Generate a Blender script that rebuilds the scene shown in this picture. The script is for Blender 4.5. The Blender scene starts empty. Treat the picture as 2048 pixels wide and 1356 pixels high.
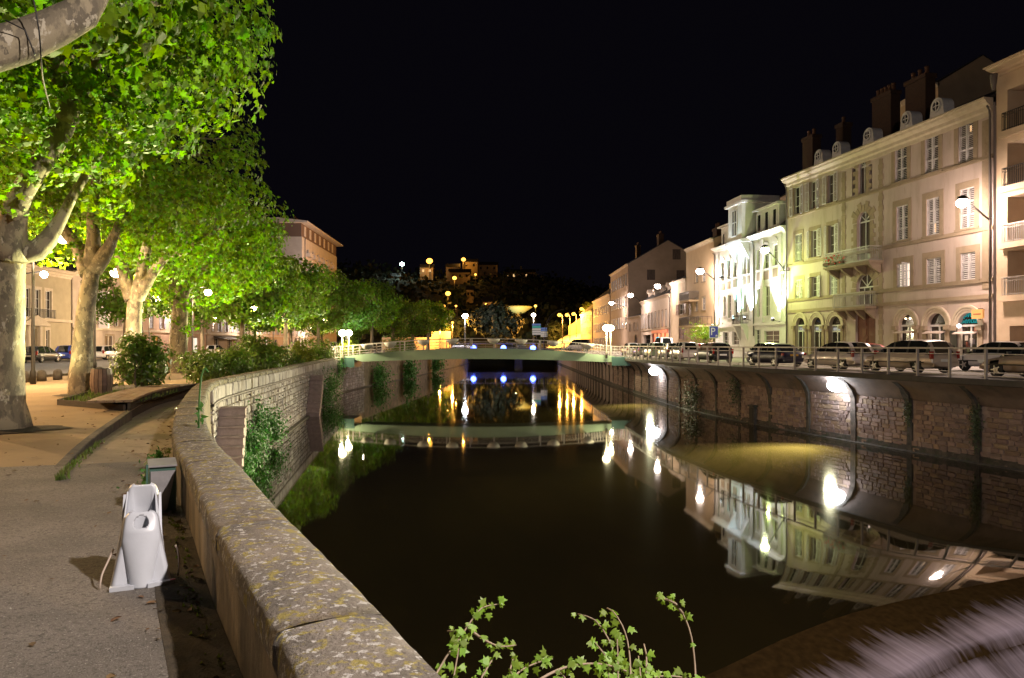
import bpy, math, random
import numpy as np
from mathutils import Vector, Matrix

# ------------------------------------------------------------------ camera, world, exposure
SC = bpy.context.scene
COL = SC.collection
FPX, CXP, YHP, EYE = 1500.0, 1024.0, 690.0, 1.6     # focal length and horizon of the photograph, in its pixels
cam_d = bpy.data.cameras.new('camera'); cam = bpy.data.objects.new('camera', cam_d); COL.objects.link(cam)
cam.location = (0, 0, EYE); cam.rotation_euler = (math.radians(90), 0, 0)
cam_d.sensor_width = 36.0; cam_d.lens = 36.0 * FPX / 2048; cam_d.shift_y = 12 / 2048
cam_d.clip_start = 0.05; cam_d.clip_end = 4000
SC.camera = cam
W = bpy.data.worlds.new('World'); SC.world = W; W.use_nodes = True
wn = W.node_tree; wn.nodes.clear()
wo = wn.nodes.new('ShaderNodeOutputWorld'); wb = wn.nodes.new('ShaderNodeBackground')
wb.inputs[0].default_value = (0.5, 0.42, 0.75, 1); wb.inputs[1].default_value = 0.004   # moonless town night
wn.links.new(wb.outputs[0], wo.inputs[0])
SC.view_settings.view_transform = 'Standard'; SC.view_settings.look = 'None'
SC.view_settings.exposure = 0.0; SC.view_settings.gamma = 1.0; SC.view_settings.use_curve_mapping = False
cy = SC.cycles
cy.use_denoising = True; cy.max_bounces = 6; cy.diffuse_bounces = 2; cy.glossy_bounces = 3
cy.transmission_bounces = 3; cy.transparent_max_bounces = 4; cy.sample_clamp_indirect = 4.0
cy.caustics_reflective = False; cy.caustics_refractive = False; cy.use_light_tree = True

WARM, NEUT, COOL, SODIUM = (1, .74, .45), (1, .87, .76), (.86, .93, 1), (1, .44, .06)
STREET = (1, .80, .68)

def lamp_light(loc, power, col=WARM, radius=.12, spot=None, aim=None, blend=.5, name='lamp_light'):
    d = bpy.data.lights.new(name, 'SPOT' if spot else 'POINT')
    d.energy = power; d.color = col; d.shadow_soft_size = radius
    o = bpy.data.objects.new(name, d); COL.objects.link(o); o.location = loc
    if spot:
        d.spot_size = math.radians(spot); d.spot_blend = blend
        o.rotation_euler = (Vector(aim) - Vector(loc)).to_track_quat('-Z', 'Y').to_euler()
    return o
# the street lamp on the road bridge right behind the photographer (over the weir)
lamp_light((5.4, 0.3, 8.2), 7500, (1, .88, .80), .14)

# ------------------------------------------------------------------ helpers
rng = np.random.default_rng(7); random.seed(7)

def P(px, py, d):
    return ((px - CXP) / FPX * d, d, EYE - (py - YHP) / FPX * d)
def PG(px, py, z=0.0):
    d = (EYE - z) * FPX / (py - YHP); return P(px, py, d)

def M(name, c1, c2=None, scale=6.0, rough=.8, metal=0., bump=0., bscale=40., spec=.5, coat=0., emit=None, estr=0.,
      rnd=0., isl=0., trans=0., c3=None, s3=1.0, t3=(.55, .7), stretch=None, t2=(.36, .64), c4=None, s4=1., t4=(.6, .65)):
    m = bpy.data.materials.new(name); m.use_nodes = True; nt = m.node_tree; N = nt.nodes; L = nt.links
    N.clear(); out = N.new('ShaderNodeOutputMaterial'); b = N.new('ShaderNodeBsdfPrincipled')
    b.inputs['Roughness'].default_value = rough; b.inputs['Metallic'].default_value = metal
    b.inputs['Specular IOR Level'].default_value = spec; b.inputs['Coat Weight'].default_value = coat
    geo = N.new('ShaderNodeNewGeometry'); vec = geo.outputs['Position']
    if stretch:
        mp = N.new('ShaderNodeMapping'); L.new(vec, mp.inputs[0]); mp.inputs['Scale'].default_value = stretch[:3]
        if len(stretch) > 3: mp.inputs['Rotation'].default_value = (0, 0, stretch[3])
        vec = mp.outputs[0]
    def noise(sc, det=5):
        n = N.new('ShaderNodeTexNoise'); n.inputs['Scale'].default_value = sc; n.inputs['Detail'].default_value = det
        n.inputs['Roughness'].default_value = .62; L.new(vec, n.inputs['Vector']); return n.outputs['Fac']
    def ramp(src, a, bb):
        r = N.new('ShaderNodeMapRange'); r.inputs[1].default_value = a; r.inputs[2].default_value = bb; L.new(src, r.inputs[0]); return r.outputs[0]
    def mix(fac, a, bb):
        x = N.new('ShaderNodeMix'); x.data_type = 'RGBA'
        L.new(fac, x.inputs[0])
        for k, v in ((6, a), (7, bb)):
            if isinstance(v, tuple): x.inputs[k].default_value = (*v, 1)
            else: L.new(v, x.inputs[k])
        return x.outputs[2]
    colr = None
    if c2: colr = mix(ramp(noise(scale), *t2), c1, c2)
    if c3: colr = mix(ramp(noise(s3, 6), *t3), colr or c1, c3)
    if c4: colr = mix(ramp(noise(s4, 4), *t4), colr or c1, c4)
    if rnd or isl:
        src = N.new('ShaderNodeObjectInfo').outputs['Random'] if rnd else geo.outputs['Random Per Island']
        k = rnd or isl
        r = N.new('ShaderNodeMapRange'); r.inputs[3].default_value = 1 - k; r.inputs[4].default_value = 1 + k; L.new(src, r.inputs[0])
        h = N.new('ShaderNodeHueSaturation'); L.new(r.outputs[0], h.inputs['Value'])
        r2 = N.new('ShaderNodeMapRange'); r2.inputs[3].default_value = .5 - k * .05; r2.inputs[4].default_value = .5 + k * .05
        L.new(src, r2.inputs[0]); L.new(r2.outputs[0], h.inputs['Hue'])
        if colr is None: h.inputs['Color'].default_value = (*c1, 1)
        else: L.new(colr, h.inputs['Color'])
        colr = h.outputs[0]
    if colr is None: b.inputs['Base Color'].default_value = (*c1, 1)
    else: L.new(colr, b.inputs['Base Color'])
    if bump:
        bp = N.new('ShaderNodeBump'); bp.inputs['Strength'].default_value = min(1, bump); bp.inputs['Distance'].default_value = .03
        L.new(noise(bscale, 6), bp.inputs['Height']); L.new(bp.outputs[0], b.inputs['Normal'])
    if emit:
        b.inputs['Emission Color'].default_value = (*emit, 1); b.inputs['Emission Strength'].default_value = estr
    sh = b.outputs[0]
    if trans:
        t = N.new('ShaderNodeBsdfTranslucent')
        if colr is None: t.inputs[0].default_value = (*c1, 1)
        else:
            g = N.new('ShaderNodeHueSaturation'); g.inputs['Value'].default_value = 1.5; g.inputs['Saturation'].default_value = 1.1
            L.new(colr, g.inputs['Color']); L.new(g.outputs[0], t.inputs[0])
        x = N.new('ShaderNodeMixShader'); x.inputs[0].default_value = trans; L.new(sh, x.inputs[1]); L.new(t.outputs[0], x.inputs[2]); sh = x.outputs[0]
    L.new(sh, out.inputs[0]); return m
_em = {}
def EM(col, s):
    k = (col, s)
    if k not in _em:
        m = bpy.data.materials.new('glow'); m.use_nodes = True; n = m.node_tree; n.nodes.clear()
        o = n.nodes.new('ShaderNodeOutputMaterial'); e = n.nodes.new('ShaderNodeEmission')
        e.inputs[0].default_value = (*col, 1); e.inputs[1].default_value = s; n.links.new(e.outputs[0], o.inputs[0]); _em[k] = m
        m.cycles.emission_sampling = 'NONE' if s < 60 else 'AUTO'
    return _em[k]

def tag(o, label=None, cat=None, group=None, kind=None):
    for k, v in (('label', label), ('category', cat), ('group', group), ('kind', kind)):
        if v: o[k] = v
    return o
def thing(name, label, cat, loc=(0, 0, 0), rz=0., group=None):
    o = bpy.data.objects.new(name, None); COL.objects.link(o); o.location = loc; o.rotation_euler = (0, 0, rz)
    o.empty_display_size = .2; return tag(o, label, cat, group)
def inst(name, mesh, parent=None, loc=(0, 0, 0), rot=(0, 0, 0), scale=(1, 1, 1)):
    o = bpy.data.objects.new(name, mesh); COL.objects.link(o); o.parent = parent
    o.location = loc; o.rotation_euler = rot; o.scale = scale; return o
def copy_tree(o, parent=None):
    c = o.copy(); COL.objects.link(c)
    if parent: c.parent = parent
    for ch in [x for x in o.children]: copy_tree(ch, c)
    return c

class MB:
    def __init__(s): s.v = []; s.f = []; s.mi = []; s.sm = []
    def add(s, vs, fs, mat=0, smooth=False):
        n = len(s.v); s.v += [tuple(p) for p in vs]
        for f in fs: s.f.append([n + i for i in f]); s.mi.append(mat); s.sm.append(smooth)
        return s
    def box(s, x0, x1, y0, y1, z0, z1, mat=0):
        return s.add([(x0, y0, z0), (x1, y0, z0), (x1, y1, z0), (x0, y1, z0), (x0, y0, z1), (x1, y0, z1), (x1, y1, z1), (x0, y1, z1)],
                     [(0, 3, 2, 1), (4, 5, 6, 7), (0, 1, 5, 4), (1, 2, 6, 5), (2, 3, 7, 6), (3, 0, 4, 7)], mat)
    def obox(s, c, size, rz=0., mat=0, taper=1., rx=0.):
        R = Matrix.Rotation(rz, 3, 'Z') @ Matrix.Rotation(rx, 3, 'X'); c = Vector(c); a, b, h = (x / 2 for x in size)
        vs = []
        for z, t in ((-h, 1), (h, taper)):
            for x, y in ((-a, -b), (a, -b), (a, b), (-a, b)): vs.append(c + R @ Vector((x * t, y * t, z)))
        return s.add(vs, [(0, 3, 2, 1), (4, 5, 6, 7), (0, 1, 5, 4), (1, 2, 6, 5), (2, 3, 7, 6), (3, 0, 4, 7)], mat)
    def bar(s, a, b, w, h=None, mat=0):
        a, b = Vector(a), Vector(b); d = (b - a); l = d.length; d.normalize(); h = h or w
        up = Vector((0, 0, 1)) if abs(d.z) < .95 else Vector((0, 1, 0)); u = d.cross(up).normalized(); v = u.cross(d)
        vs = [p + u * i * w / 2 + v * j * h / 2 for p in (a, b) for i, j in ((-1, -1), (1, -1), (1, 1), (-1, 1))]
        return s.add(vs, [(0, 1, 2, 3), (7, 6, 5, 4), (0, 4, 5, 1), (1, 5, 6, 2), (2, 6, 7, 3), (3, 7, 4, 0)], mat)
    def tube(s, pts, rad, n=8, mat=0, cap=True, jit=0.):
        pts = [Vector(p) for p in pts]; m = len(pts)
        if not hasattr(rad, '__len__'): rad = [rad] * m
        vs = []; prev = None
        for i, p in enumerate(pts):
            d = (pts[min(i + 1, m - 1)] - pts[max(i - 1, 0)]).normalized()
            if prev is None:
                a = Vector((1, 0, 0)) if abs(d.x) < .8 else Vector((0, 1, 0)); u = d.cross(a).normalized()
            else: u = (prev - d * prev.dot(d)).normalized()
            prev = u; w = d.cross(u)
            for k in range(n):
                t = 2 * math.pi * k / n; r = rad[i] * (1 + (random.uniform(-jit, jit) if jit else 0))
                vs.append(p + u * math.cos(t) * r + w * math.sin(t) * r)
        fs = [(i * n + k, i * n + (k + 1) % n, (i + 1) * n + (k + 1) % n, (i + 1) * n + k) for i in range(m - 1) for k in range(n)]
        s.add(vs, fs, mat, True)
        if cap:
            base = len(s.v) - len(vs)
            for f in (list(range(n))[::-1], [(m - 1) * n + k for k in range(n)]):
                s.f.append([base + i for i in f]); s.mi.append(mat); s.sm.append(False)
        return s
    def lathe(s, cx, cy, prof, n=14, mat=0, smooth=True):
        vs = [(cx + r * math.cos(2 * math.pi * k / n), cy + r * math.sin(2 * math.pi * k / n), z) for r, z in prof for k in range(n)]
        fs = [(i * n + k, i * n + (k + 1) % n, (i + 1) * n + (k + 1) % n, (i + 1) * n + k) for i in range(len(prof) - 1) for k in range(n)]
        fs += [tuple(range(n))[::-1], tuple((len(prof) - 1) * n + k for k in range(n))]
        return s.add(vs, fs, mat, smooth)
    def sphere(s, c, r, n=12, m=8, mat=0, sz=1.):
        pr = [(max(.001, r * math.sin(math.pi * i / m)), c[2] - r * sz * math.cos(math.pi * i / m)) for i in range(m + 1)]
        return s.lathe(c[0], c[1], pr, n, mat)
    def extr(s, poly, vec, mat=0, smooth=False):
        n = len(poly); v = Vector(vec); vs = [Vector(p) for p in poly]; vs += [p + v for p in vs]
        return s.add(vs, [tuple(range(n))[::-1], tuple(range(n, 2 * n))] + [(i, (i + 1) % n, n + (i + 1) % n, n + i) for i in range(n)], mat, smooth)
    def mesh(s, name, mats):
        me = bpy.data.meshes.new(name); me.from_pydata(s.v, [], s.f)
        for m in (mats if isinstance(mats, (list, tuple)) else [mats]): me.materials.append(m)
        me.polygons.foreach_set('material_index', s.mi); me.polygons.foreach_set('use_smooth', s.sm); me.update(); return me
    def obj(s, name, mats, parent=None, loc=(0, 0, 0), rz=0.):
        return inst(name, s.mesh(name, mats), parent, loc, (0, 0, rz))

def catmull(pts, step=.3):
    out = []; p = [Vector(q) for q in pts]; p = [p[0] * 2 - p[1]] + p + [p[-1] * 2 - p[-2]]
    for i in range(1, len(p) - 2):
        n = max(1, int((p[i + 1] - p[i]).length / step))
        for k in range(n):
            t = k / n; a, b, c, d = p[i - 1:i + 3]
            out.append(.5 * ((2 * b) + (c - a) * t + (2 * a - 5 * b + 4 * c - d) * t * t + (3 * b - a - 3 * c + d) * t ** 3))
    out.append(p[-2]); return out
class Path:
    """2-D polyline by arc length; nrm points to the left of travel."""
    def __init__(s, pts, step=.3):
        s.p = catmull([Vector((a, b)) for a, b in pts], step); s.a = [0.]
        for i in range(1, len(s.p)): s.a.append(s.a[-1] + (s.p[i] - s.p[i - 1]).length)
        s.L = s.a[-1]; s.an = np.array(s.a)
    def at(s, t, off=0.):
        t = min(max(t, 0.), s.L - 1e-4); i = min(int(np.searchsorted(s.an, t, 'right')) - 1, len(s.p) - 2); i = max(i, 0)
        u = (t - s.a[i]) / max(1e-6, s.a[i + 1] - s.a[i]); q = s.p[i].lerp(s.p[i + 1], u); d = s.dir(t)
        return Vector((q.x - d.y * off, q.y + d.x * off))
    def dir(s, t):
        i0 = max(0, min(int(np.searchsorted(s.an, t - .3)), len(s.p) - 2)); i1 = max(i0 + 1, min(int(np.searchsorted(s.an, t + .3)), len(s.p) - 1))
        return (s.p[i1] - s.p[i0]).normalized()
    def ty(s, y):      # arc length where the path reaches depth y
        for i in range(1, len(s.p)):
            if (s.p[i - 1].y - y) * (s.p[i].y - y) <= 0: return s.a[i]
        return s.L
    def tpx(s, px, off=0.):
        for t in np.arange(s.L, 0, -.1):
            q = s.at(t, off)
            if q.y > 1 and CXP + q.x / q.y * FPX >= px: return t
        return 0.

def cloud(name, C, Nn, S, tpl, mat, parent=None, as_mesh=False):
    """leaf-shaped faces: centres, normals, sizes, outline"""
    C = np.asarray(C, float); Nn = np.asarray(Nn, float); S = np.asarray(S, float); n = len(C); k = len(tpl)
    Nn = Nn / (np.linalg.norm(Nn, axis=1, keepdims=True) + 1e-9)
    R = rng.normal(size=(n, 3)); R[:, 2] -= .9
    T = R - Nn * (R * Nn).sum(1, keepdims=True); T /= (np.linalg.norm(T, axis=1, keepdims=True) + 1e-9); B = np.cross(Nn, T)
    t = np.asarray(tpl, float)
    V = C[:, None] + S[:, None, None] * (t[None, :, 0:1] * B[:, None] + t[None, :, 1:2] * T[:, None] + t[None, :, 2:3] * Nn[:, None])
    me = bpy.data.meshes.new(name)
    me.from_pydata(V.reshape(-1, 3).tolist(), [], np.arange(n * k).reshape(n, k).tolist()); me.materials.append(mat); me.update()
    return me if as_mesh else inst(name, me, parent)
PLANE_LEAF = [(0, 0, 0), (.26, .0, -.03), (.5, .1, -.1), (.3, .3, -.02), (.54, .52, -.12), (.2, .56, 0), (0, 1, -.12), (-.2, .56, 0), (-.54, .52, -.12), (-.3, .3, -.02), (-.5, .1, -.1), (-.26, 0, -.03)]
MID_LEAF = [(0, 0, 0), (.5, .2, -.08), (.3, .6, 0), (0, 1, -.1), (-.3, .6, 0), (-.5, .2, -.08)]
OVAL_LEAF = [(0, 0, 0), (.22, .4, -.03), (0, 1, -.08), (-.22, .4, -.03)]
FAR_LEAF = [(0, 0, 0), (.45, .45, -.1), (0, 1, -.1), (-.45, .45, -.1)]
# ------------------------------------------------------------------ materials
WZ = -2.6; RZ = .45                               # water level, right-hand street level
m_water = M('river_water', (.0125, .0092, .0032), (.016, .0115, .0036), .3, rough=.03, bump=.015, bscale=.9, spec=.5, stretch=(1, .35, 1))
m_grit = M('grit_pavement', (.27, .235, .20), (.165, .145, .125), .9, .9, bump=.8, bscale=85, c3=(.12, .105, .09), s3=38, t3=(.50, .64), c4=(.40, .36, .32), s4=55, t4=(.60, .66))
m_path = M('worn_path', (.38, .30, .215), (.28, .225, .165), 1.6, .9, bump=.4, bscale=55, c3=(.10, .085, .06), s3=1.4, t3=(.58, .75))
m_sand = M('sandy_promenade', (.38, .26, .14), (.29, .20, .11), .8, .95, bump=.3, bscale=50, c3=(.16, .12, .08), s3=2.5, t3=(.6, .75))
m_asph = M('asphalt', (.075, .07, .07), (.055, .05, .05), 2, .75, bump=.2, bscale=60)
m_soil = M('soil', (.075, .055, .032), (.04, .03, .018), 9, .95, bump=.8, bscale=45)
m_coping = M('lichen_coping_stone', (.27, .23, .19), (.15, .13, .11), 3.5, .92, bump=.9, bscale=42, c3=(.33, .27, .075), s3=13, t3=(.53, .60), c4=(.52, .49, .46), s4=24, t4=(.575, .615), rnd=.06)
m_wallr = M('stained_render', (.33, .26, .18), (.15, .12, .085), 3.4, .92, bump=.6, bscale=22, c3=(.05, .05, .03), s3=1.6, t3=(.55, .75), stretch=(1, 1, .45))
m_mort = M('lime_mortar', (.44, .38, .355), (.30, .26, .24), 5, .95, bump=.5, bscale=30)
m_stn = [M('rubble_stone', a, b, 3, .9, bump=.7, bscale=16, rnd=.2, stretch=(1, 1, .22), c3=(.16, .11, .055), s3=2.2, t3=(.56, .66), c4=(.58, .52, .52), s4=6, t4=(.53, .60)) for a, b in
         (((.45, .385, .36), (.29, .25, .235)), ((.48, .42, .40), (.32, .28, .265)), ((.38, .31, .27), (.25, .21, .185)))]
m_stns = M('rubble_stone_mass', (.40, .34, .32), (.27, .23, .215), 3, .9, bump=.6, bscale=16, isl=.2, stretch=(1, 1, .22), c3=(.16, .11, .055), s3=2.2, t3=(.56, .66), c4=(.58, .52, .52), s4=6, t4=(.53, .60))
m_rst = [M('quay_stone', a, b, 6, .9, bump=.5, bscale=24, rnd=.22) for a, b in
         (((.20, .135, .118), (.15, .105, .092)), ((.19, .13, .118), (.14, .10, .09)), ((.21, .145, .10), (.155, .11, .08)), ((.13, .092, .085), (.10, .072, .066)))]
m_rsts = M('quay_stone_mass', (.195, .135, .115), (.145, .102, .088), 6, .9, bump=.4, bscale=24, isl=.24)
m_rmort = M('quay_mortar', (.25, .19, .17), (.18, .135, .12), 4, .95, bump=.3, bscale=30)
m_moss = M('mossy_concrete', (.022, .02, .017), (.06, .05, .042), 4, .95, bump=1., bscale=12, c3=(.02, .03, .01), s3=3)
m_moss2 = M('stained_rib', (.09, .068, .056), (.04, .033, .028), 3, .95, bump=1., bscale=12)
m_conc = M('quay_concrete', (.165, .12, .105), (.12, .088, .078), 2, .9, bump=.3, bscale=25, c3=(.07, .06, .055), s3=1.1)
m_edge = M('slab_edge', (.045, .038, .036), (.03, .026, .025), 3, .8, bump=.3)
m_kerb = M('kerb_stone', (.15, .125, .10), (.08, .068, .055), 5, .9, bump=.5, bscale=35)  # kept dark all over to stand in for shade on the path kerb's side
m_blk = M('dark_river_bed', (.02, .016, .012), None, rough=.9)
m_weir = M('wet_weir_rock', (.10, .062, .028), (.035, .024, .013), 5, .3, bump=.9, bscale=14, c3=(.15, .10, .05), s3=9, t3=(.6, .7))
m_foam = M('rushing_water', (.52, .46, .56), (.10, .075, .095), 9, .28, bump=.9, bscale=10, c3=(.75, .70, .78), s3=14, t3=(.60, .70), stretch=(2.2, .16, .3, -.45))  # foam colour tinted purple as if by the lamps
m_steps = M('stair_stone', (.54, .42, .38), (.42, .325, .29), 5, .9, bump=.5, bscale=25)
m_leafw = M('wall_weed_leaf', (.09, .24, .045), (.05, .14, .03), 3, .6, isl=.4, trans=.3)

# ------------------------------------------------------------------ river bed, water, weir
b = MB(); b.add([(-1500, -300, -6.4), (1500, -300, -6.4), (1500, 2500, -6.4), (-1500, 2500, -6.4)], [(0, 1, 2, 3)])
b.obj('ground', m_blk)['kind'] = 'structure'
WP = Path([(-3.4, 3.9), (-1.2, 6.9), (.8, 8.8), (2.5, 10.15), (4.06, 11.45), (5.9, 12.65), (9.35, 14.2), (13, 15.4), (21, 17.6)], .35)
def wz(o): return WZ - (0 if o > 2.2 else .11 * ((2.2 - o) / 2.6) ** 3)
b = MB(); offs = [2.2, 1.8, 1.4, 1.05, .75, .5, .28, .1, -.08, -.25, -.4]; ts = np.linspace(0, WP.L, 60)
vs = []
for i, t in enumerate(ts):
    vs.append((-70 + 140 * i / 59, 330, WZ))
    for o in offs: q = WP.at(t, o); vs.append((q.x, q.y, wz(o)))
k = len(offs) + 1
b.add(vs, [(i * k + j, i * k + j + 1, (i + 1) * k + j + 1, (i + 1) * k + j) for i in range(59) for j in range(k - 1)], 0, True)
b.obj('water', m_water)['kind'] = 'structure'
# weir sill (thin brown water over rock) and the white apron below it
def flow_mat(name):
    m = bpy.data.materials.new(name); m.use_nodes = True; nt = m.node_tree; N = nt.nodes; L = nt.links; N.clear()
    out = N.new('ShaderNodeOutputMaterial'); b = N.new('ShaderNodeBsdfPrincipled'); L.new(b.outputs[0], out.inputs[0])
    uv = N.new('ShaderNodeUVMap'); uv.uv_map = 'flow'
    def ns(sx, sy, sc, det):
        mp = N.new('ShaderNodeMapping'); mp.inputs['Scale'].default_value = (sx, sy, 1); L.new(uv.outputs[0], mp.inputs[0])
        n = N.new('ShaderNodeTexNoise'); n.inputs['Scale'].default_value = sc; n.inputs['Detail'].default_value = det; L.new(mp.outputs[0], n.inputs['Vector']); return n.outputs['Fac']
    at = N.new('ShaderNodeAttribute'); at.attribute_name = 'foam'
    st0 = ns(6.5, .55, 1, 7); st1 = ns(17, 1.6, 1, 5); st2 = ns(.55, .8, 1, 3)
    def mth(op, a, b_): q = N.new('ShaderNodeMath'); q.operation = op; [L.new(v, q.inputs[i]) if not isinstance(v, float) else setattr(q.inputs[i], 'default_value', v) for i, v in enumerate((a, b_))]; return q.outputs[0]
    st = mth('ADD', mth('MULTIPLY', st0, .55), mth('ADD', mth('MULTIPLY', st1, .36), mth('MULTIPLY', st2, .30)))
    ad = N.new('ShaderNodeMath'); ad.operation = 'ADD'; L.new(st, ad.inputs[0]); L.new(at.outputs['Fac'], ad.inputs[1])
    r = N.new('ShaderNodeMapRange'); r.inputs[1].default_value = .74; r.inputs[2].default_value = 1.46; L.new(ad.outputs[0], r.inputs[0])
    rock = N.new('ShaderNodeMix'); rock.data_type = 'RGBA'; L.new(ns(7, 7, 1, 8), rock.inputs[0]); rock.inputs[6].default_value = (.008, .005, .0025, 1); rock.inputs[7].default_value = (.055, .032, .012, 1)
    mx = N.new('ShaderNodeMix'); mx.data_type = 'RGBA'; L.new(r.outputs[0], mx.inputs[0]); L.new(rock.outputs[2], mx.inputs[6]); mx.inputs[7].default_value = (.44, .365, .44, 1)  # purple cast of the lamps is put into the foam colour
    L.new(mx.outputs[2], b.inputs['Base Color']); b.inputs['Roughness'].default_value = .5; b.inputs['Specular IOR Level'].default_value = 0.
    bp = N.new('ShaderNodeBump'); bp.inputs['Strength'].default_value = .6; bp.inputs['Distance'].default_value = .02; L.new(st, bp.inputs['Height']); L.new(bp.outputs[0], b.inputs['Normal']); return m
r2 = random.Random(3)
def flow_sheet(name, rows, mat, nt_):
    ts = np.linspace(0, WP.L, nt_); ph = np.convolve(rng.normal(size=nt_), np.ones(5) / 5, 'same') * 1.4; ph2 = np.convolve(rng.normal(size=nt_), np.ones(9) / 9, 'same') * 1.6; vs = []; fo = []; uvs = []
    for i, t in enumerate(ts):
        for j, (o, z, f) in enumerate(rows):
            q = WP.at(t, o); vs.append((q.x, q.y, z + .035 * ph[i] * max(0, f - .35) + .05 * ph2[max(0, i - j)] * max(0, f - .3))); fo.append(f + (.07 * ph2[i] + .035 * math.sin(t * 1.7 + 2 * math.sin(t * .6))) * (0 < j)); uvs.append((t - o * .35, o))
    k = len(rows); b = MB(); b.add(vs, [(i * k + j, i * k + j + 1, (i + 1) * k + j + 1, (i + 1) * k + j) for i in range(nt_ - 1) for j in range(k - 1)], 0, True)
    o = b.obj(name, mat); o['kind'] = 'structure'; me = o.data
    at = me.attributes.new('foam', 'FLOAT', 'POINT'); at.data.foreach_set('value', fo)
    uv = me.uv_layers.new(name='flow'); li = np.zeros(len(me.loops), int); me.loops.foreach_get('vertex_index', li); uv.data.foreach_set('uv', np.array(uvs)[li].ravel()); return o
m_flow = flow_mat('weir_flow')
flow_sheet('weir_sill', [(-.3, WZ - .10, -.1), (-.6, WZ - .11, -.05), (-.9, WZ - .13, .05), (-1.1, WZ - .15, .16), (-1.35, WZ - .17, .34), (-1.55, WZ - .19, .54), (-1.75, WZ - .21, .60), (-1.85, WZ - .25, .34), (-1.96, WZ - .36, .2)], m_flow, 420)
flow_sheet('water_rapids', [(-1.95, WZ - .34, .2), (-2.08, WZ - .40, .46), (-2.3, WZ - .50, .52), (-3, WZ - .72, .46), (-4, WZ - 1.1, .46), (-5.5, WZ - 1.7, .48), (-8, WZ - 2.6, .5)], m_flow, 520)
# ------------------------------------------------------------------ river edges
LW = Path([(3.2, -2.6), (2.2, -1.2), (1.45, -.15), (.8, .75), (.28, 1.6), (-.207, 2.41), (-.596, 3.147), (-1.0, 3.915), (-1.627, 5.095), (-2.43, 6.69), (-3.35, 8.45),
           (-4.38, 10.7), (-6.0, 14.6), (-8.5, 21.4), (-9.45, 25.9), (-10.6, 34.1), (-12.3, 45.5), (-14.6, 62), (-14.9, 70), (-13.6, 90), (-12.5, 108), (-10.5, 150), (-9.8, 185)], .3)
RW = Path([(22.5, 9), (18.9, 19), (16.9, 25), (14.85, 32.2), (13.65, 36.4), (12.65, 40.6), (11.7, 46.6), (11.15, 52), (10.65, 69), (10.45, 82), (10.4, 105), (10.4, 161), (10.4, 190)], .4)
def strip(path, rows, t0, t1, step, mat, name, kind='structure', smooth=False, parent=None, zf=None):
    """rows: (offset, z) pairs swept along a path"""
    b = MB(); n = max(2, int((t1 - t0) / step)); vs = []
    for i in range(n + 1):
        t = t0 + (t1 - t0) * i / n
        for o, z in rows:
            q = path.at(t, o); vs.append((q.x, q.y, zf(q, o, z) if zf else z))
    k = len(rows)
    b.add(vs, [(i * k + j, i * k + j + 1, (i + 1) * k + j + 1, (i + 1) * k + j) for i in range(n) for j in range(k - 1)], 0, smooth)
    o = b.obj(name, mat, parent)
    if kind: o['kind'] = kind
    return o
def zpath(y):
    if y < 9.4: return 0.
    if y < 18: return -.21 * (y - 9.4) / 8.6
    if y < 30: return -.21
    return max(-.21, -.21 + (y - 30) * .21 / 5) if y < 35 else 0.
strip(LW, [(.40, 0), (.9, 0), (1.4, 0), (1.76, 0)], 0, LW.L, .4, m_path, 'path', zf=lambda q, o, z: zpath(q.y) + .012 * math.sin(q.x * 3 + q.y * 2))
strip(LW, [(1.74, 0), (1.745, .0), (4, 0), (9, 0), (14, 0), (25, 0), (160, 0)], 0, LW.L, .8, m_sand, 'promenade')
tA, tB = LW.ty(9.4), LW.ty(18.3)
# grit pavement in the foreground: a sheet over the sand, ragged far edge
b = MB(); vs = []; n = 60
for i in range(n + 1):
    t = LW.ty(-2.4) + (LW.ty(10.6) - LW.ty(-2.4)) * i / n
    for o in (.41, .9, 1.5, 2.4, 4, 6, 9, 30):
        q = LW.at(t, o); vs.append((q.x, q.y, .016 + (zpath(q.y) if o < 1.7 else 0)))
b.add(vs, [(i * 8 + j, i * 8 + j + 1, i * 8 + j + 9, i * 8 + j + 8) for i in range(n) for j in range(7)])
b.obj('pavement', m_grit)['kind'] = 'structure'
strip(LW, [(.41, .024), (.55, .024), (.72, .022)], LW.ty(1.), LW.ty(6.2), .3, m_soil, 'gutter_soil', zf=lambda q, o, z: z if o < .7 else z - .003)
# kerb that grows out of the pavement along the sloping path
b = MB(); n = 16
kerb = thing('path_kerb', 'low stone kerb rising between the sandy promenade and the sloping path by the wall', 'kerb', (0, 0, 0))
for i in range(9):
    t0, t1 = tA + (tB - tA) * i / 9 + .012, tA + (tB - tA) * (i + 1) / 9 - .012; b = MB(); vs = []
    for t in (t0, (t0 + t1) / 2, t1):
        for o, z in ((1.70, -.45), (1.70, .015), (1.715, .028), (1.83, .03), (1.85, -.2)): q = LW.at(t, o); vs.append((q.x, q.y, z - .04 * (1 - min(1, (t - tA) / 2.5))))
    b.add(vs, [(i * 5 + j, i * 5 + j + 1, i * 5 + j + 6, i * 5 + j + 5) for i in range(2) for j in range(4)] + [(0, 1, 2, 3, 4), (14, 13, 12, 11, 10)])
    b.obj('kerb_stone', m_kerb, kerb)
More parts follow.
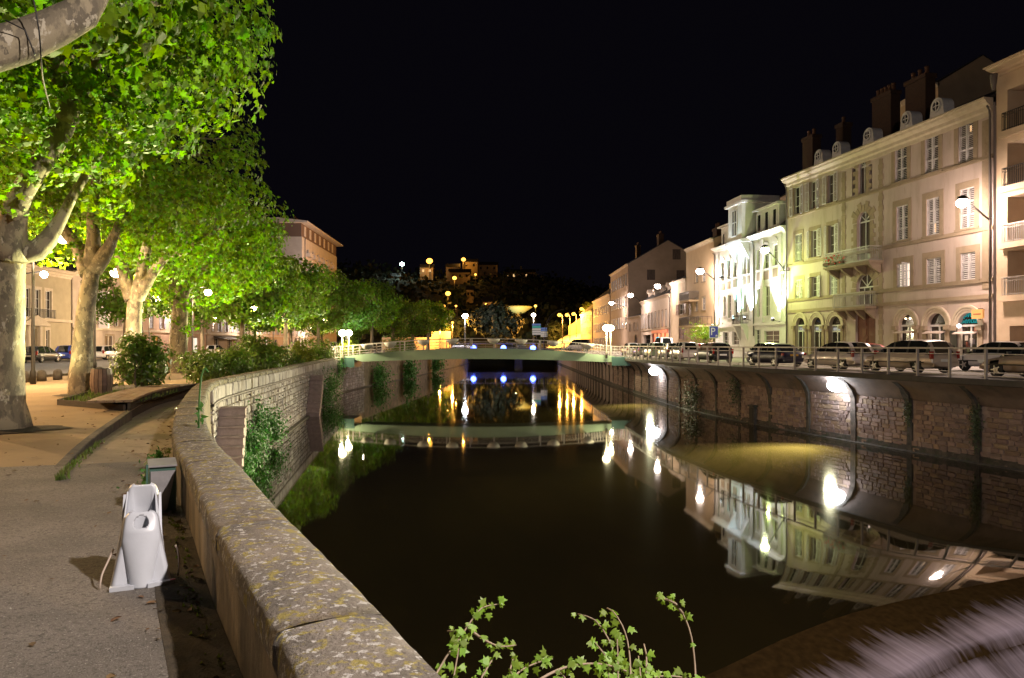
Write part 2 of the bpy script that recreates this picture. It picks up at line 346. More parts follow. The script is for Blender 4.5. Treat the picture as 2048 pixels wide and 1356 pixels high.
# roads and right-hand street
b = MB(); b.add([(-46, 16, .006), (-23.5, 16, .006), (-27, 300, .006), (-46, 300, .006)], [(0, 1, 2, 3)]); b.obj('road', m_asph)['kind'] = 'structure'
b = MB()
for x0, x1, y0, y1 in ((-23.5, -23.2, 16, 110), (-46.2, -46, 16, 200)): b.box(x0, x1, y0, y1, -.05, .12)
b.obj('road_kerb', m_kerb)['kind'] = 'structure'
m_street = M('street_surface', (.30, .26, .235), (.235, .20, .18), 1.2, .8, bump=.2, bscale=50)
strip(RW, [(.80, RZ), (-2, RZ), (-14, RZ), (-30, RZ), (-160, RZ)], 0, RW.L, 1., m_street, 'street')
b = MB(); b.box(-70, 70, 184, 330, -3, .28); b.obj('far_bank', m_asph)['kind'] = 'structure'
b = MB()
for k in range(40):
    t = 6 + k * 2.6; q = RW.at(t, -7.2); d = RW.dir(t); b.obox((q.x, q.y, RZ + .004), (.13, 1.3, .004), math.atan2(d.y, d.x) - math.pi / 2)
b.obj('road_marking', M('road_paint', (.7, .7, .68), (.5, .5, .48), 9, .7))['kind'] = 'structure'

# ------------------------------------------------------------------ masonry
def stone_mesh(mat, seed, name='stone', rough=.05):
    r = random.Random(seed); b = MB(); ring = []
    for x, z in ((.5, .36), (.43, .5), (-.43, .5), (-.5, .36), (-.5, -.36), (-.43, -.5), (.43, -.5), (.5, -.36)):
        ring.append((x + r.uniform(-rough, rough), z + r.uniform(-rough, rough)))
    vs = [(x, .06, z) for x, z in ring] + [(x, -.02, z) for x, z in ring] + [(x * .9, -.045 + r.uniform(-.014, .01), z * .88) for x, z in ring]
    fs = [(i, (i + 1) % 8, 8 + (i + 1) % 8, 8 + i) for i in range(8)] + [(8 + i, 8 + (i + 1) % 8, 16 + (i + 1) % 8, 16 + i) for i in range(8)] + [tuple(range(16, 24))]
    return b.add(vs, fs).mesh(name, mat)
def masonry(path, root, t0, t1, z0, z1, side, protos, massmat, lmean, hmean, gap, nmax, keep_px, skip=None, outs=0.):
    """courses of single stones; the nmax that show largest are parts, the rest one stuff part"""
    r = random.Random(11); st = []; z = z0
    while z < z1 - .06:
        h = min(r.uniform(.72, 1.3) * hmean, z1 - z)
        if z1 - z - h < .1: h = z1 - z
        t = t0 + r.uniform(0, lmean)
        while t < t1:
            l = r.uniform(.45, 1.75) * lmean; q = path.at(t + l / 2, outs); zc = z + h / 2
            if not (skip and skip(t + l / 2, zc)):
                if r.random() < .3 and h > .18:
                    for zz in (z + h * .27, z + h * .77): st.append((t + l / 2, zz, l, h * .46, q))
                else: st.append((t + l / 2, zc, l, h, q))
            t += l
        z += h
    st.sort(key=lambda s: -s[2] * s[3] / (s[4].length ** 2) if CXP + FPX * s[4].x / s[4].y < 2060 and s[4].y > 2 else 1)
    b = MB(); src = protos[0]; sv = [v.co.copy() for v in src.vertices]; sf = [tuple(p.vertices) for p in src.polygons]
    for i, (t, z, l, h, q) in enumerate(st):
        d = path.dir(t); rz = math.atan2(d.y, d.x) + (math.pi if side > 0 else 0); out = r.uniform(-.03, -.012)
        nx, ny = -d.y * side, d.x * side; loc = (q.x + nx * out, q.y + ny * out, z); sc = (l - gap, 1, h - gap)
        if i < nmax:
            o = inst('stone', protos[r.randrange(len(protos))], root, loc, (0, r.uniform(-.03, .03), rz), sc)
        else:
            R = Matrix.Translation(loc) @ Matrix.Rotation(rz, 4, 'Z'); j = r.uniform(.9, 1.1)
            b.add([R @ Vector((v.x * sc[0], v.y * j, v.z * sc[2])) for v in sv], sf)
    if b.v: b.obj('rubble_masonry', massmat, root)['kind'] = 'stuff'

# left river wall
lw = thing('river_wall', 'curving stone river wall with lichen covered coping beside the left promenade', 'wall', (0, 0, 0))
strip(LW, [(.408, -.5), (.408, .37), (.35, .375), (.06, .37), (.045, .36), (.045, -3.2)], .3, LW.L, .3, m_wallr, 'wall_core', None, parent=lw)
t = 1.0; r1 = random.Random(5)
while t < LW.L - 3:
    y = LW.at(t).y; l = r1.uniform(1.0, 1.9) if y < 12 else r1.uniform(1.2, 1.7) if y < 35 else 2.6
    prof = [(-.02, .375), (-.028, .40), (-.025, .485), (0., .518), (.04, .53), (.12, .535), (.20, .537), (.30, .534), (.375, .527), (.405, .51), (.418, .475), (.42, .40), (.412, .375)]
    n = max(2, int(l / .1)) if y < 9 else max(2, int(l / .3)); vs = []; dz = r1.uniform(-.004, .004)
    for i in range(n + 1):
        tt = t + .002 + (l - .004) * i / n
        e = .003 if i in (0, n) else 0
        for j, (o, z) in enumerate(prof):
            q = LW.at(tt, o + (r1.uniform(-.005, .005) if 0 < j < 12 else 0)); vs.append((q.x, q.y, z + dz - (e if j > 2 else 0) + (r1.uniform(-.005, .005) if 3 < j < 10 else 0)))
    k = len(prof); b = MB()
    b.add(vs, [(i * k + j, i * k + j + 1, (i + 1) * k + j + 1, (i + 1) * k + j) for i in range(n) for j in range(k - 1)] + [tuple(range(k)), tuple(n * k + j for j in range(k))[::-1]], 0, True)
    b.obj('coping_stone', m_coping, lw); t += l
tC, tF1, tF2, tBr = LW.ty(20.6), LW.ty(22.9), LW.ty(46.2), LW.ty(66)
pl = [stone_mesh(m_stn[i % 3], i) for i in range(9)]
t = tC; mb = [stone_mesh(m_stn[1], 40 + i, rough=.012) for i in range(4)]
while t < tBr:
    l = r1.uniform(.8, 1.5); q = LW.at(t + l / 2); d = LW.dir(t + l / 2)
    inst('parapet_block', mb[r1.randrange(4)], lw, (q.x, q.y, .165), (0, 0, math.atan2(d.y, d.x)), (l - .02, 1, .40)); t += l
strip(LW, [(.05, -.05), (-.055, -.05), (-.065, -.075), (-.055, -.10), (.05, -.10)], tC, tBr, .4, m_mort, 'string_course', None, parent=lw)
masonry(LW, lw, tC, tBr + 8, WZ - .12, -.11, -1, pl, m_stns, .42, .26, .03, 300, 0)
strip(LW, [(.1, WZ - .5), (.1, WZ + .10), (-.22, WZ + .07), (-.28, WZ - .5)], LW.ty(14), LW.L, .5, m_kerb, 'wall_footing', None, parent=lw)
# stairs down to the water along the wall
def stairs(t_top, ztop, n, tread, rise, label):
    q0 = LW.at(t_top); root = thing('river_stairs', label, 'stairs', (q0.x, q0.y, WZ))
    for i in range(n):
        ta, tb = t_top - tread * (i + 1) - .03, t_top - tread * i; zt = ztop - rise * i; bb = MB(); vs = []
        for tt in (ta, tb):
            for o, z in ((-.02, zt - rise - (.6 if i else .6)), (-.76, zt - rise - .6), (-.76, zt), (-.02, zt)): q = LW.at(tt, o); vs.append((q.x - q0.x, q.y - q0.y, z - WZ))
        bb.add(vs, [(0, 1, 2, 3), (7, 6, 5, 4), (0, 4, 5, 1), (1, 5, 6, 2), (2, 6, 7, 3), (3, 7, 4, 0)])
        na, nb = LW.at(ta - .06, -.80) - q0, LW.at(ta - .06, -.03) - q0; pa, pb = LW.at(tb, -.79) - q0, LW.at(tb, -.03) - q0
        bb.add([(p.x, p.y, zt - WZ + h) for h in (.004, .05) for p in (na, nb, pb, pa)], [(0, 1, 2, 3), (7, 6, 5, 4), (0, 4, 5, 1), (1, 5, 6, 2), (2, 6, 7, 3), (3, 7, 4, 0)])
        bb.obj('step', m_steps, root)
stairs(tF1, -.33, 9, .30, .262, 'nearer flight of stone steps going down the left river wall to the water')
stairs(tF2, -.30, 9, .27, .262, 'farther dark flight of stone steps down the left river wall before the footbridge')

# right river wall with overhanging slab, ribs and stones
rw = thing('quay_wall', 'tall right bank quay wall of small squared stones under an overhanging pavement slab', 'wall', (0, 0, 0))
strip(RW, [(-.02, RZ - .1), (-.02, -3.2)], 0, RW.L, .6, m_rmort, 'wall_core', None, parent=rw)
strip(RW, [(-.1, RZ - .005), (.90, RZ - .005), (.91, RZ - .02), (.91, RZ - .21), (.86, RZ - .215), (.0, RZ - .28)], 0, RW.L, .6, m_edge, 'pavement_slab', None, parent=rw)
strip(RW, [(.86, RZ - .225), (.66, RZ - .36), (.42, RZ - .5), (.2, RZ - .7), (.06, RZ - .95), (.0, RZ - 1.0)], 0, RW.L, .6, m_conc, 'cove', None, True, parent=rw)
ribt = []; t = 3.0
while t < RW.ty(120): ribt.append(t); t += 3.05 + r1.uniform(-.12, .12)
protos_r = [stone_mesh(m_rst[i % 4], 60 + i, rough=.035) for i in range(12)]
ks = lambda t, z: any(abs(t - a) < .18 for a in ribt)
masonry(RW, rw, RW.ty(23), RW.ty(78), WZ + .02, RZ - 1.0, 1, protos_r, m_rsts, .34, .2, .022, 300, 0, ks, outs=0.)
for a in ribt:
    b = MB(); dq = r1.uniform(-.035, .03); prof = [(-.02, -3.1), (.06 + dq, -3.1), (.06 + dq, -1.6), (.065 + dq, -1.0), (.11, -.68), (.26, -.36), (.46, -.08), (.7, .10), (.78, .165), (-.02, .165)]; w = r1.uniform(.05, .15); vs = []
    for s in (-w, w):
        for o, z in prof: q = RW.at(a + s + r1.uniform(-.05, .05), o); vs.append((q.x, q.y, z))
    n = len(prof); b.add(vs, [tuple(range(n)), tuple(range(n, 2 * n))[::-1]] + [(i, n + i, n + (i + 1) % n, (i + 1) % n) for i in range(n)])
    b.obj('rib', m_moss if r1.random() < .6 else m_moss2, rw)
strip(RW, [(.0, WZ + .30), (.03, WZ + .27), (.035, WZ + .06), (.13, WZ + .03), (.16, WZ - .4)], 0, RW.L, .5, m_moss, 'wall_footing', None, parent=rw)
# ivy hanging on ribs, bushes on both walls
def weed(path, t, off, z, r, n, label, side=-1, sz=.09, mat=None, group='plants growing on the river walls', h=1.):
    n = int(n * 2.2); sz = sz * 1.15
    q = path.at(t, off); C = rng.normal(size=(n, 3)) * np.array([.42, .42, .42 * h]) * r; d = path.dir(t); nrm = Vector((-d.y * side, d.x * side, 0))
    root = thing('wall_plant', label, 'plant', (q.x, q.y, z), 0, group)
    dep = C @ np.array(nrm); C = C - np.outer(dep, np.array(nrm)) + np.outer(np.abs(dep) * .8 + .02, np.array(nrm))
    N = rng.normal(size=(n, 3)) + np.array(nrm) * 1.6 + np.array([0, 0, .8])
    cloud('foliage', C, N, rng.uniform(.6, 1.3, n) * sz, FAR_LEAF, mat or m_leafw, root)
    b = MB()
    for k in range(4):
        e = C[rng.integers(n)]; b.tube([(0, 0, -r * .3 * h), tuple(e * .5), tuple(e)], [.012, .009, .004], 5)
    b.obj('stem', M_stem, root)
M_stem = M('green_stem', (.10, .09, .05), rough=.8)
g = weed; m_ivy = M('ivy_leaf', (.025, .05, .012), (.04, .045, .02), 3, .7, isl=.5)
g(LW, LW.ty(26.5), -.1, -2.1, 1.0, 900, 'largest clump of green weeds at the foot of the left wall between the two stairs')
g(LW, LW.ty(28.6), -.05, -1.5, .75, 520, 'tall green weed clump climbing the left wall right of the nearer stairs', h=1.4)
g(LW, LW.ty(24.2), -.35, -2.35, .7, 420, 'low green weeds by the water beside the bottom of the nearer stairs')
g(LW, LW.ty(31.5), -.05, -1.9, .8, 420, 'sparse green plants on the left wall in the middle between the stairs')
g(LW, LW.ty(52), -.1, -1.8, 1.5, 800, 'green weeds at the water just beyond the farther stairs')
g(LW, LW.ty(57), -.05, -1.3, 1.1, 420, 'weeds on the wall between the farther stairs and the footbridge')
g(LW, LW.ty(63), -.05, -.3, .8, 320, 'ivy tuft hanging below the coping beside the footbridge end', h=1.6)
g(LW, LW.ty(78), -.3, -1.6, 1.7, 700, 'dark bush growing on the wall under the left end of the footbridge', sz=.16)
g(LW, LW.ty(92), -.4, -1.5, 2.0, 700, 'second dark bush on the left wall past the footbridge', sz=.2)
g(LW, LW.ty(112), -.5, -1.2, 2.2, 700, 'farthest dark bush on the left wall near the road bridge', sz=.22)
g(LW, LW.ty(8.3), .52, .12, .26, 170, 'small green weeds at the foot of the parapet beside the metal box', side=1, sz=.05)
g(LW, LW.ty(9.6), .52, .1, .22, 90, 'tiny weeds at the foot of the parapet past the metal box', side=1, sz=.05)
g(RW, RW.ty(46.5), .25, -1.6, 1.15, 420, 'pale bush growing from the foot of the right quay wall', 1, .09, m_ivy)
g(RW, RW.ty(41.0), .1, -.75, .6, 260, 'dark creeper under the slab of the right quay wall', 1, .08, m_ivy, h=2.0)
g(RW, ribt[int(np.argmin([abs(RW.at(a).y - 26.9) for a in ribt]))], .06, -1.1, .24, 330, 'creeper on the dark rib of the right quay wall nearest the frame edge', 1, .055, m_ivy, h=4.6)
g(RW, ribt[int(np.argmin([abs(RW.at(a).y - 29.9) for a in ribt]))], .06, -.9, .2, 240, 'creeper on the second dark rib of the right quay wall from the frame edge', 1, .05, m_ivy, h=4.2)
# dark drain mouth at the foot of the right wall
q = RW.at(RW.ty(39.3), .12); b = MB(); d = RW.dir(RW.ty(39.3)); rz = math.atan2(d.y, d.x)
b.obox((0, 0, 0), (.5, .16, 1.0)); b.obox((0, .05, .05), (.34, .12, .8), 0, 1); b.obox((0, .02, .54), (.62, .26, .09), 0, 0)
tag(b.obj('drain_post', [m_moss, m_blk], None, (q.x, q.y, WZ + .45), rz), 'dark drain box standing in the water against the right quay wall', 'drain')
# ------------------------------------------------------------------ buildings
m_plast = M('cream_render', (.45, .36, .325), (.40, .315, .28), .8, .9, bump=.2, bscale=12, c3=(.33, .265, .22), s3=1.1, t3=(.52, .75), c4=(.30, .24, .20), s4=3.2, t4=(.6, .78), stretch=(1, 1, .22))
m_stone = M('tan_dressed_stone', (.31, .235, .165), (.25, .19, .13), 2, .9, bump=.25, bscale=20, c3=(.22, .16, .10), s3=3, t3=(.6, .75))
m_corn = M('cornice_stone', (.50, .42, .33), (.42, .34, .26), 2, .85, bump=.15, bscale=20)
m_white = M('white_paint', (.66, .63, .63), (.56, .54, .55), 6, .55, bump=.06)
m_shut = M('shutter_paint', (.56, .53, .54), (.48, .45, .46), 5, .6)
m_glass = M('dark_pane', (.018, .017, .018), None, rough=.06, spec=.8)
m_glass2 = M('curtained_pane', (.13, .10, .09), (.05, .04, .04), 3, .12, stretch=(9, 9, .4))
m_slate = M('slate_roof', (.03, .028, .03), (.018, .017, .02), 6, .6, bump=.5, bscale=14)
m_brick = M('chimney_brick', (.055, .026, .017), (.035, .018, .012), 8, .9, bump=.4, bscale=30)
m_pot = M('clay_pot', (.08, .032, .015), rough=.8)
m_wood = M('red_brown_door', (.15, .042, .02), (.10, .03, .016), 3, .7, bump=.1, stretch=(8, 8, .6))
m_iron = M('iron_railing', (.34, .31, .30), rough=.5, metal=.3)
m_dark = M('dark_iron', (.03, .028, .028), rough=.5, metal=.4)
m_pipe = M('drain_pipe', (.10, .085, .08), rough=.5)
m_lit = EM((1, .60, .28), 1.6); m_litw = EM((1, .84, .66), 1.3); m_litr = EM((1, .25, .12), .9)

class Fac:
    """a facade line seen from the river; local x along it (left to right as seen), y into the building"""
    def __init__(s, PL, PR, name, label, z0=RZ, cat='building'):
        s.PL, s.PR = Vector(PL), Vector(PR); d = s.PR - s.PL; s.W = d.length; s.u = d / s.W; s.rz = math.atan2(d.y, d.x); s.z0 = z0
        s.root = thing(name, label, cat, (PL[0], PL[1], z0), s.rz); s.cache = {}
    def s_(s, px):
        r = (px - CXP) / FPX; a = s.PL; den = s.u.x - r * s.u.y; return (r * a.y - a.x) / den
    def d_(s, px): return s.PL.y + s.u.y * s.s_(px)
    def fz(s, px, py): return s.s_(px), EYE - (py - YHP) * s.d_(px) / FPX - s.z0
    def rect(s, x0, x1, y0, y1):
        xm = (x0 + x1) / 2; return (s.s_(x0), s.s_(x1), s.fz(xm, y1)[1], s.fz(xm, y0)[1])
    def w(s, x, y, z): q = s.PL + s.u * x + Vector((-s.u.y, s.u.x)) * y; return (q.x, q.y, z + s.z0)

def wall(F, H, holes, mat, arches=(), s0=0., s1=None, th=.32, z0=0., y=0., name='wall', back=None):
    """front wall with real openings; arches: (s0, s1, z0, zspring) with a half-round head"""
    s1 = F.W if s1 is None else s1; b = MB()
    hs = [tuple(h) for h in holes] + [(a, c, z, zs + (c - a) / 2) for a, c, z, zs in arches]
    xs = sorted({s0, s1, *[min(max(h[0], s0), s1) for h in hs], *[min(max(h[1], s0), s1) for h in hs]})
    zs = sorted({z0, H, *[min(max(h[2], z0), H) for h in hs], *[min(max(h[3], z0), H) for h in hs]})
    for i in range(len(xs) - 1):
        for j in range(len(zs) - 1):
            xm, zm = (xs[i] + xs[i + 1]) / 2, (zs[j] + zs[j + 1]) / 2
            if any(h[0] < xm < h[1] and h[2] < zm < h[3] for h in hs): continue
            b.add([(xs[i], y, zs[j]), (xs[i + 1], y, zs[j]), (xs[i + 1], y, zs[j + 1]), (xs[i], y, zs[j + 1])], [(0, 1, 2, 3)])
    for a, c, z, q in holes:
        b.add([(x, yy, zz) for yy in (y, y + th) for x, zz in ((a, z), (c, z), (c, q), (a, q))], [(0, 4, 5, 1), (1, 5, 6, 2), (2, 6, 7, 3), (3, 7, 4, 0)])
    for a, c, z, zsp in arches:
        r = (c - a) / 2; m = (a + c) / 2; n = 14; zt = zsp + r
        pt = [(m - r * math.cos(math.pi * k / n), zsp + r * math.sin(math.pi * k / n)) for k in range(n + 1)]
        for k in range(n):
            (xa, za), (xb, zb) = pt[k], pt[k + 1]
            b.add([(xa, y, za), (xb, y, zb), (xb, y, zt), (xa, y, zt)], [(0, 1, 2, 3)])
            b.add([(xa, y, za), (xb, y, zb), (xb, y + th, zb), (xa, y + th, za)], [(0, 1, 2, 3)], 0, True)
        b.add([(x, yy, zz) for x in (a, c) for yy, zz in ((y, z), (y + th, z), (y + th, zsp), (y, zsp))], [(0, 1, 2, 3), (4, 5, 6, 7)])
    return b.obj(name, mat, F.root)

def body(F, H, depth, mat, name='side_wall', y0=.02, ext=0.):
    b = MB(); w = F.W
    b.add([(0, y0, 0), (0, depth, 0), (0, depth, H), (0, y0, H), (w, y0, 0), (w, depth, 0), (w, depth, H), (w, y0, H)],
          [(0, 1, 2, 3), (5, 4, 7, 6), (1, 5, 6, 2)])
    b.add([(0, .4, 0), (w, .4, 0), (w, .4, H - .03), (0, .4, H - .03)], [(0, 1, 2, 3)])
    return b.obj(name, mat, F.root)

def leaf_shutter(w, h):
    b = MB(); f = .055; b.box(-w / 2, -w / 2 + f, -.02, .02, -h / 2, h / 2); b.box(w / 2 - f, w / 2, -.02, .02, -h / 2, h / 2)
    for k in range(4):
        z = -h / 2 + f / 2 + (h - f) * k / 3; b.box(-w / 2 + f, w / 2 - f, -.018, .018, z - f / 2, z + f / 2)
    n = max(6, int(h / .11))
    for k in range(n):
        z = -h / 2 + h * (k + .5) / n; b.add([(-w / 2 + f, -.014, z - .03), (w / 2 - f, -.014, z - .03), (w / 2 - f, .014, z + .03), (-w / 2 + f, .014, z + .03)], [(0, 1, 2, 3)])
    return b
def window(F, r, kind='shut', sur=.2, glass=None, shmat=None, surm=None, y=0., sill=True, dep=.2, lit=None, mull=(1, 2)):
    a, c, z0, z1 = r; w, h = c - a, z1 - z0; cx, cz = (a + c) / 2, (z0 + z1) / 2; key = (round(w, 1), round(h, 1), mull)
    if ('f', key) not in F.cache:
        b = MB(); f = .06
        b.box(-w / 2, -w / 2 + f, -.03, .03, -h / 2, h / 2); b.box(w / 2 - f, w / 2, -.03, .03, -h / 2, h / 2)
        b.box(-w / 2 + f, w / 2 - f, -.03, .03, -h / 2, -h / 2 + f); b.box(-w / 2 + f, w / 2 - f, -.03, .03, h / 2 - f, h / 2)
        for k in range(mull[0]): x = -w / 2 + w * (k + 1) / (mull[0] + 1); b.box(x - .035, x + .035, -.026, .026, -h / 2 + f, h / 2 - f)
        for k in range(mull[1]): z = -h / 2 + h * (k + 1) / (mull[1] + 1); b.box(-w / 2 + f, w / 2 - f, -.018, .018, z - .016, z + .016)
        F.cache['f', key] = b.mesh('window', m_white)
        b = MB(); b.box(-w / 2, w / 2, .0, .012, -h / 2, h / 2); F.cache['p', key] = b.mesh('pane', m_glass)
    o = inst('window', F.cache['f', key], F.root, (cx, y + dep, cz))
    p = inst('pane', F.cache['p', key], o)
    gm = lit or glass
    if gm: p.material_slots[0].link = 'OBJECT'; p.material_slots[0].material = gm
    if kind in ('shut', 'open', 'ajar'):
        k2 = ('s', round(w / 2, 2), round(h, 2), id(shmat))
        if k2 not in F.cache: F.cache[k2] = leaf_shutter(w / 2 - .01, h).mesh('shutter', shmat or m_shut)
        if kind == 'shut':
            for s in (-1, 1): inst('shutter', F.cache[k2], o, (s * w / 4, -dep + .06, 0))
        elif kind == 'ajar':
            inst('shutter', F.cache[k2], o, (-w / 4, -dep + .06, 0)); inst('shutter', F.cache[k2], o, (w / 2 + .02, -dep - w / 4 + .02, 0), (0, 0, math.radians(80)))
        else:
            for s in (-1, 1): inst('shutter', F.cache[k2], o, (s * (w * .75 + .01), -dep - .05, 0))
    if sur:
        b = MB(); e = .025
        for x0, x1, za, zb in ((-w / 2 - sur, -w / 2, -h / 2, h / 2 + sur * 1.2), (w / 2, w / 2 + sur, -h / 2, h / 2 + sur * 1.2), (-w / 2, w / 2, h / 2, h / 2 + sur * 1.2)):
            b.box(x0, x1, -dep - e, -dep - .001, za, zb)
        b.obj('window_surround', surm or m_stone, o)
    if sill:
        b = MB(); b.box(-w / 2 - sur - .02, w / 2 + sur + .02, -dep - .1, -dep + .05, -h / 2 - .12, -h / 2 - .001); b.obj('window_sill', surm or m_stone, o)
    return o
def band(F, z, h, out, mat, s0=0., s1=None, name='string_course', y=0.):
    b = MB(); s1 = F.W if s1 is None else s1; b.box(s0, s1, y - out, y - .001, z, z + h * .55); b.box(s0, s1, y - out * .6, y - .001, z + h * .55 + .001, z + h); return b.obj(name, mat, F.root)
def cornice(F, z, h, out, mat, s0=0., s1=None):
    b = MB(); s1 = F.W if s1 is None else s1; pr = [(0, 0), (-.1, 0), (-.13, .25), (-.3, .35), (-.34, .55), (-.75, .72), (-.8, .85), (-1, .9), (-1, 1), (0, 1)]
    b.extr([(s0, y * out, z + q * h) for y, q in pr], (s1 - s0, 0, 0)); return b.obj('cornice', mat, F.root)
def roof(F, H, depth, rise, over=.3, gable=True, mat=None, gm=None, ridge=.5, s0=0., s1=None, hips=0.):
    s1 = F.W if s1 is None else s1; b = MB(); ym = depth * ridge
    e = .1
    b.add([(s0 - .1, -over, H), (s1 + .1, -over, H), (s1 + .1 - hips, ym, H + rise), (s0 - .1 + hips, ym, H + rise), (s0 - .1, depth + over, H), (s1 + .1, depth + over, H)],
          [(0, 1, 2, 3), (3, 2, 5, 4), (0, 3, 4), (1, 5, 2)], 0)
    if gable and not hips:
        b.add([(x + e_, y, z) for x, e_ in ((s1, .125), (s0, -.125)) for y, z in ((.03, H - .5), (depth - .03, H - .5), (depth - .03, H - .02), (ym, H + rise - .12), (.03, H - .02))], [(0, 1, 2, 3, 4), (9, 8, 7, 6, 5)], 1)
    return b.obj('roof', [mat or m_slate, gm or m_plast], F.root)
def chimney(F, s, y, z0, w, dp, h, npots, roofo=None):
    b = MB(); b.box(s - w / 2, s + w / 2, y - dp / 2, y + dp / 2, z0, z0 + h - .3); b.box(s - w / 2 - .08, s + w / 2 + .08, y - dp / 2 - .08, y + dp / 2 + .08, z0 + h - .3, z0 + h)
    o = b.obj('chimney', m_brick, roofo or F.root)
    for k in range(npots):
        x = s + w * ((k + .5) / npots - .5); bb = MB(); bb.lathe(x, y, [(.15, z0 + h), (.13, z0 + h + .45), (.17, z0 + h + .5), (.16, z0 + h + .58)], 8); bb.obj('chimney_pot', m_pot, o if not roofo else F.root)
    return o
def railing(F, s0, s1, y0, y1, z, h, mat, step=.13, name='balcony_railing', arch=False):
    b = MB(); pts = [(s0, y1), (s0, y0), (s1, y0), (s1, y1)]
    for (xa, ya), (xb, yb) in zip(pts, pts[1:]):
        if abs(xb - xa) + abs(yb - ya) < .05: continue
        b.bar((xa, ya, z + h), (xb, yb, z + h), .05, .04); b.bar((xa, ya, z + .08), (xb, yb, z + .08), .03); b.bar((xa, ya, z + h * .82), (xb, yb, z + h * .82), .02)
        n = max(1, int(math.hypot(xb - xa, yb - ya) / step))
        for k in range(n + 1): t = k / n; b.bar((xa + (xb - xa) * t, ya + (yb - ya) * t, z), (xa + (xb - xa) * t, ya + (yb - ya) * t, z + h), .022)
    return b.obj(name, mat, F.root)
def text(name, body_, mat, parent, loc, size, rot=(math.pi / 2, 0, 0), ext=.012, shear=0., align='CENTER', spacing=1.):
    c = bpy.data.curves.new(name, 'FONT'); c.body = body_; c.size = size; c.extrude = ext; c.shear = shear; c.align_x = align; c.space_line = spacing; c.resolution_u = 2
    c.materials.append(mat); tmp = bpy.data.objects.new(name, c); COL.objects.link(tmp); bpy.context.view_layer.update(); me = bpy.data.meshes.new_from_object(tmp.evaluated_get(bpy.context.evaluated_depsgraph_get())); bpy.data.objects.remove(tmp)
    o = bpy.data.objects.new(name, me); COL.objects.link(o); o.parent = parent; o.location = loc; o.rotation_euler = rot; return o
def pipe(F, s, z0, z1, y=-.1, r=.055):
    b = MB(); b.tube([(s, y, z0), (s, y, z1 - .5), (s, y - .05, z1 - .2), (s, y - .2, z1)], r, 8); return b.obj('drain_pipe', m_pipe, F.root)

# ---- big stone town house (right)
F = Fac((23.4, 63.8), (27.4, 42.7), 'stone_town_house', 'grand cream and stone house with three ground floor arches on each side of its door')
B2 = F; H = 15.0; holes = []; wins = []
for x0, x1, y0, y1 in ((1790, 1814, 291, 362), (1850, 1877, 270, 345), (1917, 1947, 244, 326), (1793, 1816, 411, 480), (1853, 1879, 396, 470), (1920, 1949, 376, 456),
                       (1794, 1820, 526, 574), (1853, 1882, 516, 568), (1921, 1951, 505, 560)): wins.append((F.rect(x0, x1, y0, y1), 'shut'))
for x0, x1, y0, y1, k in ((1588, 1602, 373, 430, 'open'), (1620, 1634, 362, 420, 'open'), (1655, 1670, 348, 405, 'open'), (1590, 1604, 468, 523, 'shut'), (1622, 1637, 460, 514, 'open'),
                          (1657, 1672, 450, 508, 'open'), (1591, 1605, 559, 598, 'shut'), (1623, 1637, 553, 594, 'open'), (1659, 1675, 548, 589, 'shut')): wins.append((F.rect(x0, x1, y0, y1), k))
arch = []
for x0, x1 in ((1592, 1610), (1624, 1644), (1659, 1682), (1797, 1829), (1855, 1892), (1916, 1957)):
    a, c = F.s_(x0), F.s_(x1); arch.append((a, c, .05, F.fz((x0 + x1) / 2, 651)[1]))
mA1 = (F.s_(1713), F.s_(1747), F.fz(1730, 609)[1], F.fz(1730, 548)[1] - (F.s_(1747) - F.s_(1713)) / 2)
mA2 = (F.s_(1714), F.s_(1740), F.fz(1727, 520)[1], F.fz(1727, 423)[1] - (F.s_(1740) - F.s_(1714)) / 2)
mA3 = (F.s_(1717), F.s_(1732), F.fz(1725, 388)[1], F.fz(1725, 321)[1] - (F.s_(1732) - F.s_(1717)) / 2)
sd = [(F.s_(1704), F.s_(1711), F.fz(1707, 391)[1], F.fz(1707, 336)[1]), (F.s_(1738), F.s_(1744), F.fz(1741, 378)[1], F.fz(1741, 328)[1])]
door = (F.s_(1711), F.s_(1751), .05, F.fz(1731, 616)[1])
wall(F, H, [w[0] for w in wins] + [door] + sd, m_plast, arch + [mA1, mA2, mA3]); body(F, H, 11, m_plast)
lits = {6: m_lit}
for i, (r, k) in enumerate(wins):
    o = window(F, r, k, sur=.34 if i < 9 else .26, glass=m_glass2 if i % 3 else None, lit=m_litw if i == 6 else None)
    for c in o.children:
        if c.name.startswith('shutter') and k == 'open': c.rotation_euler = (0, 0, random.uniform(-.35, .35)); c.location.y -= .08
    if i in (6,):
        for ch in [c for c in o.children if c.name.startswith('shutter')][1:]:
            ch.rotation_euler = (0, 0, math.radians(-70)); ch.location.x += .1; ch.location.y -= .3
# small lit slots behind two shutters
for i, dx, dz, h in ((2, .28, .75, .35), (4, .1, -.75, .55)):
    r = wins[i][0]; b = MB(); b.box((r[0] + r[1]) / 2 + dx - .07, (r[0] + r[1]) / 2 + dx + .07, .085, .09, (r[2] + r[3]) / 2 + dz - h / 2, (r[2] + r[3]) / 2 + dz + h / 2); b.obj('lit_slot', m_lit, F.root)
for y in (313, 456, 560, 593): band(F, F.fz(1985, y)[1] - .08, .24, .09, m_stone)
cornice(F, H - .75, 1.0, .62, m_corn)
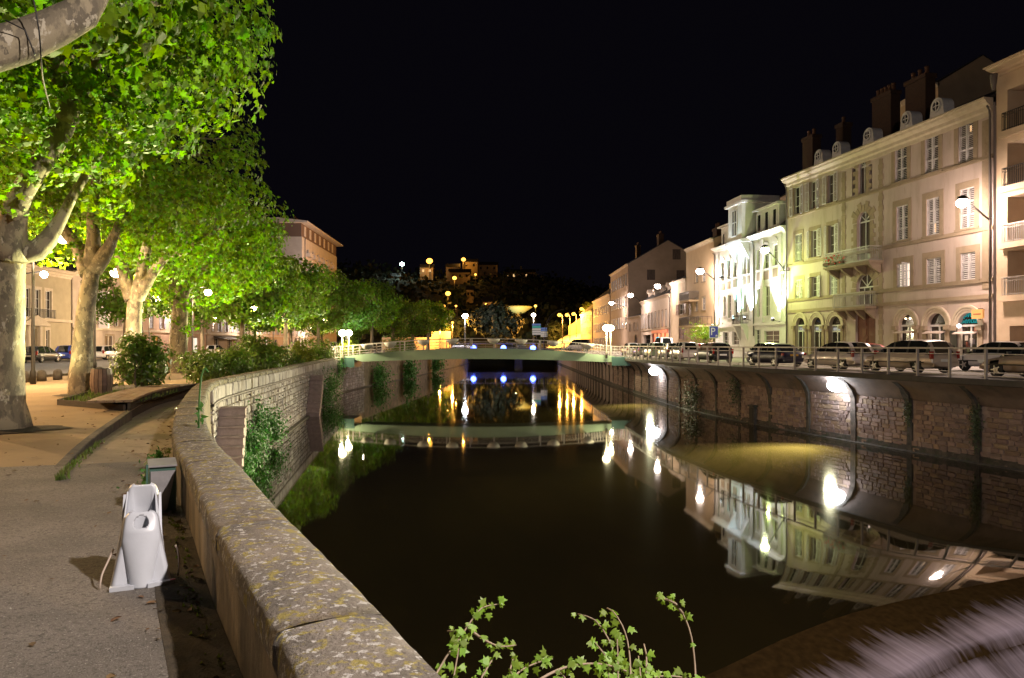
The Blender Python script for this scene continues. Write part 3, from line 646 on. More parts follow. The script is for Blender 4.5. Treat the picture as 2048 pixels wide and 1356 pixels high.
# arch mouldings, imposts, shop fronts
for i, (a, c, z, zs) in enumerate(arch):
    m, r = (a + c) / 2, (c - a) / 2; b = MB(); n = 16
    for e0, e1, y0 in ((.0, .16, -.05), (.165, .30, -.09), (.305, .44, -.13)):
        for k in range(n):
            t0, t1 = math.pi * k / n, math.pi * (k + 1) / n
            vs = [(m - (r + e) * math.cos(t), yy, zs + (r + e) * math.sin(t)) for yy in (y0, -.001) for t in (t0, t1) for e in (e0, e1)]
            b.add(vs, [(0, 1, 3, 2), (4, 6, 7, 5), (1, 5, 7, 3), (0, 2, 6, 4)], 0, False)
    b.obj('arch_moulding', m_corn, F.root)
    b = MB()
    for x in (a, c): b.box(x - .42 if x == a else x + .0, x + .0 if x == a else x + .42, -.22, -.001, zs - .28, zs - .02); b.box(x - .36 if x == a else x + .03, x - .03 if x == a else x + .36, -.08, -.001, .05, zs - .281)
    b.obj('pilaster', m_stone, F.root)
    b = MB(); pt = [(m - r * math.cos(math.pi * k / n), .25, zs + r * math.sin(math.pi * k / n)) for k in range(n + 1)]
    b.add(pt, [tuple(range(n + 1))]); b.add([(a, .25, .05), (c, .25, .05), (c, .25, zs), (a, .25, zs)], [(0, 1, 2, 3)])
    g_ = b.obj('shop_window', M('shop_pane', (.05, .04, .03), (.016, .015, .015), 1.2, .08, spec=.8) if i == 0 else bpy.data.materials['shop_pane'], F.root)
    b = MB(); b.box(a, c, .18, .245, zs - .06, zs + .06); b.box(m - .04, m + .04, .2, .245, .05, zs - .06); b.box(a, a + .07, .2, .245, .05, zs - .06); b.box(c - .07, c, .2, .245, .05, zs - .06)
    if i < 3: b.box(a + .07, c - .07, .2, .245, zs - .5, zs - .4)
    b.obj('frame', m_white, g_)
    if i > 2:
        b = MB(); b.extr([(a - .06, -.02, zs - .34), (a - .06, -.38, zs - .46), (a - .06, -.38, zs - .51), (a - .06, -.02, zs - .40)], (c - a + .12, 0, 0)); b.obj('shop_awning', m_plast, F.root)
        b = MB()
        for x in (a + .02, c - .14): b.box(x, x + .12, .02, .19, .05, zs - .42)
        b.obj('door_jamb', M('light_jamb', (.62, .55, .46), rough=.7) if i == 3 else bpy.data.materials['light_jamb'], F.root)
# small notices inside the right-hand shop and a menu board
a, c, z, zs = arch[5]; r3 = random.Random(4); b = MB()
for k in range(7): x = a + .22 + r3.random() * .8; zz = .9 + r3.random() * 1.3; b.box(x, x + .24, .232, .236, zz, zz + .3, k % 3)
b.obj('notice', [M('notice_red', (.25, .08, .05)), M('notice_dark', (.06, .05, .06)), M('notice_pale', (.5, .45, .4))], F.root)
b = MB(); b.box(arch[4][1] + .48, arch[4][1] + 1.0, -.13, -.085, .9, 2.1); b.obj('menu_board', m_dark, F.root)
for i in (0, 1, 2):
    a, c, z, zs = arch[i]; b = MB(); b.box(a + .15, c - .15, .225, .235, zs - .38, zs - .14); b.obj('shop_sign_strip', EM((1, .97, .85), .35), F.root)
    if i == 1: text('shop_sign_lettering', 'Mode', M('sign_ink', (.03, .04, .12)), F.root, ((a + c) / 2, .22, zs + .25), .34)
m_teal = EM((.03, .50, .50), .55)
nm = text('shop_sign_lettering', 'Bleu', m_teal, F.root, (F.s_(1934), .2, F.fz(1935, 634)[1]), .66, shear=.35); text('shop_sign_lettering', 'Gentiane', m_teal, F.root, (F.s_(1936), .2, F.fz(1940, 646)[1]), .50, shear=.35)
b = MB(); b.sphere((F.s_(1943), -.85, F.fz(1943, 652)[1]), .11); b.obj('sign_lamp', EM((1, .9, .95), 14), F.root)
lamp_light(F.w(F.s_(1943), -1.1, F.fz(1943, 652)[1] - .1), 25, NEUT, .08)
for x in (F.s_(1815), F.s_(1806)):
    b = MB(); b.sphere((x, .2, F.fz(1810, 637)[1]), .06, 8, 6); b.obj('shop_bulb', EM((1, .75, .4), 8), F.root)
# centre bay
b = MB(); b.box(*door[:2], .2, .28, door[2], door[3]); m2 = (door[0] + door[1]) / 2
b.box(m2 - .03, m2 + .03, .17, .2, door[2], door[3])
for x0, x1 in ((door[0] + .15, m2 - .15), (m2 + .15, door[1] - .15)):
    for z0, z1 in ((.3, 1.6), (1.8, 2.35), (2.55, door[3] - .2)): b.box(x0, x1, .165, .2, z0, z1)
b.obj('door', m_wood, F.root)
for q, kk in ((mA1, 2), (mA2, 1), (mA3, 1)):
    a, c, z, zs = q; m, r = (a + c) / 2, (c - a) / 2; n = 14
    b = MB(); pt = [(m - r * math.cos(math.pi * k / n), .24, zs + r * math.sin(math.pi * k / n)) for k in range(n + 1)]
    b.add(pt, [tuple(range(n + 1))]); b.add([(a, .24, z), (c, .24, z), (c, .24, zs), (a, .24, zs)], [(0, 1, 2, 3)]); o = b.obj('window', m_glass2, F.root)
    b = MB(); b.box(a, c, .18, .235, zs - .05, zs + .05)
    for k in range(kk + 2): x = a + (c - a) * k / (kk + 1); b.box(x - .035, x + .035, .19, .235, z, zs - .05)
    for k in range(1, 4): t = math.pi * k / 4; b.bar((m, .21, zs + .05), (m - r * math.cos(t), .21, zs + r * math.sin(t)), .05)
    for k in range(n): t0, t1 = math.pi * k / n, math.pi * (k + 1) / n; b.bar((m - r * math.cos(t0), .21, zs + r * math.sin(t0)), (m - r * math.cos(t1), .21, zs + r * math.sin(t1)), .07)
    b.obj('frame', m_white, o)
    # toothed stone surround
    b = MB(); h0 = z
    for k in range(12):
        z0, z1 = h0 + k * .3, h0 + k * .3 + .295
        if z1 > zs: break
        e = .62 if k % 2 else .38; b.box(a - e, a - .001, -.03, -.001, z0, z1); b.box(c + .001, c + e, -.03, -.001, z0, z1)
    for k in range(9):
        t0, t1 = math.pi * k / 9 + .02, math.pi * (k + 1) / 9 - .02; e = .75 if k % 2 else .5
        vs = [(m - rr * math.cos(t), yy, zs + rr * math.sin(t)) for yy in (-.03, -.001) for t in (t0, t1) for rr in (r + .001, r + e)]
        b.add(vs, [(0, 1, 3, 2), (4, 6, 7, 5), (1, 5, 7, 3), (0, 2, 6, 4), (0, 4, 5, 1), (2, 3, 7, 6)])
    b.obj('stone_surround', m_stone, F.root)
for r in sd:
    b = MB(); b.box(r[0], r[1], .2, .22, r[2], r[3]); b.obj('window', m_glass, F.root)
for s in (F.s_(1688), F.s_(1762)):       # quoins of the centre bay and corner
    b = MB()
    for k in range(40):
        z0 = .05 + k * .36
        if z0 > H - 1.1: break
        e = .5 if k % 2 else .36; b.box(s - e / 2, s + e / 2, -.035, -.001, z0, z0 + .35)
    b.obj('quoin', m_stone, F.root)
s = F.W - .75; b = MB(); b.box(s, F.W - .2, -.05, -.001, 4.4, H - .9); b.obj('corner_pilaster', m_stone, F.root)
for i, (x0, x1, yb, out) in enumerate(((1664, 1772, 527, 1.1), (1683, 1760, 613, .95))):
    s0, s1 = F.s_(x0) + (.5 if i == 0 else .2), F.s_(x1) - .3; z = F.fz((x0 + x1) / 2, yb)[1]
    b = MB(); b.box(s0, s1, -out, -.001, z - .2, z - .06); b.box(s0 + .1, s1 - .1, -out + .1, -.001, z - .3, z - .201)
    for k in range(4):
        x = s0 + .3 + (s1 - s0 - .6) * k / 3; b.extr([(x - .12, -.001, z - .31), (x - .12, -out + .2, z - .31), (x - .12, -out + .35, z - .5), (x - .12, -.001, z - .95)], (.24, 0, 0))
    b.obj('balcony', m_stone, F.root); railing(F, s0 + .05, s1 - .05, -out + .05, -.05, z - .06, 1.0, m_iron)
    if i == 0:
        C = np.column_stack([rng.uniform(s0 + .1, s0 + 2.6, 420), rng.uniform(-out - .12, -out + .2, 420), z + rng.uniform(.0, .75, 420) ** 1.2])
        fb = thing('flower_box', 'red geraniums and green leaves spilling over the upper balcony railing of the grand house', 'flowers', (0, 0, 0)); fb.matrix_world = F.root.matrix_basis
        fb.location = F.root.location; fb.rotation_euler = F.root.rotation_euler
        bb = MB()
        for k in range(3): bb.box(s0 + .15 + k * .85, s0 + .85 + k * .85, -out - .12, -out + .04, z + .03, z + .22)
        bb.obj('box', m_pot, fb)
        cloud('foliage', C, rng.normal(size=(420, 3)), rng.uniform(.07, .13, 420), OVAL_LEAF, m_leafw, fb)
        cc = C[::9]; cloud('bloom', cc + [0, -.08, .05], rng.normal(size=(len(cc), 3)) + [0, -2, 0], rng.uniform(.1, .2, len(cc)), FAR_LEAF, M('geranium', (.55, .03, .02)), fb)
cl_ = thing('corner_lamp', 'small yellow green lamp high on the left corner of the big stone house', 'lamp', F.w(.55, -.75, F.fz(1582, 545)[1]), F.rz)
b = MB(); b.obox((0, 0, .12), (.3, .3, .06)); b.bar((0, 0, .12), (0, .75, .2), .05); b.obj('bracket', m_dark, cl_); b = MB(); b.sphere((0, 0, 0), .1, 10, 6); b.obj('lamp_globe', EM((.9, 1, .4), 14), cl_)
lamp_light(F.w(1.2, -2.4, F.fz(1582, 545)[1] - .6), 1100, (.76, 1, .26), .1)
# roof with round dormers and chimneys
rf = roof(F, H + .25, 11, 2.6, over=.35, gm=m_slate)
for x, y0, y1 in ((1634, 282, 320), (1670, 262, 300), (1733, 231, 270), (1809, 196, 238), (1870, 168, 214)):
    s, zb = F.fz(x, y1); s += .0; w = 1.05; h = 1.5; zb = H + .3; b = MB(); n = 14
    out = [(s - w * .62, zb), (s - w * .5, zb + .75)] + [(s - w * .5 * math.cos(math.pi * k / n), zb + .85 + w * .5 * math.sin(math.pi * k / n)) for k in range(n + 1)] + [(s + w * .5, zb + .75), (s + w * .62, zb)]
    b.extr([(x_, .12, z_) for x_, z_ in out], (0, .8, 0)); o = b.obj('round_dormer', m_white, F.root)
    b = MB(); b.lathe(0, 0, [(.001, 0), (.30, 0), (.30, .03), (.001, .03)], 18); q = b.obj('pane', m_glass, o, (s, .095, zb + .85)); q.rotation_euler = (math.pi / 2, 0, 0)
    b = MB()
    for k in range(18): t0, t1 = 2 * math.pi * k / 18, 2 * math.pi * (k + 1) / 18; b.bar((s + .33 * math.cos(t0), .06, zb + .85 + .33 * math.sin(t0)), (s + .33 * math.cos(t1), .06, zb + .85 + .33 * math.sin(t1)), .09)
    b.bar((s - .3, .05, zb + .85), (s + .3, .05, zb + .85), .045); b.bar((s, .05, zb + .56), (s, .05, zb + 1.14), .045); b.obj('frame', m_white, o)
def s_at(F, px, y):
    for s in np.arange(-2, F.W + 8, .05):
        q = F.w(s, y, 0)
        if CXP + q[0] / q[1] * FPX >= px: return float(s)
for px, y, pyt, w, n in ((1623, 3.0, 262, 1.5, 2), (1687, 4.0, 236, .9, 1), (1771, 3.6, 176, 2.1, 5), (1840, 3.6, 142, 2.0, 3)):
    s = s_at(F, px, y); q = F.w(s, y, 0); zt = EYE - (pyt - YHP) * q[1] / FPX - F.z0; chimney(F, s, y, H + .5, w, .8, zt - H - 1.0, n)
pipe(F, F.W - .12, .2, H - .2, -.12); pipe(F, .1, .2, H - .2, -.12)

# ---- white flood-lit house
F = Fac((21.6, 79.8), (23.36, 64.0), 'floodlit_white_house', 'bright white floodlit house with a slim corner turret and dormers'); B3 = F; H = F.fz(1500, 484)[1]
m_wh = M('pale_render', (.66, .65, .63), (.58, .57, .55), 1.2, .8, bump=.1)
r_ = [(1443, 1449, 525, 562), (1455, 1461, 521, 558), (1467, 1474, 517, 554), (1487, 1492, 510, 549), (1495, 1500, 508, 547), (1514, 1522, 500, 540), (1528, 1538, 497, 537), (1546, 1556, 488, 531),
      (1447, 1452, 592, 632), (1456, 1463, 590, 636), (1469, 1476, 587, 634), (1488, 1494, 581, 624), (1515, 1523, 577, 634), (1529, 1540, 572, 632),
      (1447, 1457, 664, 690), (1465, 1478, 663, 690), (1511, 1521, 659, 690), (1529, 1559, 661, 690)]
wins = [F.rect(*q) for q in r_]; wall(F, H, wins, m_wh); body(F, H, 10, m_wh)
for i, r in enumerate(wins): window(F, r, 'none', sur=.14 if i < 14 else .1, glass=m_glass2 if i % 2 else None, surm=m_white, dep=.16)
band(F, F.fz(1500, 652)[1], .25, .16, m_white); cornice(F, H - .1, .55, .5, m_white)
for s in (F.s_(1481), F.s_(1506), F.s_(1525), F.s_(1562), F.s_(1437)):
    b = MB(); b.box(s - .28, s + .28, -.14, -.001, F.fz(1500, 652)[1] + .3, H - .15); b.obj('pilaster', m_white, F.root)
for r in wins[:8]:
    b = MB(); m, hw = (r[0] + r[1]) / 2, (r[1] - r[0]) / 2 + .12
    b.extr([(m - hw * math.cos(math.pi * k / 8), -.1, r[3] + .18 + .42 * math.sin(math.pi * k / 8)) for k in range(9)], (0, .09, 0)); b.obj('window_head', m_white, F.root)
    b = MB(); b.box(r[0], r[1], -.05, -.001, r[2] - 1.0, r[2] - .25); b.obj('panel', m_stone, F.root)
rf = roof(F, H + .45, 10, 4.0, over=.2, gm=m_wh)
def dormer(F, x0, x1, y0, y1, dep, wn, mat, eave=.35, depth=4.):
    s0, s1 = F.s_(x0), F.s_(x1); z0, z1 = H, F.fz((x0 + x1) / 2, y0)[1]; b = MB(); b.box(s0, s1, dep, depth, z0 + .3, z1); o = b.obj('dormer', mat, F.root)
    b = MB(); b.extr([(s0 - .3, dep - eave, z1), (s0 - .3, depth, z1), (s0 - .3, depth, z1 + .5), (s0 - .3, dep - eave, z1 + .16)], (s1 - s0 + .6, 0, 0)); b.obj('dormer_roof', m_white, o)
    for q in wn:
        a, c, zz, zt = F.rect(*q); b = MB(); b.box(a, c, dep - .03, dep - .01, zz, zt); p = b.obj('window', m_glass, o); b = MB()
        for xx in (a - .12, c): b.box(xx, xx + .12, dep - .1, dep - .031, zz - .1, zt + .12)
        b.box(a, c, dep - .1, dep - .031, zt, zt + .12); b.box(a, c, dep - .1, dep - .031, zz - .1, zz); b.obj('frame', m_white, p)
    return o
dormer(F, 1440, 1466, 452, 500, .15, ((1444, 1448, 468, 503), (1456, 1461, 460, 498)), m_wh)
dormer(F, 1512, 1556, 416, 470, .1, ((1514, 1521, 430, 463), (1529, 1536, 424, 460), (1545, 1552, 418, 450)), m_wh)
# turret
s0, s1 = F.s_(1470), F.s_(1500); zb, zt = F.fz(1485, 482)[1], F.fz(1485, 412)[1]; b = MB(); m = (s0 + s1) / 2; hw = (s1 - s0) / 2
pl_ = [(s0, .2), (s0 + .15, -.75), (s1 - .15, -.75), (s1, .2), (s1, 3.), (s0, 3.)]
b.extr([(x, y, zb) for x, y in pl_], (0, 0, zt - zb)); tw = b.obj('turret', m_wh, F.root)
b = MB(); b.extr([(m + (x - m) * 1.25, y - (.25 if y < .5 else 0), zt) for x, y in pl_], (0, 0, .22)); b.extr([(m + (x - m) * 1.1, y - .12, zt + .22) for x, y in pl_], (0, 0, .5)); b.obj('turret_roof', m_white, tw)
b = MB(); b.extr([(m + (x - m) * 1.2, y - (.2 if y < .5 else 0), zb - .3) for x, y in pl_], (0, 0, .3))
for x in (s0 + .1, s1 - .3): b.extr([(x, -.001, zb - 1.9), (x, -.001, zb - .31), (x, -.9, zb - .31)], (.2, 0, 0))
b.obj('turret_bracket', m_white, tw)
b = MB(); b.box(m - .5, m + .5, -.79, -.76, zb + .5, zt - .5); p = b.obj('window', m_glass2, tw); b = MB()
for x in (m - .6, m - .05, m + .5): b.box(x, x + .1, -.85, -.791, zb + .4, zt - .4)
for z in (zb + .4, (zb + zt) / 2, zt - .5): b.box(m - .5, m + .5, -.84, -.793, z, z + .1)
b.obj('frame', m_white, p)
b = MB(); sb, zz = F.s_(1488), F.fz(1490, 652)[1]; b.box(sb - 1.1, sb + 1.1, -.8, -.001, zz, zz + .2)
b.extr([(sb - 1., -.001, zz - .001), (sb - 1., -.7, zz - .001), (sb - 1., -.001, zz - 1.5)], (.3, 0, 0)); b.extr([(sb + .7, -.001, zz - .001), (sb + .7, -.7, zz - .001), (sb + .7, -.001, zz - 1.5)], (.3, 0, 0)); b.obj('balcony', m_wh, F.root)
railing(F, sb - 1.05, sb + 1.05, -.76, -.05, zz + .2, .8, m_dark)
pipe(F, .12, .2, H); pipe(F, F.s_(1509), 2, H)
def flood(F, s, z, pw, col, aimz=7., out=.75, size=85, n=0):
    o = thing('floodlight', FLOODL[len(FL)], 'floodlight', F.w(s, -out, z), F.rz, 'floodlights on the white house'); FL.append(o)
    b = MB(); b.obox((0, 0, 0), (.34, .18, .22), 0, 0, rx=-.5); b.obj('housing', m_dark, o); b = MB(); b.bar((0, .1, -.05), (0, out, -.2), .05); b.obj('bracket', m_dark, o)
    b = MB(); b.obox((0, .02, .125), (.28, .14, .01), rx=-.5); b.obj('lens', EM(col, 20), o)
    lamp_light(F.w(s, -out, z + .22), pw, col, .06, size, F.w(s, .1, z + aimz))
FL = []; FLOODL = ['warm floodlight washing the left corner of the white house', 'cool floodlight left of the turret balcony', 'cool floodlight right of the turret balcony', 'brightest floodlight at the right corner of the white house', 'small floodlight aimed at the turret']
zf = F.fz(1500, 648)[1]
flood(F, F.s_(1439), zf, 2600, (1, .78, .52)); flood(F, F.s_(1481), zf + .5, 5000, (.45, 1, .93)); flood(F, F.s_(1504), zf + .5, 4600, (.84, .92, 1)); flood(F, F.s_(1562), zf + .2, 5500, (.95, .90, 1))
flood(F, F.s_(1486), H - 3.2, 1800, (.66, .90, 1), aimz=5, out=2.2, size=70)

# ---- modern balcony block (right edge)
F = Fac((27.45, 42.5), (33.2, 11), 'balcony_apartment_block', 'beige apartment block with recessed balconies at the right edge'); B1 = F
m_b1 = M('beige_concrete', (.50, .38, .27), (.44, .33, .23), 1, .85, bump=.1); H = F.fz(2000, 150)[1]
fl = [F.fz(2010, y)[1] for y in (265, 375, 487, 592)]; tops = [F.fz(2010, y)[1] for y in (182, 288, 395, 503)]
holes = []
for z0, z1 in zip(fl, tops): holes.append((.75, 5.6, z0, z1)); holes.append((6.6, 12, z0, z1))
holes.append((.9, 6.0, .05, F.fz(2010, 652)[1])); wall(F, H, holes, m_b1, th=1.6); 
b = MB(); b.box(.3, F.W, 1.61, 10, 0, H - .02); b.obj('side_wall', m_b1, F.root)
m_gar = M('garage_door', (.42, .30, .20), (.38, .27, .18), 2, .6)
b = MB()
for k in range(5): b.box(.92, 5.98, 1.3, 1.34, .06 + k * .54, .06 + k * .54 + .53)
b.obj('garage_door', m_gar, F.root)
for i, (z0, z1) in enumerate(zip(fl, tops)):
    for a, c in ((.75, 5.6), (6.6, 12)):
        b = MB(); b.box(a - .3, c + .3, -.35, -.001, z0 - .32, z0); b.obj('balcony', m_b1, F.root); railing(F, a - .05, c + .05, -.3, .02, z0, 1.0, m_iron if i == 3 or i == 2 else m_dark, .12)
        b = MB(); b.box(a + 2.2, a + 3.9, 1.54, 1.6, z0 + .02, z1 - .35); w_ = b.obj('window', m_glass2 if i != 2 else m_glass, F.root); b = MB()
        for x in (a + 2.12, a + 3.0, a + 3.9): b.box(x, x + .08, 1.5, 1.538, z0 + .02, z1 - .35)
        b.obj('frame', m_white, w_)
cornice(F, H - .1, .5, .9, m_b1); roof(F, H + .4, 11, 1.6, over=.9, gm=m_slate); chimney(F, 5.2, 3.5, H + 1, 2., .8, 3.2, 2)
b = MB(); b.lathe(F.W * 0 + .3, -.45, [(.09, H - .9), (.16, H - .5), (.2, H - .1), (.2, H)], 10); b.obj('rain_hopper', m_pipe, F.root)

# ---- other houses along the right quay
def house(PL, PR, name, label, H, wl, mat, depth=9, rise=3., kind='shut', shop=None, sur=.12, ch=(), roofm=None, corn=True, z0=RZ, shm=None, dep=.14, over=.3, lit=(), hips=0.):
    F = Fac(PL, PR, name, label, z0); rs = [F.rect(*q) if isinstance(q[0], int) else q for q in wl]; rs = [r for r in rs if r[3] < H - .1]
    wall(F, H, rs, mat, th=.25); body(F, H, depth, mat)
    for i, r in enumerate(rs):
        window(F, r, kind if i % 4 else ('open' if kind == 'shut' else kind), sur=sur, glass=m_glass2 if i % 3 == 1 else None, shmat=shm, dep=dep, lit=m_litw if i in lit else None, mull=(1, 1))
    if corn: cornice(F, H - .12, .4, .35, m_corn)
    if rise: roof(F, H + (.28 if corn else 0), depth, rise, over=over, gm=mat, mat=roofm, hips=hips)
    for c in ch: chimney(F, *c)
    return F
def grid(F_W, n, floors, w=1.0, h=1.7, m=1.): 
    return [(m + (F_W - 2 * m) * (k + .5) / n - w / 2, m + (F_W - 2 * m) * (k + .5) / n + w / 2, z, z + h) for z in floors for k in range(n)]
m_b4 = M('ochre_render', (.46, .33, .21), (.40, .29, .185), .8, .9, bump=.15, bscale=30)
m_b5 = M('tan_render', (.44, .34, .235), (.38, .29, .2), .8, .9, bump=.15)
m_b6 = M('pale_pink_render', (.60, .50, .43), (.54, .44, .37), .8, .9, bump=.1)
m_b7 = M('grey_beige_render', (.36, .27, .21), (.30, .225, .175), .8, .9, bump=.15)
m_brsh = M('brown_shutter', (.13, .07, .06), rough=.6)
# tall narrow block with balcony, left of the white house
F4 = house((20.9, 90.0), (21.5, 80.0), 'narrow_ochre_house', 'narrow ochre house with wrought balconies left of the white floodlit house', 12.3,
           [(1390, 1396, 596, 622), (1404, 1411, 594, 620), (1390, 1396, 545, 565), (1404, 1411, 543, 563)], m_b4, 9, 1.6, 'none', ch=((2.5, 3, 12.2, 1.4, .7, 2.6, 2), (7.5, 4, 12.2, 1.2, .7, 3., 2)))
for z, s0, s1 in ((3.4, 1., 5.), (6.3, 1., 5.)):
    b = MB(); b.box(s0, s1, -1.2, -.001, z - .2, z); b.obj('balcony', m_b4, F4.root); railing(F4, s0 + .03, s1 - .03, -1.16, -.03, z, .95, m_dark, .1)
b = MB(); b.box(5.6, 9.6, -1.6, -.001, 3.1, 3.3); b.obj('terrace', m_b4, F4.root); railing(F4, 5.65, 9.55, -1.55, -.03, 3.3, .9, m_dark, .5)
F5 = house((20.75, 98.0), (20.88, 90.2), 'low_tan_house', 'low tan house with dark brown shutters between two taller houses', 8.9,
           [(1358, 1364, 563, 583), (1358, 1368, 608, 629), (1358, 1368, 650, 678), (1376, 1382, 600, 630)], m_b5, 10, 1.2, 'shut', shm=m_brsh)
F6 = Fac((20.5, 119.0), (20.75, 98.2), 'cafe_house', 'white fronted cafe house with a row of shutters and a red shop front'); H = 7.6
rs = [(1.2 + k * 2.35, 2.2 + k * 2.35, 3.7, 5.9) for k in range(8)]; sh = [(1.5, 7.5, .1, 2.7), (8.6, 19.5, .1, 2.8)]
wall(F6, H, rs + sh, m_b6); body(F6, H, 9, m_b6)
for i, r in enumerate(rs): window(F6, r, 'open' if i < 4 else 'shut', sur=.1, dep=.15)
b = MB(); b.box(1.5, 7.5, .25, .27, .1, 2.7); b.obj('shop_window', m_glass, F6.root)
b = MB(); b.box(8.6, 19.5, .25, .27, .1, 2.8); b.obj('cafe_window', M('cafe_glow', (.3, .08, .05), rough=.3, emit=(1, .25, .12), estr=.5), F6.root)
b = MB()
for x in (8.6, 11.2, 13.8, 16.4, 19.3): b.box(x, x + .2, .14, .24, .1, 2.8)
b.obj('shop_frame', M('red_paint', (.35, .05, .04), rough=.5), F6.root)
b = MB(); b.box(8.6, 19.5, -.12, -.001, 2.85, 3.25); b.obj('fascia', M('red_fascia', (.4, .08, .06), rough=.6, emit=(1, .2, .08), estr=.25), F6.root)
b = MB(); b.sphere((12.4, .1, 1.9), .34, 12, 8, 0, 1.2); b.obj('sign_disc', EM((.05, .6, .75), 1.6), F6.root)
lamp_light(F6.w(16.5, -1.2, 2.6), 120, (1, .45, .25), .15)
band(F6, 3.35, .2, .1, m_corn); cornice(F6, H - .1, .4, .4, m_corn); roof(F6, H + .3, 9, 3.3, gm=m_b6); pipe(F6, F6.W - .15, .2, H)
for s in (2, 6.5, 11, 15.5, 19): 
    b = MB(); b.box(s - .5, s + .5, .7, 2.5, H + .35, H + 1.6); b.extr([(s - .6, .6, H + 1.6), (s + .6, .6, H + 1.6), (s, .6, H + 2.2)], (0, 2.4, 0)); o = b.obj('dormer', m_b6, F6.root)
    b = MB(); b.box(s - .3, s + .3, .67, .69, H + .6, H + 1.5); b.obj('pane', m_glass, o)
F7 = house((20.25, 154), (20.45, 132), 'tall_gabled_house', 'tall grey beige house with a plain gable end above its lower neighbour', 15.2,
           [], m_b7, 14, 4.2, sur=.1, ch=((3.5, 5, 17.5, 1.6, .8, 3.6, 3), (18, 6.5, 18, 1.8, .9, 3.2, 3)))
r = grid(F7.W, 7, (4.2, 8, 11.8), 1.1, 2.1)
for q in r: window(F7, (q[0], q[1], q[2], q[3]), 'shut', sur=.1, dep=-.06)
b = MB()
for y, z in ((8.5, 16.2), (9.2, 12.5), (4, 12.6)): b.box(F7.W + .13, F7.W + .16, y - .7, y + .7, z, z + 1.8)
b.obj('gable_window', m_glass2, F7.root)
F8 = house((20.4, 131.5), (20.5, 119.4), 'dark_stone_annex', 'low dark stone annex with an arched doorway beside the gabled house', 5.6, [(1.2, 2.2, 3.6, 4.8), (5.4, 6.4, 3.6, 4.8), (8.5, 9.5, 3.6, 4.8)], m_b7, 8, 1.5, 'none')
b = MB(); b.extr([(7.6 - 1.3 * math.cos(math.pi * k / 10), -.03, 1.6 + 1.3 * math.sin(math.pi * k / 10)) for k in range(11)] + [(8.9, -.03, .05), (6.3, -.03, .05)], (0, .02, 0)); b.obj('door', m_glass2, F8.root)
F9 = house((20.0, 185), (20.2, 155), 'orange_lit_house', 'far house in orange street light at the right end of the quay', 11.5, [], m_b5, 10, 4, ch=((4, 4, 13, 1.4, .8, 3, 2), (22, 4, 13, 1.4, .8, 3, 2)))
for q in grid(F9.W, 8, (.8, 4.2, 7.8), 1.1, 2.): window(F9, q, 'open', sur=.1, dep=-.06)
F10 = house((19.6, 214), (19.9, 187), 'far_mansard_house', 'farthest quay house with dormers seen behind the orange lit one', 9.5, [], m_b4, 10, 4.5)
for q in grid(F10.W, 7, (.8, 4., 7.), 1.1, 1.9): window(F10, q, 'shut', sur=.1, dep=-.06)
# upper rows behind the quay (dark houses on the slope)
for PL, PR, H, lb in (((34, 101), (34.5, 88), 19.5, 'dark tall house standing behind the narrow ochre house'), ((34, 128), (34.4, 112), 18, 'dark house on the slope behind the cafe house'), ((37, 76), (37.5, 66), 24, 'tall orange gabled house peeking up behind the white floodlit house')):
    Fq = house(PL, PR, 'hillside_house', lb, H, [], m_b4, 8, 2.5)
    for q in grid(Fq.W, 4, (H - 3, H - 6), 1., 1.6): window(Fq, q, 'none', sur=0, sill=False, dep=-.05)

# ---- left boulevard
m_l1 = M('left_stone', (.36, .30, .205), (.30, .25, .17), 1, .9, bump=.15); m_l2 = M('left_pink', (.48, .31, .24), (.42, .27, .21), 1, .9); m_l3 = M('left_grey', (.38, .31, .26), (.32, .26, .22), 1, .9)
m_bls = M('blue_shutter', (.30, .32, .46), rough=.6)
FH = Fac((-48.5, 62), (-50, 85), 'hotel_building', 'ornate pale stone bank building with a pedimented doorway at the left edge', 0.); H = 9.3
x = [FH.s_(p) for p in (51, 61, 70, 81, 91, 103)]
wl = [(x[0], x[1], 4.5, 7.4), (x[2], x[3], 4.5, 7.4), (x[4], x[5], 4.5, 7.4), (3, 5, 4.5, 7.4), (FH.s_(92), FH.s_(99), .2, 3.2)]; dr = (FH.s_(57), FH.s_(74), .05, 3.3)
wall(FH, H, wl + [dr], m_l1); body(FH, H, 10, m_l1)
for r in wl: window(FH, r, 'none', sur=.25, surm=m_corn)
b = MB(); b.box(dr[0], dr[1], .2, .25, .05, 3.3); b.obj('door', m_wood, FH.root)
m = (dr[0] + dr[1]) / 2; b = MB(); b.extr([(m - 2.4, -.5, 3.6), (m + 2.4, -.5, 3.6), (m + 2.4, -.5, 3.8), (m, -.5, 4.7), (m - 2.4, -.5, 3.8)], (0, .49, 0)); b.obj('pediment', m_corn, FH.root)
b = MB()
for s in (dr[0] - .5, dr[1] + .1): b.box(s, s + .4, -.3, -.001, .05, 3.55)
b.obj('pilaster', m_corn, FH.root); band(FH, 4.1, .3, .3, m_corn); cornice(FH, H - .3, .8, .8, m_corn); roof(FH, H + .5, 10, 4, gm=m_l1)
for r in wl[:3]: railing(FH, r[0] - .2, r[1] + .2, -.35, -.02, 4.45, .9, m_dark)
b = MB()
for z in np.arange(.4, 4, .45): b.box(0, FH.W, -.02, -.001, z, z + .40)
o = b.obj('rustication', m_l1, FH.root); bpy.data.objects.remove(o)
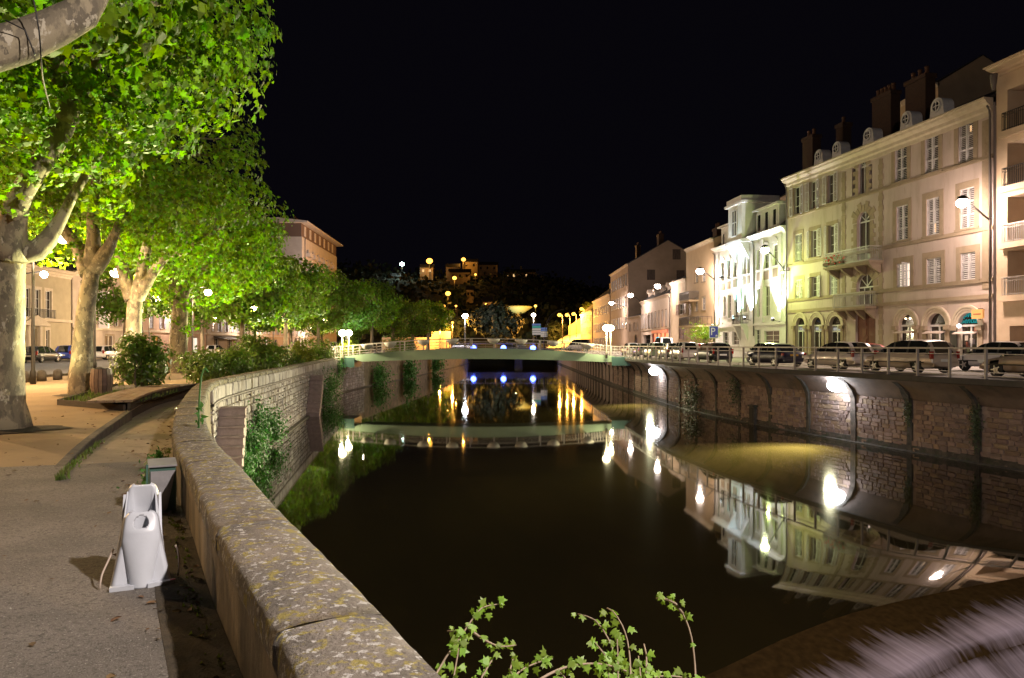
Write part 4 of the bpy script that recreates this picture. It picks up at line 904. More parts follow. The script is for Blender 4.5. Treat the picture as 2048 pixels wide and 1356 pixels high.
LB = [((-50.1, 85.5), (-51, 103), 'brown_shop_house', 'brown house with a red and white vertical sign at the left', m_l3, 9.8, 4, m_brsh), ((-51, 103.5), (-52.2, 128), 'pink_house', 'pink house with lilac blue shutters seen between the first trees', m_l2, 10.5, 6, m_bls),
      ((-52.2, 128.5), (-53.4, 152), 'grey_house', 'grey house above a dark shop awning behind the third tree', m_l3, 9.5, 6, m_bls), ((-53.4, 152.5), (-55, 185), 'ochre_house', 'warm lit house with tall lit windows behind the round bushes', m_b4, 9, 8, m_shut),
      ((-55, 186), (-56.5, 214), 'pink_arcade_house', 'pale pink building with pointed arches behind the thin trees', m_b6, 8.5, 6, m_shut), ((-56.5, 300), (-59, 350), 'white_office_block', 'white office block with broad lit windows beyond the trees', m_b6, 12, 9, m_shut)]
LF = []
for j, (PL, PR, nme, lb, mt, H, n, sm) in enumerate(LB):
    Fq = Fac(PL, PR, nme, lb, 0.); LF.append(Fq); rs = grid(Fq.W, n, (4., 7.), 1.15, 1.9) + grid(Fq.W, max(3, n // 2), (.3,), 2.2, 2.5)
    rs = [q for q in rs if q[3] < H - .3]; wall(Fq, H, rs, mt); body(Fq, H, 10, mt)
    for i, q in enumerate(rs): window(Fq, q, 'open' if q[2] > 3 and i % 3 else ('shut' if q[2] > 3 else 'none'), sur=.15, shmat=sm, lit=m_litw if (j in (3, 5) and i % 3 == 0) or (i * 7 + j) % 11 == 0 else None, glass=m_glass2 if i % 2 else None, mull=(1, 1))
    band(Fq, 3.4, .3, .2, m_corn); cornice(Fq, H - .2, .5, .5, m_corn); roof(Fq, H + .3, 10, 3.2, gm=mt); chimney(Fq, 3, 4, H + 1.2, 1.6, .8, 3, 3)
Fq = LF[4]
for s in (6, 9.5, 13):
    b = MB(); b.extr([(s - .9, -.06, .1), (s + .9, -.06, .1), (s + .9, -.06, 2.4), (s + .5, -.06, 3.4), (s, -.06, 4.), (s - .5, -.06, 3.4), (s - .9, -.06, 2.4)], (0, .05, 0)); b.obj('pointed_arch', m_glass2, Fq.root)
Fq = LF[2]; b = MB(); b.extr([(3, -.01, 3.2), (3, -1.8, 2.7), (3, -1.8, 2.6), (3, -.01, 3.)], (14, 0, 0)); b.obj('shop_awning', m_dark, Fq.root)
# vertical sign
Fq = LF[0]; sg = thing('vertical_sign', 'tall white vertical sign with red stacked letters on the brown shop house', 'sign', Fq.w(4.2, -.9, 3.6), Fq.rz + math.pi / 2)
wS = 1.15; b = MB(); b.box(-wS, 0, -.1, .1, 0, 4.4); b.obj('panel', M('sign_white', (.75, .70, .70), rough=.5, emit=(1, .9, .9), estr=.12), sg)
m_red = M('sign_red', (.55, .03, .05), rough=.5); 
for k, ch in enumerate('DEMENA'): text('letter', ch, m_red, sg, (-wS / 2, -.115, 3.62 - k * .55), .66)
b = MB()
for k in range(20): t0, t1 = 2 * math.pi * k / 20, 2 * math.pi * (k + 1) / 20; b.bar((-wS / 2 + .34 * math.cos(t0), -.115, .5 + .3 * math.sin(t0)), (-wS / 2 + .34 * math.cos(t1), -.115, .5 + .3 * math.sin(t1)), .13, .03)
b.obj('ring_mark', m_red, sg); b = MB(); b.bar((0, 0, 1), (.2, 0, 1), .06); b.bar((0, 0, 3.6), (.2, 0, 3.6), .06); b.obj('bracket', m_dark, sg)
# high apartment tower beyond the trees
m_tw = M('tower_render', (.41, .36, .33), (.36, .315, .29), .6, .9); FT = Fac((-56, 200), (-57.5, 246), 'apartment_tower', 'tall pinkish apartment tower with a dark top floor rising behind the trees', 0.); H = 30.5
wl = [(5 + k * 6.3, 7.6 + k * 6.3, z, z + 2.0) for z in (6, 10, 14, 18, 22, 26) for k in range(6)]
wall(FT, H, wl, m_tw); body(FT, H, 14, m_tw)
for i, q in enumerate(wl): window(FT, q, 'none', sur=0, dep=.3, sill=False, glass=m_glass2 if i % 2 else None)
for z in (6, 10, 14, 18, 22, 26):
    if z == 6: b = MB(); b.box(0, 3.8, -1.1, -.001, -.3, .75); bme_ = b.mesh('balcony', m_tw)
    for k in range(6): inst('balcony', bme_, FT.root, (4.6 + k * 6.3, 0, z))
m_top = M('brown_top_floor', (.11, .07, .055), rough=.8); b = MB(); b.box(-.02, FT.W + .02, .2, 14, H, H + 3.6); b.obj('top_floor', m_top, FT.root)
b = MB()
for k in range(7): b.box(3 + k * 6, 5 + k * 6, .1, .18, H + .6, H + 3.2)
b.obj('column', m_tw, FT.root)
b = MB(); b.extr([(-1.6, -1.8, H + 3.6), (-1.6, 15, H + 3.6), (-1.6, 15, H + 4.1), (-1.6, 6, H + 4.9), (-1.6, -1.8, H + 4.0)], (FT.W + 3.2, 0, 0)); b.obj('roof', m_tw, FT.root)
chimney(FT, 12, 5, H + 4.5, 2, 1.2, 2.4, 2)
pipe(FT, 2.8, 0, H, -.15, .12)
lamp_light((-38, 190, 22), 18000, (1, .84, .74), .5)
# ------------------------------------------------------------------ trees
m_bark = M('plane_bark', (.31, .255, .165), (.19, .155, .105), 3.4, .85, bump=.4, bscale=16, c3=(.14, .115, .08), s3=5, t3=(.55, .575), stretch=(1, 1, .6), t2=(.47, .53), c4=(.46, .40, .30), s4=6.5, t4=(.60, .63))
m_bark2 = M('young_bark', (.26, .21, .15), (.15, .12, .09), 3, .9, bump=.3, bscale=20, stretch=(1, 1, .3))
m_leaf = M('plane_leaf', (.18, .29, .012), (.10, .21, .010), .9, .5, isl=.55, trans=.45)
m_leaf2 = M('plane_leaf_far', (.12, .205, .016), (.075, .145, .013), .6, .55, isl=.5, trans=.4)
m_bush = M('bush_leaf', (.085, .17, .018), (.13, .18, .025), 1.4, .4, isl=.45, trans=.22)
m_bushy = M('golden_bush_leaf', (.20, .24, .02), (.13, .17, .02), 2, .5, isl=.35, trans=.3)
m_darkleaf = M('dark_leaf', (.012, .022, .008), (.008, .016, .006), 1, .7, isl=.4)

def clumps(c, rad, n, r):
    out = []
    while len(out) < n:
        v = rng.normal(size=3); v /= np.linalg.norm(v); v *= rng.uniform(.45, 1.) ** .6
        out.append((np.array(c) + v * np.array(rad), r * rng.uniform(.7, 1.25)))
    return out
LAMPS_SEEN = [(130, 475, 30.5, 17), (232, 546, 46, 14), (312, 598, 72, 12), (320, 616, 90, 12), (416, 585, 63, 12), (508, 615, 88, 11), (565, 630, 105, 9), (652, 638, 127, 9), (88, 549, 66, 16), (110, 290, 13.2, 20), (125, 255, 13.2, 22), (138, 220, 13.2, 24), (85, 335, 13.4, 20), (60, 385, 13.5, 20), (35, 440, 13.8, 18), (120, 165, 13, 16)]
def prune(p):          # gaps in the leaves in front of lamps and of the nearest tree's bare limb
    px = CXP + FPX * p[:, 0] / p[:, 1]; py = YHP - FPX * (p[:, 2] - EYE) / p[:, 1]; k = np.ones(len(p), bool)
    for x, y, d, r in LAMPS_SEEN: k &= ~((p[:, 1] > 1) & (p[:, 1] < d) & (((px - x) ** 2 + (py - y) ** 2) < (r + rng.uniform(-5, 4, len(p))) ** 2))
    return k
def crown_pts(cl, n, c, flat=.75):
    w = np.array([q[1] ** 2 for q in cl]); idx = rng.choice(len(cl), n, p=w / w.sum())
    Cc = np.array([q[0] for q in cl])[idx]; R = np.array([q[1] for q in cl])[idx]
    v = rng.normal(size=(n, 3)); v /= np.linalg.norm(v, axis=1, keepdims=True); rr = R * rng.uniform(.35, 1.0, n) ** .5
    pts = Cc + v * rr[:, None] * np.array([1, 1, flat])
    out = pts - np.array(c); out /= np.linalg.norm(out, axis=1, keepdims=True) + 1e-6
    return pts, v * .8 + out * .8 + rng.normal(size=(n, 3)) * .55 + np.array([0, 0, .35])
def branch_to(b, a, e, r0, r1, n=6, wob=.25, mat=0, sides=7):
    a, e = Vector(a), Vector(e); pts = []
    for i in range(n + 1):
        t = i / n; p = a.lerp(e, t); k = math.sin(math.pi * t) * wob
        pts.append(p + Vector((random.uniform(-k, k), random.uniform(-k, k), random.uniform(-k, k) + k * .8)))
    b.tube(pts, [r0 + (r1 - r0) * i / n for i in range(n + 1)], sides, mat); return pts[-1]
def tree(name, label, base, trunk, limbs, cl, nleaf, lsz, tpl, mat, bark, group, c, nleafparts=0, sides=12, twigs=14):
    base = Vector(base); root = thing(name, label, 'tree', base, 0, group); L = lambda p: Vector(p) - base
    b = MB(); pts = [L(p) for p, r in trunk]; cp = catmull(pts, .25); n = len(cp); rr = np.interp(np.linspace(0, 1, n), np.linspace(0, 1, len(trunk)), [r for p, r in trunk])
    ph = random.uniform(0, 6)
    b.tube(cp, list(rr), sides, 0, True, .045); b.obj('trunk', bark, root)
    for lm in limbs:
        b = MB(); cp = catmull([L(p) for p, r in lm], .22); rr = np.interp(np.linspace(0, 1, len(cp)), np.linspace(0, 1, len(lm)), [r for p, r in lm])
        b.tube(cp, list(rr * (1 + .07 * np.sin(np.arange(len(cp)) * .9) + .05 * np.sin(np.arange(len(cp)) * .37 + 1))), 16, 0, True, .03); b.obj('limb', bark, root)
    if twigs:
        b = MB(); src = [Vector(lm[-1][0]) for lm in limbs] or [Vector(trunk[-1][0])]
        for k in range(twigs):
            e = Vector(cl[random.randrange(len(cl))][0]); s_ = min(src, key=lambda q: (q - e).length); branch_to(b, L(s_), L(e), .07, .02, 5, .2, 0, 6)
        b.obj('branch', bark, root)
    pts, nn = crown_pts(cl, nleaf, c); k_ = prune(pts); pts, nn = pts[k_], nn[k_]; nleaf = len(pts); sz = rng.uniform(.42, 1.3, nleaf) * lsz
    if nleafparts:
        vis = (pts[:, 1] > 2) & (np.abs(pts[:, 0] / pts[:, 1]) < .68) & ((pts[:, 2] - EYE) / pts[:, 1] < .46)
        dist = np.where(vis, np.linalg.norm(pts - np.array([0, 0, EYE]), axis=1) / sz, 1e9); order = np.argsort(dist); near = order[:nleafparts]
        lm = [cloud('leaf', [(0, 0, 0)], [(0, 0, 1)], [1], tpl, mat, as_mesh=True) for k in range(5)]
        for i in near:
            q = Vector(nn[i]).to_track_quat('Z', 'Y'); o = inst('leaf', lm[i % 5], root, tuple(L(pts[i])), (0, 0, 0), (sz[i],) * 3); o.rotation_euler = (q @ Matrix.Rotation(random.uniform(0, 6.3), 4, 'Z').to_quaternion()).to_euler()
        keep = np.ones(nleaf, bool); keep[near] = False; pts, nn, sz = pts[keep], nn[keep], sz[keep]
    o = cloud('crown', pts - np.array(base), nn, sz, tpl, mat, root)
    return root
G = 'plane trees along the left quay'
def Q(px, py, d): return P(px, py, d)
# tree whose trunk stands outside the frame: only its mottled limb reaches in
cl = clumps((-6.4, 9.6, 7.2), (2.6, 2.0, 1.2), 16, .9) + [(np.array(Q(x, y, d)), r) for x, y, d, r in ((20, 25, 9.6, .6), (90, -40, 9.2, .7), (230, -60, 9.5, .8), (330, 10, 10.5, .8), (420, -20, 10.8, .9), (250, 60, 10.6, .7))]
tree('plane_tree', 'plane tree whose thick mottled limb crosses the upper left corner', (-7.6, 7.0, 0), [((-7.6, 7, -.1), .5), ((-7.55, 7, 2), .38), ((-7.5, 7.1, 4.2), .36)],
     [[((-7.5, 7.1, 4.0), .34), (Q(-150, 125, 7.6), .29), (Q(-40, 105, 7.8), .26), (Q(40, 85, 8), .24), (Q(110, 55, 8.2), .22), (Q(165, 25, 8.3), .21), (Q(200, -40, 8.5), .15)],
      [((-7.5, 7.1, 4.1), .3), ((-8.2, 7.6, 6), .22), ((-8.4, 8, 8), .12)]], cl, 2600, .2, PLANE_LEAF, m_leaf, m_bark, G, (-6.4, 9.6, 6.5), 0)
# nearest visible tree
cl = clumps((-8.6, 12.8, 7.9), (3.1, 3.3, 2.5), 52, 1.0)
cl += [(np.array(Q(x, y, d)), r) for x, y, d, r in ((465, 60, 12.5, .8), (490, 130, 12.6, .55), (440, 180, 12.8, .8), (400, 120, 12, .9), (330, 190, 12.4, .8), (300, 90, 11.8, .8), (260, 250, 12.8, .7), (465, 20, 12.4, .75), (512, 60, 12.9, .35), (300, 150, 11.8, .7), (370, 50, 11.8, .8),
      (40, 250, 12.6, .7), (20, 340, 13, .6), (80, 330, 13.4, .55), (150, 300, 13.2, .6), (230, 330, 13.2, .55), (200, 190, 12.4, .6), (60, 190, 12.2, .7), (270, 200, 12.2, .7), (0, 170, 12, .7), (30, 410, 13.6, .35), (340, 270, 13.4, .6), (215, 400, 14.5, .5), (420, 235, 13, .4))]
tree('plane_tree', 'nearest big plane tree with a grey mottled trunk at the left frame edge', (-9.5, 14.1, 0),
     [((-9.6, 14.1, -.12), .52), ((-9.64, 14.1, .25), .42), ((-9.62, 14.1, 1.2), .38), ((-9.57, 14.1, 2.3), .36), ((-9.52, 14.05, 3.2), .36), ((-9.45, 14.0, 3.75), .30)],
     [[((-9.4, 14, 3.2), .33), (Q(22, 455, 13.9), .21), (Q(45, 385, 13.6), .20), (Q(105, 290, 13.4), .19), (Q(135, 225, 13.3), .20), (Q(118, 150, 13.2), .15), (Q(85, 60, 13), .12)],
      [(Q(132, 235, 13.3), .2), (Q(165, 170, 13.1), .13), (Q(215, 90, 12.9), .08)],
      [((-9.35, 14, 3.3), .22), (Q(75, 500, 14.2), .115), (Q(115, 450, 14.3), .09), (Q(150, 385, 14.3), .08), (Q(195, 310, 14.2), .085), (Q(225, 230, 14), .12), (Q(300, 130, 13.6), .07)],
      [((-9.5, 14.1, 3.3), .3), ((-10.6, 14.2, 5), .22), ((-11.2, 14, 7), .14)]], cl, 25000, .142, PLANE_LEAF, m_leaf, m_bark, G, (-8.5, 13, 7.5), 300, 18)
# second, third and fourth
cl = clumps((-13.8, 24, 7.0), (4.0, 4.2, 1.9), 50, 1.05) + [(np.array(Q(x, y, d)), r) for x, y, d, r in ((490, 335, 23.5, .8), (450, 275, 24, 1.2), (480, 300, 24, .8), (480, 400, 23.5, 1.1), (400, 420, 23, 1.1), (330, 380, 23, 1.1), (250, 420, 24, 1), (380, 330, 24, 1.2), (430, 370, 23.5, 1), (140, 500, 24, .6), (70, 480, 25, .8), (505, 380, 24.5, .6))]
tree('plane_tree', 'second plane tree with a pale yellow flaking trunk next to the litter bin', (-13.8, 24, 0),
     [((-13.75, 24, -.1), .40), ((-13.8, 24, .25), .34), ((-13.75, 24, 1.3), .29), ((-13.65, 24, 2.6), .26), ((-13.5, 24, 3.6), .26), ((-13.4, 24, 4.2), .23)],
     [[((-13.4, 24, 4.), .27), (Q(215, 500, 24), .16), (Q(238, 450, 24), .13), (Q(262, 400, 24), .10), (Q(310, 330, 24), .12)], [((-13.45, 24, 3.9), .26), (Q(187, 480, 24), .2), (Q(185, 420, 24), .17), (Q(195, 340, 24), .15)],
      [((-13.5, 24, 3.9), .3), (Q(160, 500, 24.3), .22), (Q(110, 440, 24.6), .15)]], cl, 18500, .158, PLANE_LEAF, m_leaf, m_bark, G, (-13.4, 24, 6.5), 0, 16)
cl = clumps((-16.7, 33, 7.2), (4.8, 4.6, 2.2), 54, 1.15) + [(np.array(Q(x, y, d)), r) for x, y, d, r in ((540, 430, 32, 1.1), (510, 470, 32, 1.2), (480, 520, 32.5, 1.2), (430, 470, 31.5, 1.3), (540, 480, 33, .9), (380, 500, 32, 1.1), (450, 550, 33, .9))]
tree('plane_tree', 'third plane tree with its trunk brightly lit behind the first round bush', (-16.8, 33.2, 0),
     [((-16.8, 33.2, -.1), .48), ((-16.8, 33.2, .6), .38), ((-16.75, 33.2, 2), .33), ((-16.7, 33.2, 3.4), .32), ((-16.6, 33.2, 3.9), .29)],
     [[((-16.6, 33.2, 3.6), .3), (Q(290, 510, 33.2), .24), (Q(310, 430, 33), .18), (Q(330, 370, 33), .1)], [((-16.7, 33.2, 3.6), .3), (Q(330, 515, 33), .2), (Q(365, 505, 32.5), .15), (Q(430, 460, 32), .08)], [((-16.8, 33.2, 3.6), .3), (Q(240, 520, 33.4), .25), (Q(225, 430, 33.4), .15)]],
     cl, 15000, .18, MID_LEAF, m_leaf, m_bark, G, (-16.5, 33, 6.8), 0, 14)
cl = clumps((-18.2, 44, 7.1), (4.6, 4.6, 2.6), 54, 1.2) + [(np.array(Q(x, y, d)), r) for x, y, d, r in ((350, 640, 42.6, .5), (345, 600, 42.6, .6), (380, 660, 42.6, .5), (372, 610, 42.5, .6))]
tree('plane_tree', 'fourth plane tree with leafy sprouts on its trunk', (-19.2, 43, 0),
     [((-19.2, 43, -.1), .6), ((-19.2, 43, .6), .52), ((-19.1, 43, 2), .46), ((-19, 43, 4), .42), ((-18.8, 43, 5), .36)],
     [[((-18.9, 43, 4.6), .28), ((-17.8, 43.5, 6.2), .2), ((-16.5, 44, 7.8), .1)], [((-19, 43, 4.6), .28), ((-20, 43, 6.5), .2), ((-20.6, 43.4, 8.2), .1)]], cl, 10000, .23, MID_LEAF, m_leaf, m_bark, G, (-17.6, 44, 7), 0, 12)
# further trees: three crowns, copied
def far_tree(label, x, y, seed, h=11., rr=4.6, n=5200, lz=.34, thin=.22):
    c = (x + .6, y, h * .66); cl = clumps(c, (rr * .85, rr * .85, h * .28), 34, 1.3)
    return tree('plane_tree', label, (x, y, 0), [((x, y, -.1), thin * 1.3), ((x + .05, y, 1.5), thin), ((x + .1, y, 3.4), thin * .9), ((x + .2, y, 4.6), thin * .7)],
                [[((x + .15, y, 4.2), thin * .6), ((x + .8, y, 5.8), thin * .4), ((x + 1.4, y + .4, 7.6), .06)], [((x + .1, y, 4.), thin * .6), ((x - .9, y, 5.6), thin * .4), ((x - 1.5, y - .3, 7.5), .06)]], cl, n, lz, FAR_LEAF, m_leaf2, m_bark2, G, c, 0, 9, 8)
ORD = ['fifth', 'sixth', 'seventh', 'eighth', 'ninth', 'tenth', 'eleventh', 'twelfth']
fr = [(-20.2, 56), (-20.6, 68), (-21, 81), (-21, 95), (-20.6, 110), (-19.8, 126), (-19, 143), (-18, 160)]
proto = []
for i, (x, y) in enumerate(fr):
    lb = ORD[i] + ' plane tree of the quay row, counted from the camera'
    if i < 3: proto.append(far_tree(lb, x, y, i, (9.2, 9.9, 10.4)[i], 4.3, 6500, .3, .2)); continue
    o = copy_tree(proto[i % 3]); o.location = (x, y, 0); o.rotation_euler = (0, 0, 1.9 * i); o.scale = (1.08, 1.08, 1.10 + .06 * math.sin(i * 2.1)); o['label'] = lb
    if i > 4:
        for ch in o.children:
            if ch.name.startswith('trunk'): ch.scale = (1.7, 1.7, 1)
rows2 = [(-31, 60), (-31.3, 76), (-31.6, 92), (-31.8, 108), (-31.6, 125), (-31, 143)]
for i, (x, y) in enumerate(rows2):
    o = copy_tree(proto[(i + 1) % 3]); o.location = (x, y, 0); o.rotation_euler = (0, 0, 1.1 + 2.3 * i); o.scale = (.95, .95, .95 + .05 * math.sin(i)); o['group'] = 'thin plane trees of the second row'
    o['label'] = ['first', 'second', 'third', 'fourth', 'fifth', 'sixth'][i] + ' thin trunked plane tree of the second row by the boulevard'
# soil rings at two trunks
for i, (x, y, r) in enumerate(((-9.5, 14.1, .8), (-13.8, 24, .85))):
    b = MB(); n = 40; vs = []
    for k in range(n): a = 2 * math.pi * k / n; q = r * (1 + .16 * math.sin(3 * a + i) + .09 * math.sin(7 * a) + .12 * random.random()); vs.append((x + .12 + q * math.cos(a), y + q * math.sin(a) * .9, .017))
    b.add(vs + [(x, y, .07)], [(k, (k + 1) % n, n) for k in range(n)], 0, True); b.obj('soil', m_soil)['kind'] = 'structure'

# ------------------------------------------------------------------ bushes
def bush(label, x, y, z, rx, rz_, n, lz, mat, tpl=OVAL_LEAF, name='bush', group='round bushes beside the parapet', ry=None):
    root = thing(name, label, 'bush', (x, y, z), 0, group); cl = clumps((0, 0, rz_ * 1.0), (rx * .72, (ry or rx) * .72, rz_ * .75), 22, rx * .42)
    cl = [(q, r) for q, r in cl if q[2] > 0]; pts, nn = crown_pts(cl, n, (0, 0, rz_ * .6), 1.0); k = pts[:, 2] > .03; pts, nn = pts[k], nn[k]
    cloud('foliage', pts, nn, rng.uniform(.6, 1.3, len(pts)) * lz, tpl, mat, root)
    b = MB()
    for k in range(7): branch_to(b, (random.uniform(-.15, .15), random.uniform(-.15, .15), -.1), cl[k % len(cl)][0], .035, .012, 4, .1, 0, 5)
    b.obj('stem', m_bark2, root); return root
bush('big round glossy bush right of the litter bin, nearest of all', -13.0, 26.2, 0, 1.05, 1.0, 4200, .17, m_bush)
bush('loose yellowish bush behind the nearest round bush', -12.6, 30.5, 0, .95, .8, 2600, .17, m_bush)
bush('wide lit bush to the right of the nearest round bush', -12.3, 32.5, -.1, 1.1, .85, 2800, .18, m_bush)
bush('tall dark bush touching the wall, right end of the near bush group', -12.0, 35.6, -.15, 1.25, 1.15, 3600, .19, m_bush)
bush('low shrub at the foot of the tall dark bush', -11.9, 33.4, -.2, .7, .5, 1300, .15, m_bush)
bush('dark low bush after the gap along the wall', -13.9, 43.5, 0, 1.15, .78, 2200, .2, m_bush)
bush('small dark bush left of the golden bush', -13.9, 47.0, 0, 1.0, .62, 1500, .2, m_bush)
bush('bright golden yellow bush by the wall', -14.3, 51.0, 0, 1.05, .95, 2200, .18, m_bushy)
bush('dark green bush right before the footbridge lamps', -16.0, 60.5, 0, 1.9, 1.1, 2600, .24, m_bush)
bush('dark rounded bush just beyond the footbridge lamps', -16.3, 76, 0, 1.8, 1.1, 2200, .26, m_bush)
bush('yellow bush standing at the left foot of the footbridge', -15.6, 71, .1, 1.1, 1.0, 1500, .24, m_bushy)
bush('dark bush below the last plane trees behind the footbridge rail', -14.8, 98, .1, 2.6, 1.4, 2400, .34, m_bush)
# planter with boards, soil and grass
pk = thing('planter_bench', 'low planter with a dark timber side and a boarded bench along its river edge', 'planter', (0, 0, 0))
t0, t1 = LW.ty(18.6), LW.ty(29.5); n = 16; m_tim = M('dark_timber', (.065, .048, .035), (.04, .03, .022), 4, .8, bump=.4, stretch=(1, 1, 6)); m_board = M('weathered_board', (.30, .21, .14), (.22, .15, .10), 5, .8, bump=.4, bscale=30, rnd=.15)
for i in range(9):
    b = MB(); vs = []; ta, tb = t0 + (t1 - t0) * i / 9 + .01, t0 + (t1 - t0) * (i + 1) / 9 - .01
    for t in (ta, tb):
        for o, z in ((1.78, -.45), (1.78, .20), (1.84, .20), (1.84, -.5)): q = LW.at(t, o); vs.append((q.x, q.y, z))
    b.add(vs, [(0, 1, 2, 3), (7, 6, 5, 4), (0, 4, 5, 1), (1, 5, 6, 2), (2, 6, 7, 3)]); b.obj('side_panel', m_tim, pk)
for j in range(5):
    for s_, (ta, tb) in enumerate(((t0 - .05, t0 + 3.3), (t0 + 3.32, t0 + 6.6))):
        b = MB(); vs = []; m_ = 6
        for i in range(m_ + 1):
            t = ta + (tb - ta) * i / m_
            for o, z in ((1.72 + j * .2, .21), (1.72 + j * .2, .265), (1.905 + j * .2, .265), (1.905 + j * .2, .21)): q = LW.at(t, o); vs.append((q.x, q.y, z))
        b.add(vs, [(i * 4 + k, i * 4 + (k + 1) % 4, (i + 1) * 4 + (k + 1) % 4, (i + 1) * 4 + k) for i in range(m_) for k in range(4)] + [(0, 1, 2, 3), (m_ * 4 + 3, m_ * 4 + 2, m_ * 4 + 1, m_ * 4)]); b.obj('plank', m_board, pk)
A_ = LW.at(t0, 1.9); B_ = Vector((-12.1, 20.0)); C_ = Vector((-15.0, 28.5)); D_ = LW.at(t1, 1.9)
b = MB(); b.add([(A_.x, A_.y, .10), (B_.x, B_.y, .05), (C_.x, C_.y, .08), (D_.x, D_.y, .10)], [(0, 1, 2, 3)]); b.obj('soil_bed', m_soil, pk)
b = MB()
for p, q in ((A_, B_), (B_, C_)): b.bar((p.x, p.y, .06), (q.x, q.y, .06), .06, .18)
b.obj('edging', m_tim, pk)
def grass(name, label, fn, n, h, mat, parent=None):
    C = np.array([fn() for _ in range(n)]); t = [(-.06, 0, 0), (.06, 0, 0), (.03, .6, -.05), (0, 1, -.25)]
    N = rng.normal(size=(n, 3)) * np.array([1, 1, .25]); T = []
    V = []; 
    for c in C:
        a = random.uniform(0, 6.28); l = h * random.uniform(.5, 1.3); w = .012 + .006 * random.random(); dx, dy = math.cos(a), math.sin(a); le = random.uniform(.1, .6) * l
        V += [(c[0] - dy * w, c[1] + dx * w, c[2]), (c[0] + dy * w, c[1] - dx * w, c[2]), (c[0] + dx * le, c[1] + dy * le, c[2] + l)]
    me = bpy.data.meshes.new(name); me.from_pydata(V, [], [(3 * i, 3 * i + 1, 3 * i + 2) for i in range(n)]); me.materials.append(mat); o = inst(name, me, parent)
    if not parent: o['kind'] = 'stuff'
    return o
m_grass = M('grass_blade', (.10, .17, .03), (.14, .16, .04), 2, .7, isl=.4, trans=.25)
def gp():
    u, v = random.random(), random.random() ** .8; p = A_.lerp(B_, u).lerp(D_.lerp(C_, u), v * .55); return (p.x, p.y, .08)
grass('grass', '', gp, 1100, .13, m_grass)
def ge():
    t = tA + random.random() ** 2 * 4.5; q = LW.at(t, 1.66 - abs(random.gauss(0, .05))); return (q.x, q.y, zpath(q.y) + .01)
grass('grass_tufts', '', ge, 260, .07, m_grass)
def gw():
    t = LW.ty(1.2) + random.random() * (LW.ty(12) - LW.ty(1.2)); q = LW.at(t, .47 + abs(random.gauss(0, .06))); return (q.x, q.y, .01 + zpath(q.y))
grass('wall_foot_grass', '', gw, 420, .035, m_grass)
# fallen leaves and grit on the pavement
n = 520; C = []
for k in range(n):
    t = random.uniform(LW.ty(1.), LW.ty(19)); o = (.45 + abs(random.gauss(0, .25))) if k % 2 else random.uniform(.5, 5); q = LW.at(t, o); C.append((q.x, q.y, .032 + (zpath(q.y) if o < 1.7 else 0)))
o = cloud('leaf_litter', C, rng.normal(size=(n, 3)) * .25 + [0, 0, 1], rng.uniform(.02, .07, n), MID_LEAF, M('dry_leaf', (.22, .12, .05), (.12, .07, .035), 5, .8, isl=.5)); o['kind'] = 'stuff'
n = 900; C = [(random.uniform(-7, -.3), random.uniform(1.8, 12), .02) for k in range(n)]; C = [c for c in C if c[0] < LW.at(LW.ty(max(1, c[1])), .45).x]
o = cloud('grit', C, rng.normal(size=(len(C), 3)) * .4 + [0, 0, 1], rng.uniform(.008, .022, len(C)), FAR_LEAF, M('grit_stone', (.45, .42, .37), (.08, .07, .06), 40, .9, isl=.5)); o['kind'] = 'stuff'

# ------------------------------------------------------------------ saplings growing out of the wall under the camera
m_twig = M('twig', (.36, .27, .19), (.26, .19, .13), 20, .7); m_sap = M('sapling_leaf', (.22, .34, .045), (.16, .27, .04), 12, .5, rnd=.3, trans=.3)
lm = [cloud('leaf', [(0, 0, 0)], [(0, 0, 1)], [1], PLANE_LEAF, m_sap, as_mesh=True) for k in range(4)]
def sapling(label, stems, lsz, dens, D):
    """stems: pixel polylines with a depth; the last entries lie above, the first goes down to the wall"""
    q0 = Vector((stems[0][0][0], stems[0][0][1], 0)); p0 = Vector(P(*stems[0][0])); root = thing('sapling', label, 'plant', p0, 0, 'saplings sprouting from the river wall')
    for j, st in enumerate(stems):
        pts = [Vector(P(*s)) - p0 for s in st]; cp = catmull(pts, .03); nn = len(cp); b = MB()
        b.tube(cp, [.0046 * (1 - .75 * i / nn) + .001 for i in range(nn)], 6); b.obj('stem', m_twig, root)
        L_ = sum((cp[i + 1] - cp[i]).length for i in range(nn - 1)); k = max(2, int(L_ * dens[j]))
        for i in range(k):
            u = .35 + .65 * (i + random.random() * .6) / k if dens[j] < 60 else .15 + .85 * (i + random.random() * .5) / k
            p = cp[min(nn - 1, int(u * nn))]; v = Vector((random.gauss(0, 1), random.gauss(0, .7), random.gauss(.5, .7))).normalized()
            e = p + v * random.uniform(.01, .03); s = lsz * random.uniform(.55, 1.3)
            N = Vector((random.gauss(.1, .5), -1 + random.gauss(0, .35), .7 + random.gauss(0, .35))); qt = N.to_track_quat('Z', 'Y')
            o = inst('leaf', lm[(i + j) % 4], root, e, (0, 0, 0), (s,) * 3); o.rotation_euler = (qt @ Matrix.Rotation(random.uniform(-1.2, 1.2), 4, 'Z').to_quaternion()).to_euler()
sapling('leafy sapling with a forked stem next to the wall coping at the bottom', [[(905, 1640, 2.3), (850, 1420, 2.55), (880, 1335, 2.7), (925, 1268, 2.8), (945, 1238, 2.85), (965, 1215, 2.9), (1005, 1207, 2.95)],
        [(925, 1268, 2.8), (915, 1262, 2.8), (895, 1262, 2.82)], [(935, 1255, 2.82), (965, 1278, 2.85), (1000, 1293, 2.9), (1032, 1290, 2.95)], [(905, 1500, 2.45), (905, 1380, 2.6), (918, 1295, 2.72)]], .031, [45, 70, 45, 34], 2.8)
